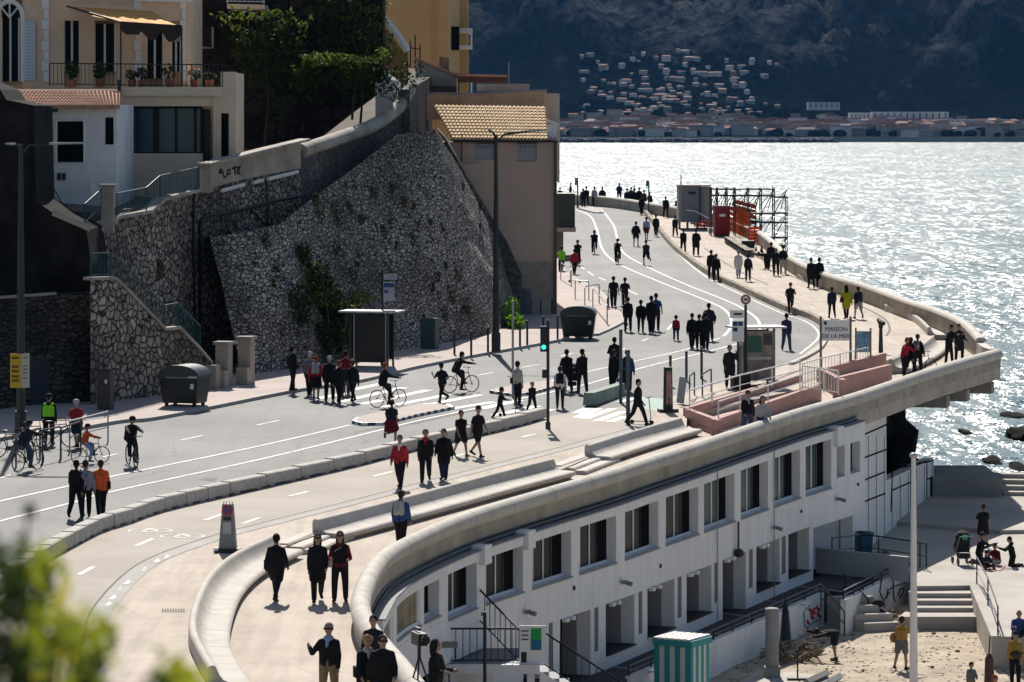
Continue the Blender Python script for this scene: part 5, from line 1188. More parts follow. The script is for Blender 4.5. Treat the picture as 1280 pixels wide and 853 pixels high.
for k in range(4):
    o_ = Vector((.30, -.42, 0)) * k; P = [a1 + o_, b1 + o_, b1 + o_ + Vector((.32, -.45, 0)), a1 + o_ + Vector((.32, -.45, 0))]
    MB().prism([(p.x, p.y) for p in P], 1.2, FZ - .03 - .26 * k, 0).build('step', ST, r)
# planter wall by the bins
A, B = G(1020, 716, FZ), G(1136, 728, FZ)
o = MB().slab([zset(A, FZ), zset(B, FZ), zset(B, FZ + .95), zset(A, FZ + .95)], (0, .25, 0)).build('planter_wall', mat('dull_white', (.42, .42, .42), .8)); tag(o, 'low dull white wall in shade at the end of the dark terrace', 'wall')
for i, (x, lb) in enumerate(((1072, 'left blue wheeled bin under the end of the white building'), (1081, 'right blue wheeled bin against the panelled end wall'))):
    b_ = G(x, 697, FZ); r = empty('wheeled_bin', tuple(b_), .2, lb, 'bin'); BL = mat('blue_bin_plastic', (.02, .09, .16), .5)
    MB().add([(-.2, -.25, 0), (.2, -.25, 0), (.2, .25, 0), (-.2, .25, 0), (-.26, -.32, .95), (.26, -.32, .95), (.26, .32, .95), (-.26, .32, .95)], [(3, 2, 1, 0), (4, 5, 6, 7), (0, 1, 5, 4), (1, 2, 6, 5), (2, 3, 7, 6), (3, 0, 4, 7)]).build('body', BL, r); MB().box((0, 0, .99), (.58, .7, .07)).build('lid', BL, r)
# stair landing at the near end
LZ = 4.95; 
L0 = G(552, 832, LZ); L1 = G(676, 833, LZ)
r = empty('outdoor_stair', (0, 0, 0), 0, 'grey landing and steps with black railings against the near end of the white building', 'stair')
X0, X1_ = L0.x, W(672, 0, 106).x
STG = mat('stair_grey', (.30, .31, .34), .8)
MB().box(((X0 + X1_) / 2, 106.4, LZ - .09), (X1_ - X0, 3.2, .18)).build('landing', mat('slate_floor', (.10, .12, .15), .6), r)
MB().box(((X0 + X1_) / 2, 104.7, LZ - .12), (X1_ - X0 + .1, .2, .26)).build('fascia', WHT, r)
for x in (X0 + .35, (X0 + X1_) / 2, X1_ - .2): MB().box((x, 104.9, (FZ + LZ) / 2 - .1), (.22, .22, LZ - FZ)).build('pillar', WHT, r)
for k in range(10): MB().box((X1_ + .16 + .3 * k, 105.6, LZ - .1 - .19 * (k + 1)), (.30, 1.3, .1)).build('step', STG, r)
MB().slab([(X1_ + .05, 104.9, LZ - .2), (X1_ + 3.1, 104.9, FZ), (X1_ + 2.3, 104.9, FZ), (X1_ + .05, 104.9, LZ - 1.0)], (0, .08, 0)).build('stringer', WHT, r)
def sr(pts, label, **k):
    q = railing(pts, None, m_=M['black'], **k); q.name = 'rail_run'; q.parent = r; del q['category']; return q
sr([Vector((X0, 104.9, LZ)), Vector((X1_ - .4, 104.9, LZ))], '', step=.2)
sr([Vector((X1_ - .4, 104.9, LZ)), Vector((X1_, 105.2, LZ))], '', step=.2)
sr([Vector((X1_, 104.95, LZ)), Vector((X1_ + 3, 104.95, FZ + .1))], '', step=.25); sr([Vector((X0, 107.5, LZ)), Vector((X0, 104.9, LZ))], '', step=.2)
sr([Vector((X0 + .9, 107.8, LZ + .9)), Vector((X1_ - .5, 105.8, LZ - .2))], '', step=.3)
p_ = Vector((X1_ - .15, 104.8, LZ)); b_ = empty('info_board', tuple(p_), .0, 'white notice board with green and blue square on the stair railing', 'sign')
MB().box((0, 0, .55), (.75, .05, 1.1)).build('board', M['whitepaint'], b_); MB().box((.1, -.03, .75), (.3, .012, .55)).build('green_square', mat('sign_green', (.01, .35, .08), .6), b_); MB().box((.1, -.04, .55), (.3, .012, .28)).build('blue_square', mat('sign_blue', (.01, .15, .3), .6), b_)
for k in range(3): MB().box((-.22, -.03, .95 - k * .12), (.2, .01, .035)).build('text_line', M['black'], b_)
MB().box((-.25, -.03, .2), (.16, .01, .3)).build('dark_panel', M['black'], b_)
def txt(body, size, loc, rot, m_, name, parent=None, align='CENTER', ext=.006):
    cu = bpy.data.curves.new(name, 'FONT'); cu.body = body; cu.size = size; cu.align_x = align; cu.align_y = 'CENTER'; cu.extrude = ext; cu.materials.append(m_)
    o = bpy.data.objects.new(name, cu); C.objects.link(o); o.location = loc; o.rotation_euler = rot
    me = bpy.data.meshes.new_from_object(o); q = bpy.data.objects.new(name, me); C.objects.link(q); q.location = loc; q.rotation_euler = rot; bpy.data.objects.remove(o)
    if parent: q.parent = parent
    return q
# ================= people =================
SKIN = mat('skin', (.34, .20, .14), .6); SKIND = mat('skin_shade', (.20, .12, .085), .6)
EYE = mat('eye_dark', (.02, .015, .012), .3); LIP = mat('lips', (.25, .09, .08), .6)
def cloth(c):
    n = 'cloth_%02d_%02d_%02d' % tuple(int(q * 99) for q in c)
    return mat(n, c, .85, var=.18, vscale=9, bump=.25, bscale=14, spec=.2)
COL = dict(black=(.012, .012, .014), dark=(.022, .023, .028), navy=(.015, .022, .05), grey=(.14, .14, .15), lgrey=(.36, .36, .37), white=(.6, .6, .6), cream=(.42, .38, .31), red=(.34, .02, .03), dred=(.14, .012, .018),
           orange=(.62, .10, .03), yellow=(.42, .38, .02), blue=(.03, .07, .20), denim=(.05, .075, .13), lblue=(.25, .33, .5), khaki=(.20, .15, .09), brown=(.08, .045, .03), hivis=(.25, .75, .03), purple=(.05, .03, .09), ochre=(.36, .22, .05), skinny=(.34, .2, .14), teal=(.02, .09, .12), plaid=(.25, .22, .26), hairbrown=(.045, .025, .014), hairblack=(.012, .01, .009), blond=(.36, .24, .10), hgrey=(.22, .21, .2), hred=(.18, .05, .02))
MC = {}
def capsule(mb, a, b, ra, rb, n=10):
    a = Vector(a); b = Vector(b); d = (b - a)
    if d.length < 1e-5: d = Vector((0, 0, .001))
    d.normalize(); pts = []; rs = []
    for k in (0, .35, .7): pts.append(a - d * ra * math.cos(k * math.pi / 2)); rs.append(max(.002, ra * math.sin(k * math.pi / 2)))
    pts += [a, b]; rs += [ra, rb]
    for k in (.7, .35, 0): pts.append(b + d * rb * math.cos(k * math.pi / 2)); rs.append(max(.002, rb * math.sin(k * math.pi / 2)))
    mb.tube(pts, rs, n)
def remesh(mb, vox, smooth=3):
    me = bpy.data.meshes.new('tmp'); me.from_pydata(mb.v, [], mb.f); me.update()
    bm = bmesh.new(); bm.from_mesh(me); bmesh.ops.recalc_face_normals(bm, faces=bm.faces); bm.to_mesh(me); bm.free()
    o = bpy.data.objects.new('tmp', me); C.objects.link(o)
    md = o.modifiers.new('r', 'REMESH'); md.mode = 'VOXEL'; md.voxel_size = vox; md.use_smooth_shade = True
    ms = o.modifiers.new('s', 'SMOOTH'); ms.iterations = smooth; ms.factor = .5
    bpy.context.view_layer.update(); dg = bpy.context.evaluated_depsgraph_get()
    out = bpy.data.meshes.new_from_object(o.evaluated_get(dg)); bpy.data.objects.remove(o); bpy.data.meshes.remove(me)
    out.materials.clear(); return out
# pose: lean, (hip, knee) L/R, (shoulder, abduct, elbow) L/R ; degrees ; facing -Y
POSES = {
 'walk':   dict(lean=3, L=(26, 8), Rr=(-18, 22), aL=(-20, 8, 15), aR=(22, 8, 20)),
 'walk2':  dict(lean=3, L=(-16, 30), Rr=(22, 5), aL=(20, 7, 25), aR=(-18, 7, 12)),
 'stroll': dict(lean=2, L=(12, 4), Rr=(-10, 10), aL=(-6, 8, 20), aR=(8, 8, 25)),
 'stroll2':dict(lean=4, L=(-8, 14), Rr=(18, 6), aL=(14, 10, 35), aR=(-12, 14, 10), sp=2),
 'stand2': dict(lean=0, L=(8, 12), Rr=(-4, 0), aL=(10, 18, 60), aR=(0, 6, 8), sp=5),
 'stand':  dict(lean=1, L=(3, 2), Rr=(-2, 1), aL=(2, 8, 10), aR=(2, 8, 12), sp=3),
 'hands':  dict(lean=0, L=(4, 2), Rr=(-3, 1), aL=(8, 14, 85), aR=(10, 14, 80), sp=4),
 'pockets':dict(lean=0, L=(10, 4), Rr=(-8, 8), aL=(-14, 20, 45), aR=(-14, 20, 45), sp=3),
 'phone':  dict(lean=2, L=(8, 4), Rr=(-6, 6), aL=(6, 10, 30), aR=(50, 16, 125), sp=3),
 'photo':  dict(lean=0, L=(3, 2), Rr=(-2, 2), aL=(50, 4, 75), aR=(50, 4, 75), sp=4),
 'wave':   dict(lean=0, L=(3, 2), Rr=(-2, 2), aL=(2, 8, 12), aR=(15, 32, 115), sp=4),
 'run':    dict(lean=8, L=(42, 50), Rr=(-22, 70), aL=(-35, 12, 90), aR=(30, 12, 95)),
 'run2':   dict(lean=8, L=(-18, 60), Rr=(34, 22), aL=(32, 14, 95), aR=(-30, 14, 90)),
 'push':   dict(lean=8, L=(20, 5), Rr=(-18, 20), aL=(35, 6, 45), aR=(35, 6, 45)),
 'cycle':  dict(lean=28, L=(78, 70), Rr=(42, 52), aL=(72, 8, 12), aR=(72, 8, 12), sp=3, z=.93),
 'cycleup':dict(lean=12, L=(78, 70), Rr=(40, 50), aL=(58, 10, 22), aR=(58, 10, 22), sp=3, z=.93),
 'bend':   dict(lean=88, L=(14, 20), Rr=(0, 12), aL=(80, 10, 5), aR=(95, 10, 10), sp=6),
 'sitg':   dict(lean=15, L=(100, 70), Rr=(95, 90), aL=(40, 10, 50), aR=(45, 10, 60), sp=14, z=.13),
 'kneel':  dict(lean=12, L=(15, 115), Rr=(5, 110), aL=(50, 10, 60), aR=(60, 10, 50), sp=5, z=.40),
 'sit':    dict(lean=10, L=(85, 80), Rr=(82, 75), aL=(30, 12, 50), aR=(30, 12, 55), sp=6, z=.50),
 'guitar': dict(lean=3, L=(4, 2), Rr=(-8, 20), aL=(25, 40, 80), aR=(15, 22, 95), sp=4),
 'reach':  dict(lean=8, L=(6, 3), Rr=(-8, 8), aL=(60, 10, 10), aR=(4, 8, 20), sp=3),
 'lean':   dict(lean=14, L=(8, 3), Rr=(-3, 3), aL=(55, 12, 60), aR=(50, 12, 70), sp=4),
}
def rig(pose, kid=False):
    P = POSES[pose]; sp = P.get('sp', 0); J = {}
    hz = .93; O = Vector((0, 0, hz)); ln = rad(P['lean']); u = Vector((0, -math.sin(ln), math.cos(ln))); X = Vector((1, 0, 0))
    for sgn, k, key in ((1, 'l', 'L'), (-1, 'r', 'Rr')):
        h, kn = P[key]; h = rad(h); kn = rad(kn); a = rad(sp) * sgn
        hip = O + X * .09 * sgn; d = Vector((math.sin(a), -math.sin(h), -math.cos(h))).normalized(); knee = hip + d * .43
        d2 = Vector((math.sin(a) * .3, -math.sin(h - kn), -math.cos(h - kn))).normalized(); ank = knee + d2 * .42
        fd = Vector((.12 * sgn, -math.cos((h - kn) * .6), -math.sin(max(-.5, -(h - kn))) * .5 if h - kn < 0 else math.sin(h - kn) * .4)).normalized()
        if pose in ('sitg',): fd = Vector((0, -.6, .8))
        if pose == 'kneel': fd = Vector((0, .8, -.2)).normalized()
        J['hip' + k] = hip; J['knee' + k] = knee; J['ank' + k] = ank; J['toe' + k] = ank + fd * .16 + Vector((0, 0, -.06)); J['heel' + k] = ank - fd * .05 + Vector((0, 0, -.055))
    J['pel'] = O; J['chest'] = O + u * .36; J['neck'] = O + u * .52
    hd = Vector((0, -math.sin(ln * .75 + .05), math.cos(ln * .75 + .05))); J['head'] = J['neck'] + hd * .165; J['hd'] = hd
    J['u'] = u
    for sgn, k, key in ((1, 'l', 'aL'), (-1, 'r', 'aR')):
        s, ab, el = [rad(q) for q in P[key]]; sh = O + u * .43 + X * .158 * sgn
        d = Vector((math.sin(ab) * sgn, -math.sin(s) * math.cos(ab), -math.cos(s) * math.cos(ab))).normalized(); elb = sh + d * .29
        inn = -.25 * sgn * min(1, P[key][2] / 70)
        d2 = Vector((math.sin(ab) * sgn * .5 + inn, -math.sin(s + el), -math.cos(s + el))).normalized(); wr = elb + d2 * .25
        J['sh' + k] = sh; J['el' + k] = elb; J['wr' + k] = wr; J['hdir' + k] = (d2 + Vector((0, -.1, 0))).normalized()
    lo = min(min(J['toe' + k].z, J['heel' + k].z) for k in 'lr') - .03
    dz = -lo
    if 'z' in P: dz = P['z'] - hz
    for k in J:
        if k not in ('u', 'hd', 'hdirl', 'hdirr'): J[k] = J[k] + Vector((0, 0, dz))
    return J
def body_mesh(pose, kid):
    key = ('body', pose, kid)
    if key in MC: return MC[key]
    J = rig(pose); mb = MB(); X = Vector((1, 0, 0)); hs = 1.28 if kid else 1.0
    for s in (.065, -.065): capsule(mb, J['pel'] + X * s + Vector((0, 0, -.03)), J['chest'] + X * s * 1.1 - J['u'] * .01, .098, .095)
    for q in 'lr': capsule(mb, J['neck'] - J['u'] * .03, J['sh' + q], .045, .045)
    capsule(mb, J['shl'], J['shr'], .045, .045); capsule(mb, J['neck'] - J['u'] * .06, J['head'], .052, .05)
    for k in 'lr':
        capsule(mb, J['hip' + k], J['knee' + k], .085, .056); capsule(mb, J['knee' + k], J['ank' + k], .056, .036); capsule(mb, J['heel' + k], J['toe' + k], .034, .030)
        capsule(mb, J['sh' + k], J['el' + k], .043, .036); capsule(mb, J['el' + k], J['wr' + k], .038, .026)
        hd = J['hdir' + k]; capsule(mb, J['wr' + k], J['wr' + k] + hd * .085, .026, .034)
    h = J['head']; f = Vector((0, -1, 0)); z = J['hd']
    mb.ell(h + z * .025, (.081 * hs, .10 * hs, .124 * hs), 14, 10); capsule(mb, h - z * .05 * hs + f * .03, h - z * .055 * hs + f * .045, .05 * hs, .045 * hs)
    capsule(mb, h + f * .093 * hs + z * .01, h + f * .112 * hs - z * .022, .010, .013)
    for s in (1, -1): capsule(mb, h + X * s * .078 * hs - z * .01, h + X * s * .082 * hs + z * .025, .016, .018)
    me = remesh(mb, .0135, 3)
    # fingers, eyes and mouth are added to the same mesh
    ex = MB()
    for k, sg in (('l', 1), ('r', -1)):
        hd = J['hdir' + k]; pal = J['wr' + k] + hd * .08; sd = hd.cross(X * sg); sd = sd.normalized() if sd.length > .1 else Vector((0, -1, 0)); cu = X * (-sg)
        for i, ln_ in enumerate((.066, .075, .07, .055)):
            a = pal + sd * (.026 - .0175 * i) ; b = a + (hd + cu * .12).normalized() * ln_ * .55; c = b + (hd + cu * .7).normalized() * ln_ * .5
            ex.tube([a, b, c], [.0095, .0088, .007], 6)
        a = J['wr' + k] + hd * .03 + sd * .022; b = a + (hd * .5 + sd * .9).normalized() * .035; c = b + (hd + sd * .35 + cu * .2).normalized() * .032; ex.tube([a, b, c], [.012, .011, .008], 6)
    n0 = len(ex.f)
    for s in (1, -1): ex.ell(h + f * .083 * hs + X * s * .030 * hs + z * .028 * hs, (.012, .012, .008), 6, 5, 1); ex.box(h + f * .090 * hs + X * s * .03 * hs + z * .047 * hs, (.035, .012, .007), 0, 1)
    ex.box(h + f * (.096 * hs) - z * .05 * hs, (.042, .012, .009), 0, 2)
    bm = bmesh.new(); bm.from_mesh(me); vs = [bm.verts.new(v) for v in ex.v]
    for fc, mi in zip(ex.f, ex.m):
        try: q = bm.faces.new([vs[i] for i in fc]); q.material_index = mi; q.smooth = True
        except ValueError: pass
    bm.to_mesh(me); bm.free()
    me.materials.append(SKIN); me.materials.append(EYE); me.materials.append(LIP); me.name = 'person_body'; MC[key] = me; return me
def cloth_mesh(kind, pose, kid=False):
    key = (kind, pose, kid)
    if key in MC: return MC[key]
    J = rig(pose); mb = MB(); X = Vector((1, 0, 0)); u = J['u']; vox = .016; hs = 1.28 if kid else 1.0
    if kind in ('jacket', 'coat', 'tee', 'puffer', 'hoodie'):
        e = {'tee': .012, 'jacket': .026, 'coat': .032, 'puffer': .045, 'hoodie': .03}[kind]
        for s in (.07, -.07): capsule(mb, J['pel'] + X * s + u * .0, J['chest'] + X * s * 1.1 - u * .02, .098 + e, .095 + e)
        for q in 'lr': capsule(mb, J['neck'] - u * .035, J['sh' + q], .045 + e * .7, .045 + e * .5)
        capsule(mb, J['shl'] * .9 + J['shr'] * .1 - u * .02, J['shr'] * .9 + J['shl'] * .1 - u * .02, .045 + e * .6, .045 + e * .6); capsule(mb, J['neck'] - u * .05, J['neck'] - u * .01, .052 + e * .5, .05 + e * .5)
        for k in 'lr':
            if kind == 'tee': capsule(mb, J['sh' + k], J['sh' + k].lerp(J['el' + k], .62), .048 + e, .050 + e)
            else: capsule(mb, J['sh' + k], J['el' + k], .043 + e * .75, .040 + e * .75); capsule(mb, J['el' + k], J['wr' + k].lerp(J['el' + k], .05), .040 + e * .75, .029 + e * .6)
        if kind == 'coat':
            for k in 'lr': capsule(mb, J['hip' + k] + Vector((0, .01, 0)), J['hip' + k].lerp(J['knee' + k], .75), .135, .115)
            capsule(mb, J['pel'], J['pel'] + (J['kneel'] + J['kneer'] - J['hipl'] - J['hipr']) * .36, .14, .13)
        if kind == 'hoodie': capsule(mb, J['neck'] + Vector((0, .06, .0)), J['neck'] + Vector((0, .08, .02)), .075, .07)
    elif kind in ('trousers', 'shorts', 'leggings'):
        e = .010 if kind == 'leggings' else .02
        capsule(mb, J['hipl'], J['hipr'], .098 + e * .6, .098 + e * .6); capsule(mb, J['pel'], J['pel'] + u * .05, .105 + e * .5, .10 + e * .5)
        for k in 'lr':
            if kind == 'shorts': capsule(mb, J['hip' + k], J['hip' + k].lerp(J['knee' + k], .8), .095 + e, .078 + e)
            else: capsule(mb, J['hip' + k], J['knee' + k], .088 + e, .060 + e); capsule(mb, J['knee' + k], J['ank' + k].lerp(J['knee' + k], .04), .060 + e, .040 + e * 1.1)
    elif kind == 'skirt':
        capsule(mb, J['hipl'], J['hipr'], .11, .11)
        for k in 'lr': capsule(mb, J['hip' + k], J['hip' + k].lerp(J['knee' + k], .8), .12, .14)
        capsule(mb, J['pel'], J['pel'] + (J['kneel'] + J['kneer'] - J['hipl'] - J['hipr']) * .4, .13, .15)
    elif kind == 'shoes':
        for k in 'lr': capsule(mb, J['heel' + k] + Vector((0, 0, .005)), J['toe' + k] + Vector((0, 0, .003)), .043, .038); capsule(mb, J['heel' + k], J['ank' + k], .042, .045)
        vox = .014
    elif kind in ('short', 'long', 'bun', 'cap', 'beanie', 'helmet', 'hood', 'curly', 'bald', 'hat'):
        h = J['head']; z = J['hd']; b = Vector((0, 1, 0))
        if kind == 'bald': mb.ell(h + z * .03 + b * .03, (.078 * hs, .085 * hs, .10 * hs), 12, 8)
        elif kind in ('short', 'long', 'bun'):
            mb.ell(h + z * .045 * hs + b * .018, (.093 * hs, .107 * hs, .115 * hs), 12, 8); capsule(mb, h + b * .05 + z * .03, h + b * .055 - z * .04, .068 * hs, .055 * hs)
            if kind == 'long': 
                for s in (.05, -.05, 0): capsule(mb, h + b * .045 + X * s * hs, h + b * .075 + X * s * 1.1 - z * .20, .052, .045)
            if kind == 'bun': mb.ell(h + b * .11 + z * .09, (.045, .045, .045), 10, 8)
        elif kind == 'curly':
            rr = random.Random(4)
            mb.ell(h + z * .05 + b * .02, (.1, .11, .11), 12, 8)
            for _ in range(26):
                a = rr.uniform(0, 6.28); e_ = rr.uniform(-.1, 1.4); mb.ell(h + z * .045 + b * .02 + Vector((math.cos(a) * math.cos(e_) * .10, max(-.055, math.sin(a) * math.cos(e_) * .10), math.sin(e_) * .10)), (.03, .03, .03), 8, 6)
        elif kind in ('cap', 'beanie', 'hat'):
            mb.ell(h + z * .06 * hs + b * .01, (.094 * hs, .108 * hs, .10 * hs), 12, 8); capsule(mb, h + b * .06 + z * .03, h + b * .065 - z * .03, .06, .05)
            if kind == 'cap': 
                for s in (.03, 0, -.03): capsule(mb, h + z * .06 - b * .08 + X * s, h + z * .045 - b * .17 + X * s * .7, .016, .012)
            if kind == 'hat': mb.tube([h + z * .05, h + z * .07], [.15, .145], 14)
        elif kind == 'helmet': mb.ell(h + z * .075 * hs + b * .015, (.105 * hs, .135 * hs, .095 * hs), 12, 8); capsule(mb, h + b * .05 + z * .02, h + b * .055 - z * .04, .055, .045)
        elif kind == 'hood': mb.ell(h + z * .03 + b * .03, (.112, .118, .14), 12, 8); capsule(mb, h + b * .06, J['neck'] + b * .05, .10, .09)
        vox = .012
    elif kind == 'backpack':
        c = J['chest'] + Vector((0, .19, -.02)); 
        for s in (.07, -.07): capsule(mb, c + X * s - u * .14, c + X * s * .8 + u * .15, .085, .08)
        capsule(mb, c - u * .1 + Vector((0, .07, 0)), c + u * .0 + Vector((0, .07, 0)), .07, .06)
        for s in (.12, -.12): mb.tube([J['chest'] + X * s + u * .12 + Vector((0, .14, 0)), J['chest'] + X * s + u * .19 + Vector((0, 0, 0)), J['chest'] + X * s + u * .1 - Vector((0, .15, 0)), J['chest'] + X * s - u * .13 - Vector((0, .12, 0)), J['chest'] + X * s - u * .16 + Vector((0, .12, 0))], .022, 6)
    elif kind == 'bag':
        c = J['pel'] + X * .22 + u * .05; mb.box(c, (.10, .26, .24)); mb.tube([c + u * .1, J['chest'] + X * .1 + Vector((0, -.13, 0)), J['shr'] + u * .06, J['chest'] + Vector((0, .14, 0)), c + u * .1], .014, 6); vox = .012
    elif kind == 'vest':
        for s in (.07, -.07): capsule(mb, J['pel'] + X * s + u * .06, J['chest'] + X * s * 1.1 - u * .02, .130, .128)
        for s in (.11, -.11): capsule(mb, J['chest'] + X * s - Vector((0, .02, 0)), J['chest'] + X * s + u * .09, .095, .07)
    elif kind == 'glasses':
        h = J['head']; mb.tube([h + Vector((.082, -.02, .03)), h + Vector((.075, -.085, .03)), h + Vector((0, -.112, .032)), h + Vector((-.075, -.085, .03)), h + Vector((-.082, -.02, .03))], .017, 6); vox = .008
    elif kind == 'scarf':
        capsule(mb, J['neck'] + Vector((.03, -.01, -.01)), J['neck'] + Vector((-.03, -.01, -.01)), .075, .075); capsule(mb, J['neck'] + Vector((.0, -.09, -.03)), J['neck'] + Vector((.0, -.14, -.16)), .04, .03)
    me = remesh(mb, vox, 2); me.name = kind; MC[key] = me; return me
COLH = {'helmet': 'black', 'cap': 'dark', 'beanie': 'dark', 'hood': 'black', 'hat': 'khaki'}
def kidobj(par_, name, me, m_):
    o = bpy.data.objects.new(name, me)
    if not len(me.materials): me.materials.append(m_)
    C.objects.link(o); o.parent = par_; o.material_slots[0].link = 'OBJECT'; o.material_slots[0].material = m_; return o
NP = 0
def person(loc, pose, heading, top, bottom, head, label, h=1.74, extra=(), grp=None, kid=False, skin=None):
    """top/bottom/head/extra: 'kind colour'"""
    global NP; NP += 1
    if pose == 'stroll': pose = ('stroll', 'stroll2', 'walk2', 'stroll2')[NP % 4]
    if pose == 'stand': pose = ('stand', 'stand2')[NP % 2]
    me = body_mesh(pose, kid); o = bpy.data.objects.new('person', me); C.objects.link(o)
    if skin:
        o.material_slots[0].link = 'OBJECT'; o.material_slots[0].material = skin
    s = h / 1.76; o.location = loc; s *= 1.02; o.scale = (s * random.uniform(1.06, 1.16) * (-1 if NP % 3 == 0 else 1), s, s); o.rotation_euler = (0, 0, rad(heading)); tag(o, label, 'person', grp)
    names = dict(jacket='jacket', coat='coat', tee='shirt', puffer='jacket', hoodie='hoodie', trousers='trousers', shorts='shorts', leggings='leggings', skirt='skirt', short='hair', long='hair', bun='hair', curly='hair', bald='hair', cap='cap', beanie='beanie', helmet='helmet', hood='hood', hat='sun_hat', backpack='backpack', bag='shoulder_bag', vest='safety_vest', glasses='sunglasses', scarf='scarf')
    for spec in [top, bottom, head, *extra]:
        if not spec: continue
        k, c = spec.split(); kidobj(o, names[k], cloth_mesh(k, pose, kid), cloth(COL[c]))
    if pose not in ('x',): kidobj(o, 'footwear', cloth_mesh('shoes', pose), cloth(COL['dark']))
    return o
def on(px, py, h=0.0): return R(px, py, h)
TO, AW, RT, LF = 0, 180, 90, -90
G1 = 'people out on the seafront road'
T = 'trousers black'; TD = 'trousers dark'; JN = 'trousers denim'; J_ = 'jacket black'; SH = 'short hairblack'; SB = 'short hairbrown'; LH = 'long hairbrown'
LP = -.25
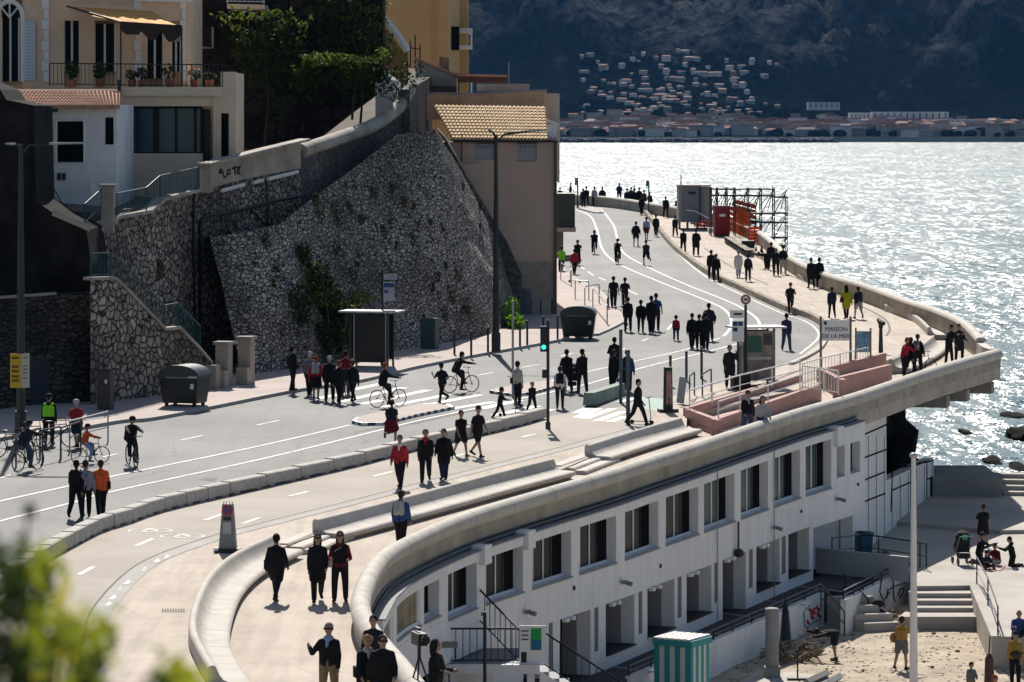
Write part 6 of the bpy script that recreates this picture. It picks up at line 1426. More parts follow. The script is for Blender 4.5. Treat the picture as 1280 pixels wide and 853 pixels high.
PEOPLE = [
 # near promenade
 (345, 752, LP, 1.76, 'walk', 172, 'coat black', 'leggings black', 'bun hairblack', 'woman with hair up in a black coat walking away down the lower promenade', ('bag black',)),
 (397, 753, LP, 1.78, 'stroll', 0, 'coat black', 'trousers black', 'long hairbrown', 'woman in long black outfit and sunglasses left of the woman with the cream bag', ('glasses black',)),
 (425, 753, LP, 1.78, 'hands', 0, 'jacket dred', 'trousers black', 'long hairbrown', 'woman in dark red sleeves with a cream shoulder bag walking towards us', ('bag cream', 'vest black', 'glasses black')),
 (501, 690, LP, 1.70, 'stroll', 178, 'hoodie blue', 'trousers black', 'short hairbrown', 'person in a blue hoodie with a pale backpack walking away behind the rounded parapet', ('backpack lgrey',)),
 (411, 885, LP, 1.78, 'wave', 0, 'jacket black', 'trousers khaki', 'short hgrey', 'grey-haired man with a raised hand, dark jacket and khaki trousers', ('glasses black', 'scarf lblue')),
 (459, 895, LP, 1.72, 'stroll', 30, 'coat black', 'trousers black', 'curly blond', 'woman with curly blond hair, striped scarf and black coat beside the parapet', ('scarf lgrey', 'bag black')),
 (478, 899, LP, 1.74, 'stroll', 12, 'puffer black', 'trousers black', 'short hairblack', 'man in dark sunglasses and black jacket in front of the blond woman', ('glasses black',)),
 (467, 868, LP, 1.70, 'stroll', 0, 'jacket dark', 'trousers black', 'short hairblack', 'dark-haired person mostly hidden behind the blond woman', ()),
 (545, 902, LP, 1.68, 'hands', 60, 'hoodie black', 'trousers black', 'hood black', 'camera operator with black hood up beside the tripod at the bottom edge', ()),
 # three by the divider blocks
 (95, 648, 0, 1.74, 'stroll', 168, 'jacket black', 'trousers black', SH, 'person in black, left of the trio walking by the concrete blocks', ('backpack black',)),
 (107, 648, 0, 1.70, 'stroll', 175, 'jacket plaid', 'trousers black', SB, 'middle walker of the trio in a plaid top with a dark bag', ('bag black',)),
 (126, 647, 0, 1.68, 'stroll', 185, 'puffer orange', 'trousers black', SB, 'walker in a bright orange jacket beside the concrete blocks', ('bag black',)),
 # four on the cycle track
 (500, 611, 0, 1.74, 'walk', 0, 'jacket red', 'trousers black', SB, 'woman in a red jacket and white scarf walking towards us on the cycle track', ('scarf white',)),
 (532, 603, 0, 1.72, 'walk2', 5, 'jacket black', 'trousers black', SH, 'walker in black jacket with red chest panels on the cycle track', ('scarf red',)),
 (555, 601, 0, 1.66, 'stroll', 355, 'coat black', 'trousers navy', SH, 'walker in plain black beside the one with red panels, hands down', ()),
 (576, 571, 0, 1.62, 'walk', 20, 'tee black', 'shorts black', SH, 'younger person in black shorts and vest left of the man in shorts', ()),
 (597, 572, 0, 1.80, 'walk2', 40, 'tee black', 'shorts black', 'cap dark', 'man in black T-shirt and black shorts walking on the cycle track', ()),
 (489, 556, 0, 1.66, 'run', 182, 'tee dark', 'skirt dred', 'bun hairblack', 'runner in a dark red skirt passing the end of the traffic island', ()),
 # left group
 (366, 489, .1, 1.80, 'pockets', 120, 'jacket black', T, SH, 'man in black waiting in the shade of the wall apart from the strolling group', ()),
 (387, 495, 0, 1.76, 'stroll', 170, 'jacket grey', T, 'cap lgrey', 'person in pale grey cap at the left of the group by the kerb', ()),
 (395, 500, 0, 1.72, 'stroll', 175, 'jacket red', 'skirt black', 'cap hred', 'person in red jacket and long black skirt with a grey backpack', ('backpack lgrey',)),
 (412, 502, 0, 1.78, 'stand', 180, 'jacket black', T, 'beanie lgrey', 'tall figure in black with a grey beanie in the middle of the kerb group', ()),
 (424, 505, 0, 1.74, 'walk', 172, 'jacket black', T, 'cap hred', 'walker in black with red cuffs and a brownish cap in the kerb group', ('scarf dred',)),
 (432, 494, 0, 1.76, 'stroll', 180, 'jacket dred', TD, SH, 'person in dark red half hidden at the back of the kerb group', ()),
 (441, 503, 0, 1.68, 'walk2', 200, 'jacket black', 'leggings black', 'cap brown', 'rightmost walker of the kerb group, stepping forward in black with brown cap', ()),
 (553, 505, 0, 1.68, 'run2', 200, 'tee black', 'leggings black', SH, 'jogger in black tights crossing the zebra alone', ()),
 (625, 525, 0, 1.22, 'push', 110, 'jacket black', 'trousers black', SH, 'child in black pushing a small scooter by the concrete blocks', ()),
 (665, 516, 0, 1.20, 'walk', 40, 'jacket black', 'trousers black', 'curly hairblack', 'child with arms out walking just left of the traffic light pole', ()),
 (647, 508, 0, 1.74, 'stand', 150, 'jacket cream', 'trousers black', SH, 'man in a cream jacket standing beside the slim grey pole', ('bag black',)),
 (700, 511, 0, 1.68, 'walk', 170, 'tee white', 'leggings dark', SB, 'woman in a white top with a black backpack walking away past the light', ('backpack black', 'vest white')),
 (709, 491, 0, 1.78, 'push', 180, 'jacket black', T, SH, 'man in black pushing a stroller up the road', ()),
 (728, 492, 0, 1.78, 'phone', 200, 'jacket black', TD, SH, 'man in black holding something up beside the stroller', ()),
 # middle of the road
 (768, 473, 0, 1.72, 'hands', 190, 'jacket black', T, SH, 'person in black just above the woman with outstretched arm at the crossing', ()),
 (766, 490, 0, 1.70, 'reach', 130, 'jacket black', 'trousers black', 'bun hairbrown', 'woman in black with her arm stretched out at the crossing', ()),
 (784, 491, 0, 1.72, 'stroll', 180, 'jacket blue', T, SH, 'person in blue half hidden behind the tall dark poles', ('backpack black',)),
 (912, 485, 0, 1.74, 'phone', 20, 'coat dark', 'trousers navy', SH, 'man in a dark coat on the phone left of the bus shelter', ()),
 (797, 532, 0, 1.76, 'walk', 60, 'jacket black', 'trousers black', SH, 'man in black with a teal print on his back riding a kick scooter', ()),
 (785, 415, 0, 1.70, 'stand', 180, 'jacket black', T, SH, 'leftmost of the three black figures standing below the cyclist pair', ()),
 (801, 416, 0, 1.66, 'walk', 180, 'jacket black', 'leggings black', SH, 'woman in black with hands together left of the tall couple', ()),
 (814, 417, 0, 1.84, 'stroll', 180, 'coat black', T, SH, 'tall figure in a black coat in front of the man in blue', ()),
 (820, 414, 0, 1.86, 'pockets', 180, 'tee blue', TD, SH, 'man in a blue top half hidden behind the tall black coat', ()),
 (845, 426, 0, 1.18, 'stand', 180, 'jacket red', 'trousers navy', SH, 'child in a dark red jacket alone in the middle of the road', ()),
 (865, 436, 0, 1.70, 'walk', 180, 'jacket black', T, SH, 'person in black at the left of the close group of four on the road', ()),
 (874, 437, 0, 1.62, 'stroll', 180, 'jacket black', T, 'cap dred', 'person with a reddish cap in the middle of the close group of four', ()),
 (882, 438, 0, 1.74, 'stroll', 178, 'jacket black', T, SH, 'front right figure of the close group of four, dressed in black', ()),
 (886, 426, 0, 1.78, 'pockets', 185, 'jacket dark', T, SH, 'man with a blue bag on his side at the back of the group of four', ('bag blue',)),
 (767, 386, 0, 1.74, 'stroll', 180, 'tee black', T, SH, 'walker in black wheeling a bicycle beside the bike racks', ()),
 (781, 385, 0, 1.72, 'run2', 180, 'tee black', 'leggings black', SH, 'jogger in black to the right of the walker with the bicycle', ()),
 (718, 343, 0, 1.62, 'walk', 175, 'jacket red', 'leggings black', SH, 'walker in a red jacket at the left edge of the road', ()),
 (808, 332, 0, 1.76, 'run', 180, 'tee dark', 'shorts black', SH, 'runner in black shorts alone on the right lane', ()),
 (795, 308, 0, 1.78, 'pockets', 180, 'jacket black', 'shorts black', SH, 'stocky person in black shorts left of the one in pale blue', ()),
 (808, 300, 0, 1.76, 'walk', 180, 'tee lblue', 'shorts dred', SH, 'person in a pale blue T-shirt and dark red shorts', ()),
 (820, 296, 0, 1.72, 'walk2', 180, 'jacket black', T, SH, 'walker in black right of the pale blue T-shirt', ()),
 # raised walkway
 (983, 438, 0, 1.76, 'walk', 178, 'jacket purple', 'trousers denim', SH, 'man in a purple sweater and blue jeans walking away on the road bend', ()),
 (988, 392, 0, 1.72, 'run2', 5, 'tee dark', 'leggings black', SH, 'runner in dark blue coming along the raised kerb', ()),
 (1014, 361, 0, 1.80, 'stroll', 180, 'coat black', 'leggings black', 'beanie dark', 'left of two people in long black coats near the sea parapet', ()),
 (1024, 360, 0, 1.84, 'walk', 175, 'coat black', 'leggings black', SH, 'right of two people in long black coats near the sea parapet', ()),
 (1040, 398, 0, 1.68, 'walk', 180, 'puffer navy', 'leggings black', SB, 'woman in a dark puffy jacket left of the yellow coat', ()),
 (1058, 399, 0, 1.76, 'stroll', 180, 'coat yellow', 'leggings black', 'long hairblack', 'person in a yellow coat with a dark bag on the promenade', ('bag black',)),
 (1073, 399, 0, 1.72, 'walk2', 182, 'jacket dark', 'shorts lgrey', SB, 'person in pale shorts and dark jacket right of the yellow coat', ('backpack navy',)),
 (1130, 472, LP, 1.72, 'lean', 120, 'jacket red', T, 'cap hred', 'person in a red jacket at the left of the viewpoint trio with the bicycle', ()),
 (1138, 471, LP, 1.74, 'stroll', 150, 'jacket black', T, LH, 'person in black in the middle of the viewpoint trio', ()),
 (1147, 469, LP, 1.76, 'pockets', 170, 'jacket black', T, 'cap dark', 'person with a grey backpack at the right of the viewpoint trio', ('backpack grey',)),
 (1186, 455, LP, 1.78, 'lean', 60, 'jacket black', T, SH, 'left of the couple in black leaning near the pointed end of the terrace', ()),
 (1199, 453, LP, 1.72, 'stand', 30, 'coat dark', T, SH, 'right of the couple in black near the pointed end of the terrace', ()),
 (958, 337, 0, 1.70, 'bend', 240, 'jacket black', T, SH, 'person in black bending forward at the left of the group near the orange netting', ()),
 (964, 338, 0, 1.78, 'stand', 180, 'jacket black', T, SH, 'tall dark figure in the middle of the group near the orange netting', ()),
 (970, 345, 0, 1.70, 'hands', 0, 'jacket black', T, SH, 'front figure in black of the group near the orange netting', ()),
 (979, 343, 0, 1.78, 'stand', 180, 'jacket black', 'trousers lgrey', SH, 'person in black jacket and pale trousers closest to the sea parapet', ()),
 (923, 347, 0, 1.72, 'walk', 180, 'coat white', 'trousers lblue', 'curly hgrey', 'person in a long white coat walking away on the promenade', ()),
 (935, 352, 0, 1.64, 'stroll', 180, 'jacket black', T, SH, 'person in black beside the long white coat', ('backpack dark',)),
 (889, 348, 0, 1.72, 'stand', 180, 'jacket black', T, SH, 'left of the dark pair on the walkway beside the raised kerb', ()),
 (895, 352, 0, 1.66, 'stroll', 170, 'jacket black', T, 'beanie dark', 'right of the dark pair on the walkway beside the raised kerb', ()),
 (854, 316, 0, 1.72, 'stroll', 180, 'jacket black', T, SH, 'person in black walking below the grey container', ()),
 (870, 320, 0, 1.86, 'stand', 180, 'coat black', T, SH, 'tall person in black at the foot of the container steps', ()),
 (844, 296, 0, 1.66, 'walk', 180, 'jacket black', 'trousers dark', SH, 'person in black just left of the grey container', ()),
 (832, 272, 0, 1.80, 'stroll', 180, 'jacket black', T, SH, 'walker in black on the far walkway left of the container', ()),
 (847, 272, 0, 1.72, 'stand', 180, 'jacket blue', T, SH, 'figure in blue and black hidden against the container edge', ()),
 # far crowd
 (713, 249, 0, 1.62, 'walk', 90, 'jacket dark', 'leggings dark', SH, 'walker near the parapet left of the distant traffic light', ()),
 (729, 260, 0, 1.76, 'stroll', 180, 'jacket black', T, SH, 'dark figure immediately right of the distant traffic light', ()),
 (733, 258, 0, 1.80, 'stroll', 180, 'jacket black', T, SH, 'dark figure partly behind the one beside the distant traffic light', ()),
 (743, 258, 0, 1.78, 'stand', 180, 'jacket lgrey', T, SH, 'figure in a pale grey jacket in the far crowd', ()),
 (753, 258, 0, 1.78, 'pockets', 180, 'jacket black', T, SH, 'figure in black right of the pale grey jacket in the far crowd', ()),
 (774, 253, 0, 1.80, 'hands', 0, 'jacket navy', T, SH, 'figure alone against the far parapet', ()),
 (784, 262, 0, 1.90, 'stroll', 180, 'jacket black', T, SH, 'left edge figure of the dense far group by the second light', ()),
 (793, 262, 0, 1.94, 'stroll', 180, 'coat black', T, SH, 'tall figure in a long coat in the dense far group', ()),
 (789, 258, 0, 1.74, 'stand', 180, 'jacket dark', T, SH, 'figure at the back of the dense far group', ()),
 (799, 260, 0, 1.84, 'stand', 0, 'jacket black', T, 'cap dred', 'figure with a reddish cap in the dense far group', ()),
 (802, 269, 0, 1.74, 'walk', 180, 'jacket black', T, SH, 'figure nearest us of the dense far group', ()),
 (805, 262, 0, 1.74, 'stand', 180, 'jacket brown', T, SH, 'figure in brown in the dense far group', ()),
 (812, 263, 0, 1.60, 'stroll', 180, 'jacket dark', T, SH, 'short figure just right of the second distant light', ()),
 (700, 259, 0, 1.80, 'stand', 0, 'jacket black', T, SH, 'dark figure half hidden by the beige building corner', ()),
 # by the pink ramp
 (934, 549, LP, 1.76, 'stroll', 5, 'jacket black', 'trousers denim', 'cap brown', 'man in black jacket and blue jeans beside the pink ramp wall', ('scarf lgrey',)),
 (953, 550, LP, 1.62, 'stroll', 0, 'jacket lgrey', 'trousers navy', 'long hairblack', 'woman in a pale sweater beside the man in jeans at the pink ramp', ()),
]
for q in PEOPLE:
    px, py, dz, h, pose, hd, top, bot, head, lab, ext = q
    kid = h < 1.3; person(on(px, py, dz) + Vector((0, 0, .01)), pose, hd + random.uniform(-16, 16), top, bot, head, lab, h, ext, G1, kid)
GB = 'people on the beach and plaza'
def bp(px, py, z=1.8):
    p = G(px, py, z)
    return Vector((p.x, p.y, 1.8 + .10 * noise.fractal(Vector((p.x * .35, p.y * .35, 0)), 1, 2, 4) + .005))
person(bp(1044, 824), 'bend', -70, 'jacket black', 'shorts dark', SH, 'person in dark clothes bending down beside the driftwood heap', 1.74, (), GB)
person(bp(1127, 839), 'guitar', 150, 'tee ochre', 'shorts grey', SB, 'barelegged man in ochre top and grey shorts holding a guitar on the sand', 1.76, (), GB)
person(bp(1214, 872), 'stand', 0, 'jacket grey', 'trousers khaki', SH, 'small child in a grey jacket standing at the bottom edge of the sand', 1.1, (), GB, True)
person(bp(1269, 856), 'stand', -30, 'jacket ochre', 'trousers black', 'cap dark', 'man in a mustard top and black trousers on the sand', 1.76, (), GB)
person(bp(1240, 880, 1.8) , 'sitg', 30, 'jacket brown', 'trousers grey', 'long hred', 'red-haired person sitting on the sand beside the brown guitar case', 1.66, (), GB)
person(G(1273, 797, FZ) , 'sitg', 0, 'puffer blue', 'trousers dark', 'bald hgrey', 'balding man in a blue jacket sitting on the plaza edge', 1.76, (), GB)
person(G(1229, 685, FZ + .02), 'stand', 190, 'tee black', 'shorts black', 'hat dark', 'person in a hat and black shorts standing over the picnic group', 1.75, (), GB)
person(G(1224, 704, FZ + .02), 'kneel', 60, 'jacket black', 'trousers black', 'cap dark', 'person in black kneeling at the left of the picnic group', 1.74, (), GB)
person(G(1232, 711, FZ + .02), 'sitg', 20, 'jacket dark', 'trousers brown', SB, 'child in dark clothes sitting in front of the kneeling person', 1.3, (), GB, True)
person(G(1246, 706, FZ + .02), 'sitg', -40, 'jacket dred', 'trousers lgrey', SH, 'person in dark red sitting in the middle of the picnic group', 1.6, (), GB)
person(G(1266, 708, FZ + .02), 'kneel', -90, 'hoodie black', 'trousers black', SH, 'person in black kneeling at the right of the picnic group', 1.66, (), GB)
# ================= cycles, scooters, prams =================
def bicycle_proto():
    r = empty('bicycle', (0, 0, 0)); rr = .34
    for y, nm in ((-.52, 'wheel'), (.52, 'wheel')):
        c = Vector((0, y, rr)); w_ = MB(); ringp = [c + Vector((0, rr * math.cos(a), rr * math.sin(a))) for a in [2 * math.pi * k / 18 for k in range(19)]]
        w_.tube(ringp, .022, 6, cap=False); wo = w_.build('wheel', M['black'], r)
        sp = MB(); sp.tube([c - Vector((.03, 0, 0)), c + Vector((.03, 0, 0))], .03, 6)
        for k in range(9): a = math.pi * 2 * k / 9; sp.tube([c, c + Vector((0, math.cos(a) * .32, math.sin(a) * .32))], .004, 3, cap=False)
        sp.build('spokes', M['greymetal'], wo)
    f = MB(); hub = Vector((0, .52, .34)); bb_ = Vector((0, .1, .28)); st = Vector((0, .22, .78)); hd = Vector((0, -.36, .82)); hb_ = Vector((0, -.40, .68)); fk = Vector((0, -.52, .34))
    for a, b, q in ((bb_, st, .018), (bb_, hb_, .02), (st, hd, .018), (bb_, hub, .013), (st, hub, .011), (hd, hb_, .02), (hb_, fk, .016)): f.tube([a, b], q, 6)
    f.tube([bb_ + Vector((-.1, 0, -.1)), bb_ + Vector((.1, 0, .1))], .015, 5); f.build('frame', M['dkmetal'], r)
    MB().tube([hd, hd + Vector((0, .02, .16)), hd + Vector((0, -.03, .2))], .015, 6).build('stem', M['dkmetal'], r)
    MB().tube([hd + Vector((-.30, .08, .21)), hd + Vector((-.12, -.03, .2)), hd + Vector((.12, -.03, .2)), hd + Vector((.30, .08, .21))], .015, 6).build('handlebar', M['dkmetal'], r)
    sd = MB(); sd.ell(st + Vector((0, .04, .14)), (.07, .14, .035), 8, 6); sd.tube([st, st + Vector((0, .03, .12))], .014, 6); sd.build('saddle', M['black'], r)
    return reg(r)
bike0 = bicycle_proto(); USED = set()
def place(proto, loc, heading, label, cat, grp=None, s=1.0):
    if proto.name not in USED: USED.add(proto.name); o = proto
    else: o = copy_tree(proto)
    o.location = loc; o.rotation_euler = (0, 0, rad(heading)); o.scale = (s, s, s); tag(o, label, cat, grp); return o
def rider(px, py, hd, top, bottom, head, label, blabel, h=1.74, pose='cycle', ext=(), s=1.0, kid=False, dz=0.0):
    p = on(px, py, dz) + Vector((0, 0, .012)); a = rad(hd)
    place(bike0, p, hd, blabel, 'bicycle', 'bicycles on the seafront road', s)
    person(p + Vector((-math.sin(a) * .26 * s, math.cos(a) * .26 * s, -.01)), pose, hd, top, bottom, head, label, h, ext, 'cyclists on the seafront road', kid)
rider(35, 589, 150, 'jacket dark', 'trousers denim', 'helmet dark', 'cyclist in black with pale blue jeans at the left edge of the road', 'bicycle under the rider in pale blue jeans')
rider(113, 580, 120, 'jacket orange', 'trousers lblue', 'helmet black', 'child in an orange-red jacket riding a small bicycle', 'small bicycle under the child in orange', 1.35, 'cycleup', (), .82)
rider(165, 583, 20, 'jacket black', 'trousers black', 'helmet black', 'cyclist in black riding towards us with a pale rucksack strap', 'bicycle under the lone rider in black near the kerb')
rider(485, 509, 125, 'jacket black', 'leggings black', 'cap hred', 'cyclist with red sleeves and reddish hair at the zebra crossing', 'bicycle with front basket crossing the zebra', 1.74, 'cycleup', ('scarf dred',))
rider(576, 491, 120, 'jacket black', 'trousers black', SH, 'cyclist in black on the crossing above the traffic island', 'bicycle ridden past the kerb by the bollards')
rider(743, 318, 180, 'jacket black', 'trousers black', SH, 'cyclist in black with a loaded bike beside the double white line', 'loaded bicycle beside the double white line')
rider(772, 330, 4, 'jacket black', 'trousers black', 'helmet black', 'cyclist in black coming straight at us on the double line', 'bicycle coming straight at us on the double line')
rider(722, 332, 175, 'jacket black', 'trousers black', 'helmet black', 'cyclist in black behind the walker in red', 'bicycle behind the walker in red')
rider(702, 341, 185, 'jacket hivis', 'trousers black', 'helmet black', 'cyclist in a bright green safety jacket at the building corner', 'bicycle under the rider in bright green')
rider(709, 270, 180, 'jacket black', 'trousers black', 'helmet black', 'hunched cyclist in black at the far bend', 'bicycle at the far bend beside the green box')
place(bike0, on(760, 388) + Vector((0, 0, .012)), 175, 'bicycle being wheeled by the walker in black near the bike racks', 'bicycle', 'bicycles on the seafront road')
place(bike0, on(430, 497) + Vector((0, 0, .012)), 170, 'bicycle wheeled among the strolling group by the kerb', 'bicycle', 'bicycles on the seafront road')
place(bike0, on(1153, 466, LP) + Vector((0, 0, .01)), 120, 'bicycle leaning behind the trio at the viewpoint', 'bicycle', 'bicycles on the seafront road', .9)
for i, (px, py, hd, lb) in enumerate([(14, 573, 70, 'parked bicycle at the far left rack end'), (40, 562, 60, 'parked bicycle in the middle of the left rack'), (70, 560, 100, 'parked bicycle beside the man in the safety vest')]): place(bike0, on(px, py, .0) + Vector((0, 0, .02)), hd, lb, 'bicycle', 'bicycles parked at the left rack')
person(on(61, 556, 0) + Vector((0, 0, .01)), 'stand', 170, 'jacket black', 'trousers black', 'helmet black', 'man in black with a green safety vest by the parked bicycles', 1.76, ('vest hivis',), G1)
person(on(96, 560, 0) + Vector((0, 0, .01)), 'push', 200, 'tee red', 'shorts navy', 'helmet lgrey', 'person in a red top, navy shorts and white helmet by the railing', 1.7, (), G1)
def scooter_proto():
    r = empty('kick_scooter', (0, 0, 0)); MB().box((0, .05, .11), (.13, .62, .03)).build('deck', M['dkmetal'], r)
    MB().tube([(0, -.30, .12), (0, -.34, .25), (0, -.26, .98)], .02, 6).build('stem', M['greymetal'], r); MB().tube([(-.22, -.26, .98), (.22, -.26, .98)], .017, 6).build('handlebar', M['black'], r)
    for y in (-.38, .42): MB().tube([(-.02, y, .08), (.02, y, .08)], .08, 12).build('wheel', M['black'], r)
    return reg(r)
sc0 = scooter_proto()
place(sc0, on(803, 531) + Vector((0, 0, .012)), 60, 'kick scooter ridden by the man with the teal print', 'scooter', 'scooters', 1.05)
place(sc0, on(636, 521) + Vector((0, 0, .012)), 100, 'small kick scooter with a red front held by the child', 'scooter', 'scooters', .8)
for i, (px, py) in enumerate([(768, 385), (776, 406), (712, 352)]): place(sc0, on(px + 6, py + 4) + Vector((0, 0, .12)), 150 + 40 * i, ['parked scooter leaning at the upper end of the bike racks', 'parked scooter by the rack nearest the zebra', 'parked scooter at the first rack by the building'][i], 'scooter', 'scooters')
def pram_proto():
    r = empty('stroller', (0, 0, 0)); f = MB()
    for s in (-.24, .24): f.tube([(s, .5, 1.0), (s, .1, .55), (s, -.35, .15)], .014, 5); f.tube([(s, -.15, .62), (s, .30, .14)], .014, 5)
    f.tube([(-.24, .5, 1.0), (.24, .5, 1.0)], .018, 6); f.build('frame', M['greymetal'], r)
    MB().add([(-.2, -.3, .42), (.2, -.3, .42), (.2, .12, .42), (-.2, .12, .42), (-.22, -.36, .62), (.22, -.36, .62), (.22, .22, .98), (-.22, .22, .98)], [(3, 2, 1, 0), (4, 5, 6, 7), (0, 1, 5, 4), (1, 2, 6, 5), (2, 3, 7, 6), (3, 0, 4, 7)]).build('seat', mat('stroller_cloth', (.015, .015, .017), .9), r)
    MB().ell((0, .02, .92), (.26, .30, .24), 12, 8).build('canopy', mat('stroller_hood', (.018, .02, .022), .9), r); MB().box((0, .12, .3), (.36, .35, .16)).build('basket', M['black'], r)
    for x in (-.25, .25):
        for y in (-.34, .32): MB().tube([(x - .02, y, .12), (x + .02, y, .12)], .12, 12).build('wheel', M['black'], r)
    return reg(r)
pr0 = pram_proto()
place(pr0, on(715, 489) + Vector((0, 0, .012)), 180, 'black stroller pushed up the road by the man in black', 'stroller', 'strollers')
place(pr0, G(1203, 706, FZ) + Vector((0, 0, .015)), -170, 'black stroller with a green mark standing by the picnic group', 'stroller', 'strollers', 1.15)
MB().box((0, .30, .95), (.16, .02, .16)).build('green_mark', mat('bright_green_mark', (.02, .5, .25), .6), [o for o in C.objects if o.name.startswith('stroller') and o.parent is None and abs(o.location.y - G(1203, 706, FZ).y) < .5 and o.type == 'EMPTY'][0])
place(pr0, bp(1098, 783), 80, 'folded black buggy lying against the concrete kerb of the beach steps', 'stroller', 'strollers', .9)
C.objects[-1]
# ================= bins, posts, lamps, signs =================
DKG = mat('container_dark', (.012, .016, .018), .45); DKL = mat('container_lid', (.03, .04, .042), .4)
def container(px, py, rz, label):
    p = on(px, py, .13 if px < 500 else .02); r = empty('waste_container', tuple(p), rad(rz), label, 'waste container', 'dome-topped waste containers')
    MB().add([(-.72, -.5, .12), (.72, -.5, .12), (.72, .5, .12), (-.72, .5, .12), (-.84, -.6, 1.12), (.84, -.6, 1.12), (.84, .6, 1.12), (-.84, .6, 1.12)], [(3, 2, 1, 0), (4, 5, 6, 7), (0, 1, 5, 4), (1, 2, 6, 5), (2, 3, 7, 6), (3, 0, 4, 7)]).build('body', DKG, r)
    pr = [(-.86, 1.10), (-.88, 1.22)] + [(-.86 * math.cos(math.pi * k / 10) , 1.22 + .40 * math.sin(math.pi * k / 10)) for k in range(1, 10)] + [(.88, 1.22), (.86, 1.10)]
    mb = MB(); n = len(pr); mb.add([(x, -.64, z) for x, z in pr] + [(x, .64, z) for x, z in pr], [tuple(range(n)), tuple(range(2 * n - 1, n - 1, -1))] + [(i, n + i, n + (i + 1) % n, (i + 1) % n) for i in range(n)]); mb.build('lid', DKL, r, smooth=35)
    MB().tube([(-.5, -.68, 1.14), (.5, -.68, 1.14)], .02, 5).build('lift_bar', M['greymetal'], r); MB().box((.6, -.63, .8), (.14, .01, .2)).build('sticker', M['whitepaint'], r); MB().box((.62, -.63, 1.16), (.4, .02, .06)).build('stripe', M['whitepaint'], r)
    for x in (-.6, .6):
        for y in (-.4, .4): MB().cyl((x, y, 0), .08, .13, 8).build('wheel', M['black'], r)
container(231, 507, -20, 'dark dome-topped waste container on the pavement below the stair wall')
container(723, 423, -5, 'dark dome-topped waste container at the corner near the bike racks')
BOL = M['dkmetal']; first = None
def post(name, px, py, h, rr, label, cat, grp=None, m_=None, dz=.0, cap=True):
    p = on(px, py, dz); r = empty(name, tuple(p), 0, label, cat, grp); MB().cyl((0, 0, 0), rr, h, 10).build('shaft', m_ or BOL, r)
    if cap: MB().ell((0, 0, h), (rr * 1.15, rr * 1.15, rr), 10, 6).build('cap', m_ or BOL, r)
    return r
for i, (px, py) in enumerate([(477, 457), (568, 444), (589, 446), (610, 441), (650, 434), (659, 432), (679, 426), (697, 425)]):
    o = post('bollard', px, py, 1.15, .055, ['slim black bollard alone in front of the dark bus shelter', 'slim black bollard beside the teal service door', 'slim black bollard, second after the teal service door', 'slim black bollard just left of the tall lamp post', 'slim black bollard, first to the right of the tall lamp post', 'slim black bollard paired close behind the one after the lamp post', 'slim black bollard behind the traffic light head', 'slim black bollard next to the corner waste container'][i], 'bollard', 'slim black bollards along the left kerb', dz=.1)
for i, (px, py, h) in enumerate([(838, 483, 1.25), (858, 477, 1.25), (877, 474, 1.35)]):
    post('bollard', px, py, h, .06, ['leftmost of three blue-grey posts beside the pink-ramp bike racks', 'middle of three blue-grey posts near the bike racks', 'rightmost of three blue-grey posts near the bike racks'][i], 'bollard', 'blue-grey posts by the cycle crossing', mat('blue_grey_post', (.06, .08, .1), .5))
BGP = MATS['blue_grey_post']
post('tall_post', 776, 504, 2.9, .07, 'tall blue-grey post left of the pair at the crossing', 'post', None, BGP); post('tall_post', 785, 531, 2.75, .08, 'tall blue-grey post nearest the bench at the crossing', 'post', None, BGP); post('tall_post', 641, 497, 3.9, .05, 'slim pale grey pole on the short traffic island', 'post', None, M['greymetal'])
post('tall_post', 415, 450, 3.0, .06, 'pale grey pole standing in front of the dark shrub', 'post', None, M['greymetal'], .1)
def street_lamp(px, py, top, arms, label, rr=.11, dz=.13, Y=None):
    p = on(px, py, dz); H = ZC - (top - YH) * p.y / F - p.z; r = empty('street_lamp', tuple(p), 0, label, 'street lamp')
    MB().tube([(0, 0, 0), (0, 0, H * .55), (0, 0, H)], [rr * 1.25, rr, rr * .55], 10).build('pole', M['dkmetal'], r); MB().cyl((0, 0, 0), rr * 1.7, .9, 10).build('base', M['dkmetal'], r)
    for (dx, dz_, hl) in arms:
        MB().tube([(0, 0, H - .35), (dx * .25, 0, H - .02 + dz_ * .3), (dx, 0, H + dz_)], .055, 6).build('arm', M['dkmetal'], r)
        s = 1 if dx > 0 else -1; MB().add([(dx - .1 * s, -.14, H + dz_ - .03), (dx + hl * s, -.12, H + dz_ - .0), (dx + hl * s, .12, H + dz_), (dx - .1 * s, .14, H + dz_ - .03), (dx - .1 * s, -.14, H + dz_ + .06), (dx + hl * s, -.1, H + dz_ + .06), (dx + hl * s, .1, H + dz_ + .06), (dx - .1 * s, .14, H + dz_ + .06)], [(3, 2, 1, 0), (4, 5, 6, 7), (0, 1, 5, 4), (1, 2, 6, 5), (2, 3, 7, 6), (3, 0, 4, 7)]).build('lamp_head', M['greymetal'], r)
    return r
street_lamp(620, 440, 169, [(1.6, .18, .75), (-.35, .25, .05)], 'tall black street lamp rising in front of the beige building', .13)
street_lamp(26, 545, 181, [(1.15, .02, 1.1), (-.3, .0, .25)], 'tall dark street lamp carrying the yellow sign at the far left', .13)
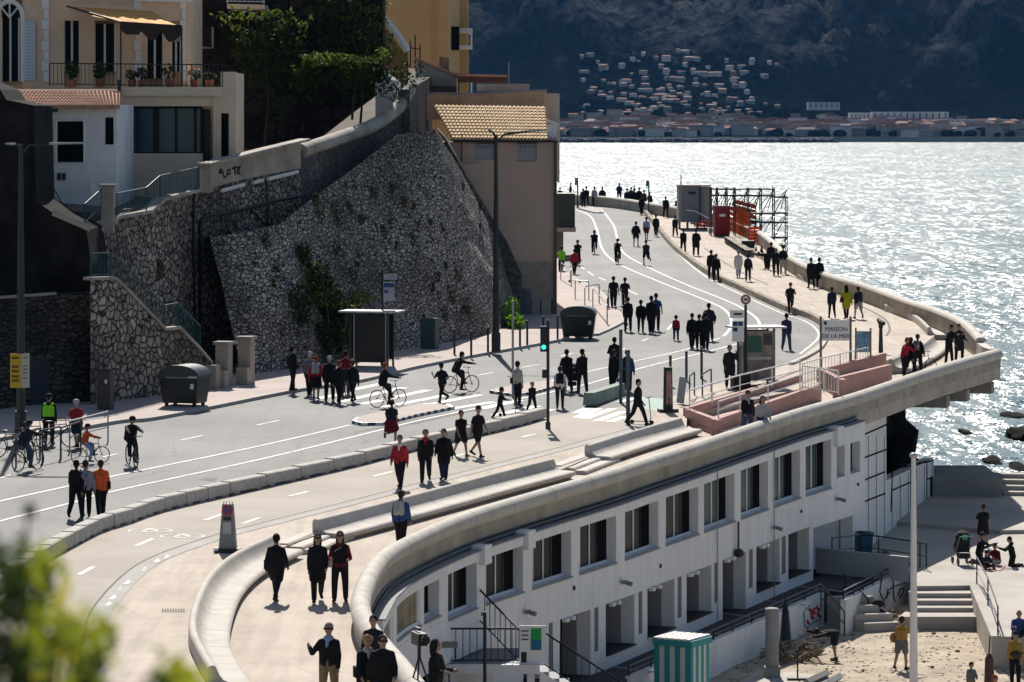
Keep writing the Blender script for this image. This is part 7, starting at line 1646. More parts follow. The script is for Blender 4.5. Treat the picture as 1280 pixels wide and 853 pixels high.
# yellow sign on the left lamp
p = on(26, 545, .13); r = empty('yellow_notice', (p.x, p.y - .2, ZC - (463 - YH) * p.y / F), 0, 'yellow and white folded notice with dark lines on the left lamp post', 'sign')
MB().slab([(-.36, 0, -.62), (.06, -.16, -.62), (.06, -.16, .62), (-.36, 0, .62)], (0, .04, 0)).build('yellow_panel', mat('sign_yellow', (.50, .32, .015), .6), r)
MB().slab([(.065, -.16, -.62), (.34, 0, -.62), (.34, 0, .62), (.065, -.16, .62)], (0, .04, 0)).build('pale_panel', mat('sign_cream', (.55, .50, .40), .6), r)
t_ = MB()
for k, z in enumerate((.42, .1, -.06, -.25, -.4)): t_.slab([(-.30, -.035, z), (-.03, -.139, z), (-.03, -.139, z + .09), (-.30, -.035, z + .09)], (0, .01, 0))
t_.build('text_lines', mat('sign_text_brown', (.12, .07, .01), .7), r); t_ = MB()
for z in (.45, .15, .03, -.1, -.3): t_.slab([(.12, -.14, z), (.26, -.056, z), (.26, -.056, z + .05), (.12, -.14, z + .05)], (0, .01, 0))
t_.build('text_lines', mat('sign_text_grey', (.2, .2, .22), .7), r)
# traffic lights
def tlight(px, py, h, hz, label, green=True, grp=None, s=1.0):
    p = on(px, py, 0.01); r = empty('traffic_light', tuple(p), 0, label, 'traffic light', grp); MB().cyl((0, 0, 0), .06, h, 10).build('pole', M['dkmetal'], r); MB().cyl((0, 0, 0), .1, .25, 10).build('base', M['dkmetal'], r)
    hb_ = MB().box((-.16, -.08, hz), (.26 * s, .2, .95 * s)).build('signal_head', M['black'], r)
    for k in range(3): MB().cyl((0, 0, 0), .085 * s, .02, 12).build('lens', mat('green_lamp', (.02, .5, .35), .3, emit=(.02, .9, .55, 1.5)) if (k == 2 and green) else mat('dark_lens', (.02, .02, .02), .3), hb_); o = C.objects[-1]; o.location = (-.16, -.19, hz + .3 * s - .3 * s * k); o.rotation_euler = (rad(90), 0, 0)
tlight(685, 536, 4.05, 3.35, 'traffic light with a lit green lens at the end of the concrete blocks'); 
MB().box((-.12, -.02, 2.05), (.2, .16, .32)).build('signal_box', M['black'], [o for o in C.objects if o.name == 'traffic_light'][0])
tlight(722, 260, 2.8, 2.45, 'distant traffic light with a flag-like head at the far bend', False, s=.7); tlight(811, 268, 3.0, 2.65, 'distant traffic light with a teal head at the far group of people', True, s=.7); post('tall_post', 793, 262, 2.2, .04, 'thin distant pole in the far group', 'post')
# bus shelters
def shelter(px, py, rz, label, w_=2.6, d_=1.2, ad=False):
    p = on(px, py, .13 if px < 600 else .01); r = empty('bus_shelter', tuple(p), rad(rz), label, 'bus shelter', 'bus shelters'); GL = mat('shelter_glass', (.03, .045, .045), .1, spec=.6)
    MB().box((0, 0, 2.45), (w_ + 1.0, d_ + .5, .07)).build('roof', mat('shelter_roof', (.55, .55, .55), .5), r)
    for x in (-w_ / 2, w_ / 2):
        for y in (-d_ / 2, d_ / 2): MB().box((x, y, 1.2), (.08, .08, 2.4)).build('post', M['dkmetal'], r)
    MB().box((0, d_ / 2, 1.3), (w_ - .1, .02, 2.0)).build('back_pane', GL, r); MB().box((-w_ / 2, 0, 1.3), (.02, d_ - .1, 2.0)).build('side_pane', GL, r); MB().box((0, .35, .45), (w_ * .7, .3, .05)).build('bench', M['dkmetal'], r)
    return r
r = shelter(465, 458, -14, 'dark bus shelter with a thin white roof against the rubble wall', 1.7, .9)
MB().box((.05, -.48, 1.25), (1.5, .03, 2.1)).build('poster_case', mat('dark_poster', (.008, .010, .009), .4), r)
for x in (-.68, .78): MB().box((x, -.51, 1.25), (.05, .03, 2.15)).build('case_frame', M['greymetal'], r)
r = shelter(945, 481, 12, 'bus shelter with a colourful poster end panel beside the round red-ringed sign', 1.3, 1.0)
ps = MB().box((.05, -.53, 1.25), (1.25, .05, 2.1)).build('poster_panel', mat('faded_poster', (.22, .16, .13), .35, var=.7, vscale=1.6, col2=(.40, .34, .28)), r)
MB().box((-.22, -.562, 1.75), (.6, .012, .7)).build('green_patch', mat('poster_green', (.02, .10, .07), .4), ps); MB().box((.35, -.562, 1.95), (.4, .012, .5)).build('dark_patch', mat('poster_dark', (.06, .045, .04), .4, var=.5, vscale=3), ps)
MB().box((.0, -.562, 1.15), (1.05, .012, .12)).build('pale_band', mat('poster_pale', (.45, .42, .38), .4), ps)
MB().box((-.62, -.53, 1.25), (.14, .1, 2.3)).build('dark_pillar', mat('brown_pillar', (.05, .03, .025), .5), r)
o = MB().box(tuple(on(917, 487) + Vector((.3, .2, .3))), (.75, .5, .6), .2).build('dark_case', M['black']); tag(o, 'dark box standing on the pavement at the foot of the poster shelter', 'box')
# round sign with route panels
p = on(932, 484, .01); r = empty('bus_stop_sign', tuple(p), 0, 'bus stop pole with round red-ringed disc and white route panels', 'sign')
MB().cyl((0, 0, 0), .06, 3.85, 8).build('pole', M['black'], r)
dsk = MB().tube([(0, -.08, 3.68), (0, -.05, 3.68)], .22, 20).build('disc', M['whitepaint'], r); rg = MB(); rg.tube([(.17 * math.cos(a), -.09, 3.68 + .17 * math.sin(a)) for a in [2 * math.pi * k / 18 for k in range(19)]], .03, 5, cap=False); rg.build('red_ring', mat('sign_red', (.22, .03, .03), .6), dsk); MB().box((0, -.09, 3.68), (.18, .015, .07)).build('red_bar', MATS['sign_red'], dsk)
b1_ = MB().box((-.36, -.06, 3.07), (.62, .04, .34)).build('name_panel', M['whitepaint'], r); MB().box((-.33, -.09, 3.07), (.34, .01, .09)).build('dark_lettering', mat('sign_ink', (.03, .03, .05), .6), b1_)
b2_ = MB().box((-.32, -.06, 2.35), (.5, .04, .88)).build('route_panel', M['whitepaint'], r)
for x, z in ((-.44, 2.66), (-.22, 2.66), (-.44, 2.42)): MB().box((x, -.09, z), (.19, .012, .17)).build('blue_square', mat('sign_navy', (.02, .05, .16), .6), b2_)
# left bus stop panel on black pole
p = on(478, 457, .13); r = empty('bus_stop_sign', tuple(p), 0, 'bus stop pole with grey route panels against the buttress', 'sign'); MB().cyl((0, 0, 0), .05, 4.3, 8).build('pole', M['black'], r)
PG = mat('panel_grey_blue', (.30, .31, .36), .6)
MB().box((.36, -.04, 3.95), (.6, .04, .26)).build('name_panel', PG, r); MB().box((.3, -.04, 3.3), (.5, .04, .85)).build('route_panel', PG, r); MB().box((.3, -.07, 3.58), (.46, .012, .18)).build('dark_band', MATS['sign_navy'], r); MB().box((.17, -.07, 3.3), (.16, .012, .14)).build('dark_square', MATS['sign_navy'], r)
# MAISON DE LA MER sign
pa, pb = on(1026, 462, 0), on(1061, 460, 0); zt_ = ZC - (400 - YH) * pa.y / F; zb_ = ZC - (426 - YH) * pa.y / F; cx = (pa.x + pb.x) / 2; wd = pb.x - pa.x
r = empty('name_sign', (cx, pa.y, pa.z), 0, 'white sign reading MAISON DE LA MER on two posts', 'sign')
for s in (-1, 1): MB().box((s * wd / 2, 0, (zt_ + .15 - pa.z) / 2), (.1, .1, zt_ + .15 - pa.z)).build('post', mat('brown_grey_post', (.16, .14, .13), .6), r)
bd = MB().box((0, -.02, (zt_ + zb_) / 2 - pa.z), (wd - .12, .06, zt_ - zb_)).build('board', M['whitepaint'], r)
zc_ = (zt_ + zb_) / 2 - pa.z; INK = mat('navy_letters', (.012, .03, .13), .6)
txt('MAISON', .27, (.02, -.06, zc_ + .04), (rad(90), 0, 0), INK, 'lettering', bd); txt('DE LA MER', .25, (0, -.06, zc_ - .27), (rad(90), 0, 0), INK, 'lettering', bd)
MB().box((-wd / 2 + .2, -.06, zc_ + .32), (.13, .012, .14)).build('blue_square', INK, bd)
pa = on(1079, 458, 0); r = empty('poster_panel', tuple(pa), rad(-18), 'blue framed map panel right of the white name sign', 'sign')
MB().box((0, 0, 1.1), (.62, .05, .95)).build('panel', mat('map_blue', (.02, .16, .32), .4, var=.5, vscale=5, col2=(.2, .4, .55)), r)
for x in (-.34, .34): MB().box((x, 0, .85), (.07, .07, 1.75)).build('post', MATS['brown_grey_post'], r)
# coin telescope
p = on(1101, 441, 0); r = empty('coin_telescope', tuple(p), rad(20), 'dark coin telescope on a post near the curved groove', 'telescope'); MB().tube([(0, 0, 0), (0, 0, 1.2)], [.12, .08], 8).build('pillar', M['dkmetal'], r); MB().tube([(0, .25, 1.55), (0, -.05, 1.4), (0, -.3, 1.38)], [.1, .16, .1], 10).build('scope', M['black'], r); MB().tube([(0, 0, 1.15), (0, 0, 1.35)], .11, 8).build('yoke', M['black'], r)
# no-parking totem
p = on(285, 690, 0.01); r = empty('parking_totem', tuple(p), rad(-8), 'grey tapered totem with a round no-parking sign and small notice', 'sign')
TOT = mat('totem_grey', (.22, .22, .22), .6)
MB().add([(-.24, -.13, .08), (.24, -.13, .08), (.24, .13, .08), (-.24, .13, .08), (-.15, -.07, 1.34), (.15, -.07, 1.34), (.15, .07, 1.34), (-.15, .07, 1.34)], [(3, 2, 1, 0), (4, 5, 6, 7), (0, 1, 5, 4), (1, 2, 6, 5), (2, 3, 7, 6), (3, 0, 4, 7)]).build('body', TOT, r)
ds = MB().tube([(0, -.11, 1.17), (0, -.06, 1.17)], .15, 20).build('round_sign', mat('nopark_red', (.45, .02, .03), .5), r); MB().tube([(0, -.125, 1.17), (0, -.112, 1.17)], .105, 18).build('blue_disc', mat('nopark_blue', (.03, .07, .28), .5), ds); MB().slab([(-.09, -.135, 1.24), (-.07, -.135, 1.26), (.09, -.135, 1.10), (.07, -.135, 1.08)], (0, .008, 0)).build('red_bar', MATS['nopark_red'], ds)
MB().box((0, -.118, .68), (.24, .03, .34)).build('notice', mat('notice_pale', (.42, .42, .43), .6), r); MB().box((0, -.112, .94), (.22, .02, .08)).build('text_line', M['black'], r); MB().box((0, 0, .05), (.72, .42, .1)).build('base', M['black'], r); MB().cyl((-.3, -.2, .05), .07, .08, 8).build('ballast', M['whitepaint'], r)
for x in (-.12, -.05, .05, .12): MB().cyl((x, 0, 1.34), .012, .07, 5).build('pin', M['black'], r)
# bike racks
def rack(px, py, px2, py2, h, label, grp, m_=M['greymetal'], dz=.0):
    a, b = on(px, py, dz), on(px2, py2, dz); mid = (a + b) / 2; U = Vector((0, 0, h)); o = MB().tube([a - mid, a - mid + U * .93, a - mid + (b - a) * .06 + U, b - mid - (b - a) * .06 + U, b - mid + U * .93, b - mid], .035, 6).build('bike_rack', m_); o.location = mid; tag(o, label, 'bike rack', grp)
for i, (a, b, c, d) in enumerate([(701, 350, 714, 358), (719, 374, 736, 375), (731, 382, 749, 379), (741, 384, 759, 406)]): rack(a, b, c, d, 1.05, ['pale hoop bike rack closest to the beige building', 'second pale hoop bike rack from the beige building', 'third pale hoop bike rack, overlapping the next', 'pale hoop bike rack nearest the zebra stripes'][i], 'hoop racks on the corner pavement', dz=.12)
for i, (a, b, c, d) in enumerate([(889, 490, 878, 497), (868, 494, 862, 500)]): rack(a, b, c, d, .95, ['dark hoop rack next to the three blue-grey posts', 'dark hoop rack beside the tilted grey board'][i], 'dark hoop racks by the pink ramp', M['dkmetal'])
for i, (a, b, c, d) in enumerate([(20, 585, 50, 575), (53, 578, 76, 573), (76, 575, 101, 566)]): rack(a, b, c, d, 1.1, ['dark hoop rack at the left edge of the road', 'dark hoop rack in the middle beside the safety vest', 'dark hoop rack right of the safety vest man'][i], 'dark hoop racks on the left', M['dkmetal'])
railing([on(87, 566), on(135, 553)], 'white-ended pedestrian guard rail behind the person in red and navy', 1.1, .4, M['greymetal'], infill=False)
# red art column and grey board
p = on(835, 515, .01); r = empty('advert_column', tuple(p), rad(10), 'slim dark advert column with a red-brown face on a black foot', 'advert column')
MB().tube([(0, 0, .1), (0, 0, 1.75)], [.2, .17], 12).build('column', M['black'], r); MB().slab([(-.11, -.19, .3), (.11, -.19, .3), (.09, -.175, 1.6), (-.09, -.175, 1.6)], (0, .02, 0)).build('face', mat('rust_red_face', (.28, .06, .04), .5, var=.6, vscale=5, col2=(.5, .35, .28)), r); MB().box((0, 0, .06), (.75, .5, .12)).build('foot', M['black'], r)
p = on(850, 505, .01); o = MB().box((0, 0, .55), (.3, .06, 1.05)).build('tilted_board', M['greymetal']); o.location = p; o.rotation_euler = (rad(-12), rad(10), rad(10)); tag(o, 'small tilted grey board right of the slim advert column', 'sign')
# ================= pink ramp =================
PINK = mat('pink_render', (.47, .275, .24), .85, var=.12, vscale=.8, bump=.1, bscale=15)
def wallseg(px0, py0, px1, py1, zb, zt, name, label, th=.25, m_=PINK, par_=None):
    a, b = on(px0, py0, zb), on(px1, py1, zb); d2 = (b - a); d2.z = 0; d2.normalize(); nn = Vector((-d2.y, d2.x, 0)) * th; U0 = Vector((0, 0, (zt[0] if isinstance(zt, tuple) else zt) - zb)); U1 = Vector((0, 0, (zt[1] if isinstance(zt, tuple) else zt) - zb))
    o = MB().hexa([a, b, b + nn, a + nn, a + U0, b + U1, b + nn + U1, a + nn + U0]).build(name, m_, par_)
    if not par_: tag(o, label, 'wall')
    return o
r = empty('pink_ramp', (0, 0, 0), 0, 'pink rendered access ramp with white handrails behind the parapet', 'ramp')
wallseg(896, 544, 1027, 504, LP, (.33, .5), 'front_wall', '', par_=r); wallseg(856, 530, 896, 545, LP, .33, 'end_wall', '', par_=r); wallseg(860, 528, 1003, 484, LP, .3, 'back_wall', '', .2, par_=r)
wallseg(1048, 498, 1115, 478, LP, (.6, .52), 'upper_front_wall', '', par_=r); wallseg(1022, 484, 1050, 499, LP, .55, 'upper_end_wall', '', par_=r); wallseg(1026, 484, 1108, 462, LP, .5, 'upper_back_wall', '', .2, par_=r)
MB().add([on(870, 531, -.1), on(898, 541, -.1), on(1027, 502, -.1), on(1000, 487, -.1)], [(0, 1, 2, 3)]).build('ramp_floor', PVR, r)
WR = mat('white_rail', (.75, .74, .72), .5)
railing([on(898, 523, .34), on(925, 514, .38), on(960, 502, .42), on(1000, 488, .47), on(1024, 480, .49)], 'white two-bar handrail on the front of the pink ramp', .62, m_=WR, infill=False, r0=.03)
railing([on(862, 514, .3), on(890, 505, .3), on(925, 494, .3), on(965, 484, .3), on(1000, 475, .3)], 'white handrail along the back of the pink ramp', .8, m_=WR, infill=False, r0=.03)
railing([on(1003, 487, .5), on(1030, 491, .5), on(1048, 494, .5)], 'white barred gate rail between the two pink walls', .95, .22, WR, r0=.03)
railing([on(1003, 483, .0), on(1025, 476, .0), on(1050, 470, .0), on(1085, 461, 0)], 'thin white railing behind the pink wall and the name sign', .95, .4, WR, r0=.025)
# ================= works site: container, booth, scaffold =================
p = on(868, 287, 0); r = empty('site_container', tuple(p), 0, 'grey two-storey-high site cabin raised on legs with a stair', 'site cabin'); zt_ = ZC - (233 - YH) * p.y / F - p.z; zb_ = ZC - (278 - YH) * p.y / F - p.z; k_ = p.y / F
CG = mat('cabin_grey_blue', (.16, .19, .21), .6, var=.1, vscale=2); CP = mat('cabin_pale', (.30, .28, .27), .7)
MB().box((-16 * k_ + 11 * k_, 1.5, (zb_ + zt_) / 2), (22 * k_, 3, zt_ - zb_)).build('cabin', CG, r); MB().box((-18 * k_, 1.6, (zb_ + zt_) / 2), (4 * k_, 3.1, zt_ - zb_)).build('left_edge', CP, r); MB().box((14 * k_, 1.8, (zb_ + zt_) / 2), (17 * k_, 3, (zt_ - zb_) * .95)).build('open_half', CP, r)
MB().box((0, 1.5, zt_ + .05), (42 * k_, 3.3, .1)).build('roof', CP, r); MB().box((-3 * k_, -.03, zt_ - .55), (9 * k_, .04, .22)).build('dark_plate', M['black'], r); MB().box((7 * k_, -.04, (zt_ + zb_) / 2), (.12, .1, zt_ - zb_)).build('door_frame', M['dkmetal'], r)
for x in (-18, -8, 4, 20): MB().box((x * k_, 1, zb_ / 2), (.12, 1.5, zb_)).build('leg', M['dkmetal'], r)
for k in range(6): MB().box(((2 + k * 3.2) * k_, -.5 - .5 * k, zb_ - .12 - k * zb_ / 6.2), (.75, .34, .06)).build('stair_tread', M['dkmetal'], r)
MB().tube([(-10 * k_, -.5, zb_ + 1.0), (1 * k_, -.6, zb_ + .9), (18 * k_, -3.2, .9), (18 * k_, -3.2, 0)], .04, 6).build('handrail', M['whitepaint'], r); MB().tube([(-16 * k_, 1, zt_), (-16 * k_, 1, zt_ + .9)], .05, 5).build('mast', M['black'], r)
p = on(903, 296, 0); r = empty('red_booth', tuple(p), rad(4), 'dark red portable booth with a small white label in front of the scaffolding', 'booth'); k_ = p.y / F
hgt = 37 * k_; MB().box((0, .6, hgt / 2 + .08), (19 * k_, 1.2, hgt - .1)).build('body', mat('booth_red', (.20, .008, .015), .5), r); MB().box((0, .6, hgt + .05), (20 * k_, 1.3, .12)).build('roof', mat('booth_roof', (.25, .10, .11), .5), r); MB().box((0, -.02, hgt * .72), (7.5 * k_, .03, .2)).build('white_label', M['whitepaint'], r); MB().box((0, .6, .06), (18 * k_, 1.1, .12)).build('base', M['black'], r)
ND = leaf_mat('netting_orange', (.80, .11, .015), (.9, .2, .04), .5)
for i, (a, b, c, d, h, lb) in enumerate([(912, 290, 938, 300, 2.3, 'bright orange netting fence right of the red booth'), (936, 306, 951, 305, 1.5, 'orange plastic barrier at the end of the sea parapet'), (868, 284, 893, 286, 1.4, 'orange barrier glimpsed between the cabin and the red booth'), (918, 282, 945, 290, 2.4, 'orange sheeting behind the netting under the scaffold')]):
    A, B = on(a, b), on(c, d); r = empty('orange_barrier', tuple((A + B) / 2), 0, lb, 'barrier', 'orange barriers of the works site'); A, B = A - (A + B) / 2, B - (A + B) / 2
    nb_ = 7
    for k in range(nb_): z = .12 + (h - .2) * k / (nb_ - 1); 
    mb = MB()
    for k in range(5): z = .1 + (h - .25) * k / 5; mb.slab([A + Vector((0, 0, z)), B + Vector((0, 0, z)), B + Vector((0, 0, z + (h - .25) / 5 * .8)), A + Vector((0, 0, z + (h - .25) / 5 * .8))], (0, .03, 0))
    mb.build('netting', ND, r)
    for q in (A, A.lerp(B, .5), B): MB().tube([q, q + Vector((0, 0, h))], .04, 5).build('stake', M['dkmetal'], r)
for i, (a, b, w_, h_, lb) in enumerate([(866, 280, .8, .9, 'white and red rubbish sacks between cabin and booth'), (888, 291, .5, .45, 'small white sack at the foot of the red booth')]):
    p = on(a, b); mb = MB(); mb.ell((0, 0, h_ * .45), (w_ * .5, .4, h_ * .5), 10, 7); o = mb.build('rubble_sack', M['whitepaint']); o.location = p; tag(o, lb, 'sack')
p = on(1015 - 80, 318); 
for i, (a, b, sx_, sz_, lb) in enumerate([(935, 314, .9, .75, 'black planter box at the near end of the walled strip'),]): o = MB().box((0, 0, sz_ / 2), (sx_, .7, sz_)).build('planter_box', M['black']); o.location = on(a, b); tag(o, lb, 'planter')
for i, (a, b) in enumerate([(945, 318), (952, 316)]):
    p = on(a, b); r = empty('traffic_cone', tuple(p), 0, ['left small dark red cone by the sea parapet', 'right small dark red cone by the sea parapet'][i], 'cone'); MB().tube([(0, 0, 0), (0, 0, .55)], [.14, .03], 8).build('cone', mat('cone_red', (.25, .03, .02), .6), r); MB().box((0, 0, .02), (.34, .34, .04)).build('foot', M['black'], r)
# low wall strip running from booth
o = MB().slab([on(905, 296, 0), on(932, 313, 0), on(932, 313, .5), on(905, 296, .5)], (.55, .1, 0)).build('low_wall', SAND); tag(o, 'short low stone wall running from the red booth to the black planter', 'wall')
# scaffolding stands beyond the parapet, on the sea side
YS = on(930, 300).y + 6
r = empty('scaffolding', (W(930, 300, YS).x, YS, 0), 0, 'black tube scaffolding tower standing over the sea beyond the parapet', 'scaffolding'); l0 = Vector(r.location)
SCF = mat('scaffold_steel', (.035, .04, .045), .5, metal=.5)
def sx(x, y, dy): q = W(x, y, YS); return Vector((q.x - l0.x, dy, q.z))
cols_ = [889, 897, 909, 919, 936, 952, 968, 984]
for i, x in enumerate(cols_):
    top = 235 if x < 975 else 246
    for dy in (0, 2.0): MB().tube([sx(x, 330, dy) - Vector((0, 0, 3)), sx(x, top, dy)], .05, 5).build('standard', SCF, r)
for y, x0_, x1_ in [(237, 889, 968), (245, 889, 968), (267, 936, 984), (278, 936, 984), (297, 952, 984), (247, 968, 984), (308, 968, 984)]:
    for dy in (0, 2.0): MB().tube([sx(x0_, y, dy), sx(x1_, y, dy)], .045, 5).build('ledger', SCF, r)
for y, x0_, x1_ in [(267.5, 936, 968), (278.5, 952, 984), (297.5, 952, 984)]:
    MB().box(((sx(x0_, y, 0).x + sx(x1_, y, 0).x) / 2, 1.0, sx(x0_, y, 0).z), (sx(x1_, y, 0).x - sx(x0_, y, 0).x, 1.9, .12)).build('deck_boards', SCF, r)
for (xa, xb) in zip(cols_, cols_[1:]):
    for k, (ya, yb) in enumerate([(237, 267), (267, 297), (297, 318)]):
        if xa < 930 and k: continue
        MB().tube([sx(xa, yb, 0), sx(xb, ya, 0)], .035, 4).build('brace', SCF, r); MB().tube([sx(xa, (ya + yb) / 2 + 6, 2), sx(xb, ya + 3, 2)], .03, 4).build('brace', SCF, r)
    MB().tube([sx((xa + xb) / 2, 262, 0), sx((xa + xb) / 2 + 6, 240, 0)], .035, 4).build('brace', SCF, r)
# ================= beach props =================
HT = mat('hut_teal', (.03, .27, .29), .6); HW = mat('hut_white', (.62, .60, .56), .6)
p = G(852, 890, 1.85); r = empty('striped_hut', tuple(p), rad(-30), 'beach hut painted in vertical teal and white stripes with a slatted lid', 'beach hut')
wx, wy, hz_ = 1.28, 1.25, 2.15; n = 6
st_ = MB(); st_.box((0, 0, hz_ / 2), (wx, wy, hz_), 0, 0)
n = 7
for k in range(0, n, 2): st_.box((-wx / 2 + wx * (k + .5) / n, -wy / 2 - .006, hz_ / 2), (wx / n, .014, hz_), 0, 1); st_.box((wx / 2 + .006, -wy / 2 + wy * (k + .5) / n, hz_ / 2), (.014, wy / n, hz_), 0, 1)
st_.build('striped_walls', [HW, HT], r); MB().box((0, 0, hz_ + .09), (wx + .16, wy + .16, .2)).build('roof_band', HT, r)
sl = MB(); 
for k in range(6): sl.box((-wx / 2 - .02 + (wx + .05) * (k + .5) / 6, 0, hz_ + .225), ((wx + .1) / 6 - .06, wy + .2, .05))
sl.build('roof_slats', HW, r); MB().box((-wx / 2 - .09, -wy / 2 - .09, hz_ + .09), (.12, .05, .24)).build('corner_trim', HW, r)
p = G(965, 848, 1.8); r = empty('concrete_post', tuple(p), 0, 'stout grey concrete post on a square base beside the driftwood', 'post'); GP = mat('post_grey', (.26, .26, .25), .8, var=.15, vscale=3)
MB().cyl((0, 0, .3), .23, 2.0, 14).build('shaft', GP, r); MB().box((0, 0, .2), (.52, .52, .4)).build('base', GP, r); MB().ell((0, 0, 2.3), (.25, .25, .07), 14, 6).build('cap', GP, r)
p = G(1142, 868, 1.8); r = empty('beach_lamp', tuple(p), 0, 'tall slim white lamp column with a small round head on the beach', 'street lamp'); MB().tube([(0, 0, 0), (0, 0, 7.7)], [.14, .075], 12).build('column', M['whitepaint'], r); MB().ell((0, 0, 7.75), (.14, .14, .10), 12, 8).build('lamp_head', mat('lamp_cover', (.5, .48, .45), .5), r)
WOOD = mat('driftwood', (.22, .17, .12), .9, var=.4, vscale=5); rnd = random.Random(5)
def woodpile(px, py, rx, h, n, label, seed):
    p = bp(px, py); r = empty('driftwood_heap', tuple(p), 0, label, 'driftwood'); rn = random.Random(seed)
    for _ in range(n):
        a = rn.uniform(0, 6.28); l = rn.uniform(.5, 1.3); c = Vector((rn.uniform(-rx, rx), rn.uniform(-.8, .8), rn.uniform(.05, h * .6))); d2 = Vector((math.cos(a), math.sin(a), rn.uniform(-.1, .7))) * l * .5
        pth = [c - d2, c + Vector((rn.uniform(-.1, .1), 0, rn.uniform(0, .15))), c + d2]
        for q in pth: q.z = max(q.z, .02)
        MB().tube(pth, [rn.uniform(.03, .06), rn.uniform(.03, .055), .015], 5).build('stick', WOOD, r)
woodpile(992, 826, .8, .9, 46, 'tangled heap of pale driftwood beside the grey concrete post', 1); woodpile(1115, 778, 1.2, .5, 34, 'low spread of driftwood branches at the foot of the graffitied wall', 2)
p = G(982, 800, 1.85); r = empty('leaning_board', tuple(bp(982, 812)), 0, 'dark pointed parasol leaning on the white wall behind the driftwood', 'parasol'); MB().tube([(0, 0, .1), (.02, .3, 1.3), (.0, .4, 1.7)], [.22, .12, .01], 8).build('folded_canopy', M['dkmetal'], r); MB().tube([(0, 0, 0), (.0, .42, 1.8)], .02, 5).build('stick', M['dkmetal'], r)
# guitar held by the barelegged man, kit by the other
p = bp(1127, 839); r = empty('guitar', (p.x - .1, p.y + .28, p.z + 1.05), rad(20), 'acoustic guitar held by the barelegged man on the sand', 'guitar'); MB().ell((-.1, 0, 0), (.21, .05, .19), 12, 6).build('body', mat('guitar_wood', (.30, .14, .05), .4), r); MB().ell((.15, 0, .05), (.15, .05, .14), 12, 6).build('upper_bout', MATS['guitar_wood'], r); MB().tube([(.2, 0, .06), (.7, 0, .25)], .025, 6).build('neck', M['black'], r)
p = bp(1269, 856); r = empty('guitar', (p.x - .02, p.y - .25, p.z + 1.05), rad(-20), 'dark electric guitar held by the man in mustard', 'guitar'); MB().ell((0, 0, 0), (.2, .04, .14), 12, 6).build('body', mat('dark_wood', (.03, .015, .01), .3), r); MB().tube([(.1, 0, .03), (.65, 0, .22)], .022, 6).build('neck', MATS['dark_wood'], r)
p = bp(1237, 868); r = empty('instrument_case', tuple(p), 0, 'upright brown instrument case with a thin neck on the sand', 'case'); MB().tube([(0, 0, 0), (0, .05, .5), (0, .1, 1.15), (0, .12, 1.3)], [.2, .17, .14, .05], 10).build('case', mat('case_brown', (.08, .035, .02), .5), r); MB().tube([(0, .12, 1.3), (.04, .2, 1.85)], .025, 5).build('neck', M['black'], r)
rn = random.Random(9)
for i in range(60):
    px, py = rn.uniform(1000, 1280), rn.uniform(785, 853); q = bp(px, py)
    if i < 14: o = MB().ell((0, 0, .03), (rn.uniform(.05, .12), rn.uniform(.05, .1), .05), 6, 4).build('beach_stone', WOOD); o.location = q; tag(o, 'small dark stone or scrap lying on the sand', 'stone', 'scattered stones on the sand')
mb = MB()
for i in range(1500):
    px, py = rn.uniform(900, 1300), rn.uniform(778, 900); q = bp(px, py); s = rn.uniform(.015, .05)
    if q.y < W1[2].y + 8 and (q.x - W1[0].x) / (W1[2].x - W1[0].x) * (W1[2].y - W1[0].y) + W1[0].y > q.y - .3: mb.ell(tuple(q), (s * 1.5, s, s * .5), 5, 3)
o = mb.build('beach_debris', mat('debris_brown', (.20, .16, .11), .9, var=.6, vscale=8)); tag(o, kind='stuff')
o = MB().prism([(G(895, 872, 1.95).x, G(895, 872, 1.95).y), (G(950, 832, 1.95).x, G(950, 832, 1.95).y), (G(1035, 842, 1.95).x, G(1035, 842, 1.95).y), (G(1048, 862, 1.95).x, G(1048, 862, 1.95).y), (G(1000, 920, 1.95).x, G(1000, 920, 1.95).y), (G(830, 920, 1.95).x, G(830, 920, 1.95).y)], 1.2, 1.86).build('beach_slab_path', PLZ); struct(o)
for i, (a, b, c, d, lb) in enumerate([(1008, 858, 1034, 846, 'grey concrete bench bar at the slab edge, left'), (1030, 862, 1050, 850, 'grey concrete bench bar at the slab edge, right')]):
    A, B = G(a, b, 1.86), G(c, d, 1.86); mid = (A + B) / 2; o = MB().tube([A - mid + Vector((0, 0, .12)), B - mid + Vector((0, 0, .12))], .13, 4).build('concrete_bar', GP); o.location = mid; tag(o, lb, 'concrete bar')
p = G(997, 850, 1.86); r = empty('thin_stand', tuple(p), 0, 'thin black stand on a small foot at the slab edge', 'stand'); MB().cyl((0, 0, 0), .03, 1.0, 6).build('rod', M['black'], r); MB().box((0, 0, .03), (.7, .3, .08)).build('foot', M['black'], r)
# picnic cloth
o = MB().slab([G(1232, 714, FZ + .03), G(1252, 713, FZ + .03), G(1258, 707, FZ + .03), G(1240, 706, FZ + .03)], (0, 0, -.012)).build('picnic_cloth', mat('cloth_red_white', (.45, .08, .08), .9, var=.7, vscale=4, col2=(.7, .5, .5))); tag(o, 'red and white picnic cloth spread among the seated group', 'cloth')
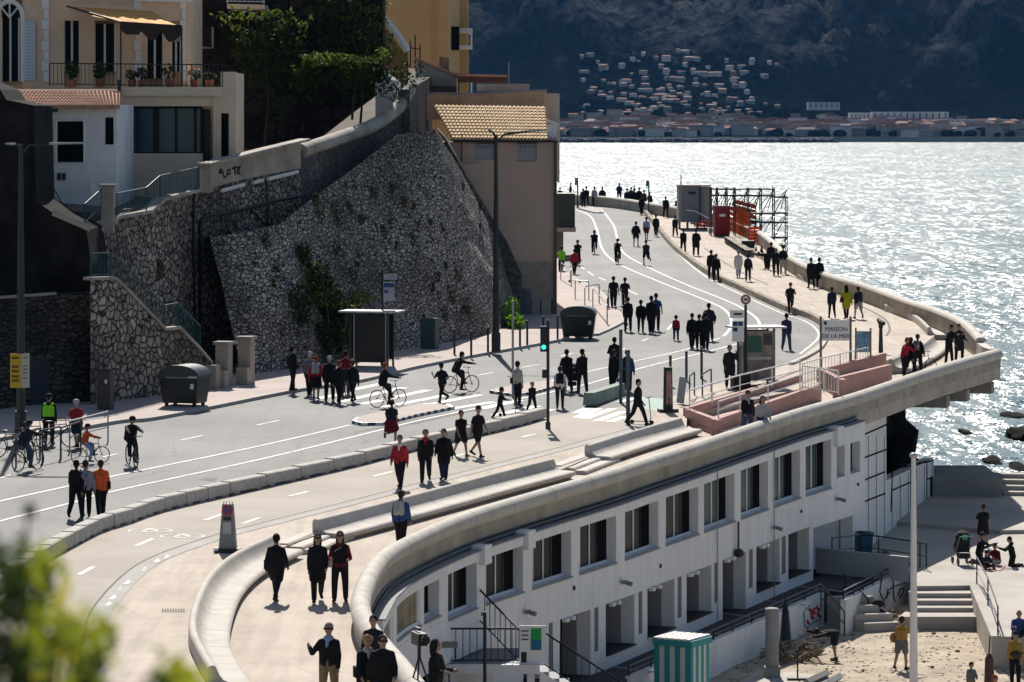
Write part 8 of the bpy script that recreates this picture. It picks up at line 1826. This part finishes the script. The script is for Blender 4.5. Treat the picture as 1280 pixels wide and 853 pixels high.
# video camera on tripod
p = on(524, 893, LP); r = empty('video_camera', tuple(p), rad(20), 'black video camera on a tripod beside the hooded operator', 'video camera')
MB().box((0, 0, 1.62), (.2, .5, .26)).build('body', M['black'], r); MB().tube([(0, -.25, 1.64), (0, -.45, 1.64)], [.07, .1], 10).build('lens', M['black'], r); MB().box((.0, .1, 1.82), (.05, .3, .06)).build('handle', M['black'], r); MB().tube([(0, 0, 1.2), (0, 0, 1.5)], .04, 6).build('head', M['black'], r)
for k in range(3): a = 2.1 * k; MB().tube([(0, 0, 1.25), (.45 * math.cos(a), .45 * math.sin(a), 0)], .022, 5).build('leg', M['black'], r)
# mast and lamp in front of the stair
q = G(606, 915, FZ) ; r = empty('slim_mast', (W(606, 800, 103).x, 103, FZ), 0, 'slim black mast in front of the grey landing', 'mast'); MB().cyl((0, 0, 0), .05, W(606, 765, 103).z - FZ, 8).build('pole', M['black'], r); MB().tube([(0, 0, W(606, 768, 103).z - FZ), (-.08, 0, W(606, 766, 103).z - FZ), (-.08, 0, W(606, 770, 103).z - FZ)], .03, 5).build('hook', M['black'], r)
q = W(562, 806, 103.5); r = empty('flood_light', tuple(q), 0, 'small grey flood light fixed by the black landing rail', 'flood light'); MB().box((0, 0, 0), (.45, .2, .16)).build('housing', fit, r); MB().tube([(.15, .1, -.05), (.15, .8, -.5)], .03, 5).build('bracket', M['black'], r)
# ================= the town across the bay =================
rnd = random.Random(42)
WC = [mat('town_wall_%s' % k, c, .9) for k, c in (('cream', (.38, .36, .33)), ('white', (.60, .60, .60)), ('tan', (.26, .23, .20)), ('grey', (.26, .28, .30)))]
RC = [mat('town_roof_%s' % k, c, .9) for k, c in (('red', (.26, .11, .08)), ('pale', (.34, .21, .17)), ('brown', (.10, .07, .06)))]
def house_mesh(kind, wm, rm):
    w_, d_, h_ = kind; mb = MB(); mb.box((0, 0, h_ / 2 - 3), (w_, d_, h_ + 6)); o_ = .5
    mb.add([(-w_ / 2 - o_, -d_ / 2 - o_, h_), (w_ / 2 + o_, -d_ / 2 - o_, h_), (w_ / 2 + o_, d_ / 2 + o_, h_), (-w_ / 2 - o_, d_ / 2 + o_, h_), (-w_ / 2 + 1.5, 0, h_ + d_ * .22), (w_ / 2 - 1.5, 0, h_ + d_ * .22)], [(3, 2, 1, 0), (0, 1, 5, 4), (1, 2, 5), (2, 3, 4, 5), (3, 0, 4)], 1)
    nw = max(2, int(w_ / 3.2))
    for k in range(nw):
        for fl in range(max(1, int(h_ / 3))): mb.box((-w_ / 2 + w_ * (k + .5) / nw, -d_ / 2 - .03, 1.6 + fl * 3), (.9, .1, 1.3), 0, 2)
    return mb, [wm, rm, M['dkmetal']]
protos = []
for i, k in enumerate([(9, 8, 5.5), (12, 9, 6), (8, 7, 3.6), (15, 9, 7), (20, 10, 6), (11, 10, 9), (26, 11, 5), (10, 9, 5)]):
    for j in range(3):
        protos.append((k, house_mesh(k, WC[(i + j) % 4], RC[(i * 2 + j) % 3])))
pm = {}
def put_house(px, py_ground, Y, lab, i):
    x = (px - 640) * Y / F; z = hill_h(x, Y)
    k = i % len(protos)
    if k not in pm:
        mb, ms = protos[k][1]; o = mb.build('town_house', ms); pm[k] = o
    else: o = pm[k].copy(); C.objects.link(o)
    s = rnd.uniform(.7, 1.1) * (.52 if 'hillside' in lab else .9); o.location = (x, Y, z); o.scale = (s, s, s); o.rotation_euler = (0, 0, rnd.uniform(-.7, .7)); tag(o, lab, 'house', 'houses of the town across the bay'); return o
nh = 0
def Yfor(px, py):               # distance at which the hillside is seen in this pixel
    for k in range(200):
        Y = 3170 + k * 12; x = (px - 640) * Y / F; z = hill_h(x, Y)
        if YH + F * (ZC - z) / Y <= py: return Y
    return None
tries = 0
while nh < 165 and tries < 3000:           # hillside village
    tries += 1; px = rnd.gauss(838, 80); py = rnd.uniform(72, 148)
    if px < 712 or px > 975: continue
    if rnd.random() > .35 + (py - 72) / 110: continue
    Y = Yfor(px, py)
    if Y is None: continue
    put_house(px, py, Y, 'small pale house scattered on the dark hillside above the shore town', rnd.randrange(1000)); nh += 1
for k in range(140):                        # shore town
    px = 700 + 570 * (k % 70) / 70 + rnd.uniform(-5, 5); row = k // 70; put_house(px, 0, 3215 + row * 75 + rnd.uniform(0, 55) + (60 if px > 1050 else 0), 'small house in the crowded rows of the far shore town', rnd.randrange(1000))
mb = MB()
for k in range(420):
    px = rnd.uniform(698, 1290); Y = rnd.uniform(3205, 3520); x = (px - 640) * Y / F; z = hill_h(x, Y); w_, d_, h_ = rnd.uniform(8, 20), rnd.uniform(8, 12), rnd.uniform(4, 9)
    if px > 1180 and rnd.random() < .6: continue
    a = rnd.uniform(-.5, .5); mb.box((x, Y, z + h_ / 2 - 2), (w_, d_, h_ + 4), a, rnd.choice((0, 0, 1, 2))); mb.box((x, Y, z + h_ + .5), (w_ + .8, d_ + .8, 1.0), a, rnd.choice((3, 4, 4, 5)))
o = mb.build('far_town_rows', [WC[0], WC[1], WC[2], RC[0], RC[1], WC[3]]); tag(o, kind='stuff')
# large white blocks
def block(px0, px1, py0, py1, Y, lab, nw=14, slope=0):
    a, b = W(px0, py1, Y), W(px1, py1 , Y); zt_ = W(0, py0, Y).z; wd = b.x - a.x; r = empty('white_complex', ((a.x + b.x) / 2, Y, a.z - 3), 0, lab, 'building'); h_ = zt_ - a.z + 3
    MB().box((0, 8, h_ / 2), (wd, 16, h_)).build('body', WC[1], r); 
    for k in range(nw): MB().box((-wd / 2 + wd * (k + .5) / nw, -.1, h_ * .6), (wd / nw * .22, .3, h_ * .55)).build('window', M['dkmetal'], r)
block(1155, 1261, 149, 162, 3400, 'long white colonnaded building at the right end of the far town', 16); block(1062, 1088, 141, 156, 3440, 'white block with stepped roof left of the long far building', 5); block(1090, 1186, 140, 150, 3480, 'long low white building behind the colonnaded one', 12); block(1010, 1050, 128, 134, 3600, 'pale hotel standing alone above the town roofs', 6)
FT = mat('far_trees', (.004, .008, .005), .95, spec=0, var=.5, vscale=.1)
mb = MB()
for k in range(500):
    px = rnd.uniform(698, 1290); Y = rnd.uniform(3200, 3650); x = (px - 640) * Y / F; z = hill_h(x, Y); s = rnd.uniform(2.2, 5); mb.ell((x, Y, z + s * .5), (s * 1.3, s, s * .8), 6, 4)
for k in range(330):
    px = rnd.gauss(840, 90); py = rnd.uniform(72, 150); Y = Yfor(px, py) if 700 < px < 1000 else None
    if Y: x = (px - 640) * Y / F; z = hill_h(x, Y); s = rnd.uniform(1.0, 2.2); mb.ell((x, Y, z + s * .3), (s * 1.5, s, s * .6), 6, 4)
o = mb.build('far_tree_canopy', FT); tag(o, kind='stuff')
# ================= viewpoint terrace under the photographer and the shrub at its edge =================
o = MB().prism([(-8, -8), (6, -8), (6, 6.6), (-8, 6.6)], 10, 18.85).build('viewpoint_ground', EARTH); struct(o)
r = empty('foreground_shrub', (-1.05, 6.2, 18.85), 0, 'blurred green and yellow leafy shrub filling the near bottom-left corner', 'shrub'); rn = random.Random(8)
LG = [leaf_mat('shrub_dark', (.02, .04, .01), (.05, .09, .02)), leaf_mat('shrub_green', (.20, .27, .02), (.48, .50, .05)), leaf_mat('shrub_yellow', (.55, .50, .05), (.7, .6, .1)), leaf_mat('shrub_orange', (.75, .38, .02), (.8, .45, .05))]
mb = MB(); st = MB()
def twig(px, py, Y, n, spread, mi):
    c = W(px, py, Y) - Vector(r.location)
    for _ in range(int(n * 1.15) + 2):
        p = c + Vector((rn.gauss(0, spread), rn.gauss(0, spread * 2), rn.gauss(0, spread))); a = Vector((rn.uniform(-1, 1), rn.uniform(-.5, .5), rn.uniform(-1, 1))).normalized(); b = a.cross(Vector((rn.uniform(-.4, .4), 1, rn.uniform(-.4, .4)))).normalized(); s = rn.uniform(.007, .015)
        mb.add([p - a * s * 1.4, p - a * s * .3 + b * s * .6, p + a * s * 1.4, p - a * s * .3 - b * s * .6], [(0, 1, 2, 3)], mi)
    st.tube([Vector((c.x - .1, c.y, 0)), Vector((c.x - .04, c.y, c.z * .6)), c], [.012, .008, .003], 5)
for px, py, n, sp_, mi in [(10, 720, 26, .02, 0), (22, 745, 26, .02, 0), (40, 712, 10, .012, 1), (62, 700, 12, .012, 1), (50, 690, 6, .008, 1), (8, 770, 26, .025, 0), (40, 770, 18, .02, 1), (72, 780, 20, .018, 1), (85, 800, 20, .02, 1), (110, 800, 12, .015, 1), (127, 785, 16, .013, 1), (75, 760, 10, .012, 2), (92, 818, 7, .008, 3), (102, 828, 8, .008, 3), (60, 830, 26, .025, 1), (25, 815, 26, .025, 1), (20, 840, 26, .02, 0), (112, 845, 20, .02, 0), (100, 850, 20, .02, 1), (45, 850, 24, .02, 2), (-10, 700, 20, .02, 0), (-5, 800, 30, .03, 0), (60, 805, 14, .02, 0), (125, 815, 9, .012, 1), (215, 838, 16, .014, 1), (232, 848, 18, .014, 1), (240, 860, 14, .014, 1), (205, 862, 14, .014, 0), (50, 735, 10, .014, 0), (35, 640, 3, .006, 0)]: twig(px, py, rn.uniform(5.4, 6.4), n, sp_, mi)
mb.build('foliage', LG, r); st.build('stems', mat('bark', (.06, .045, .035), .9), r)
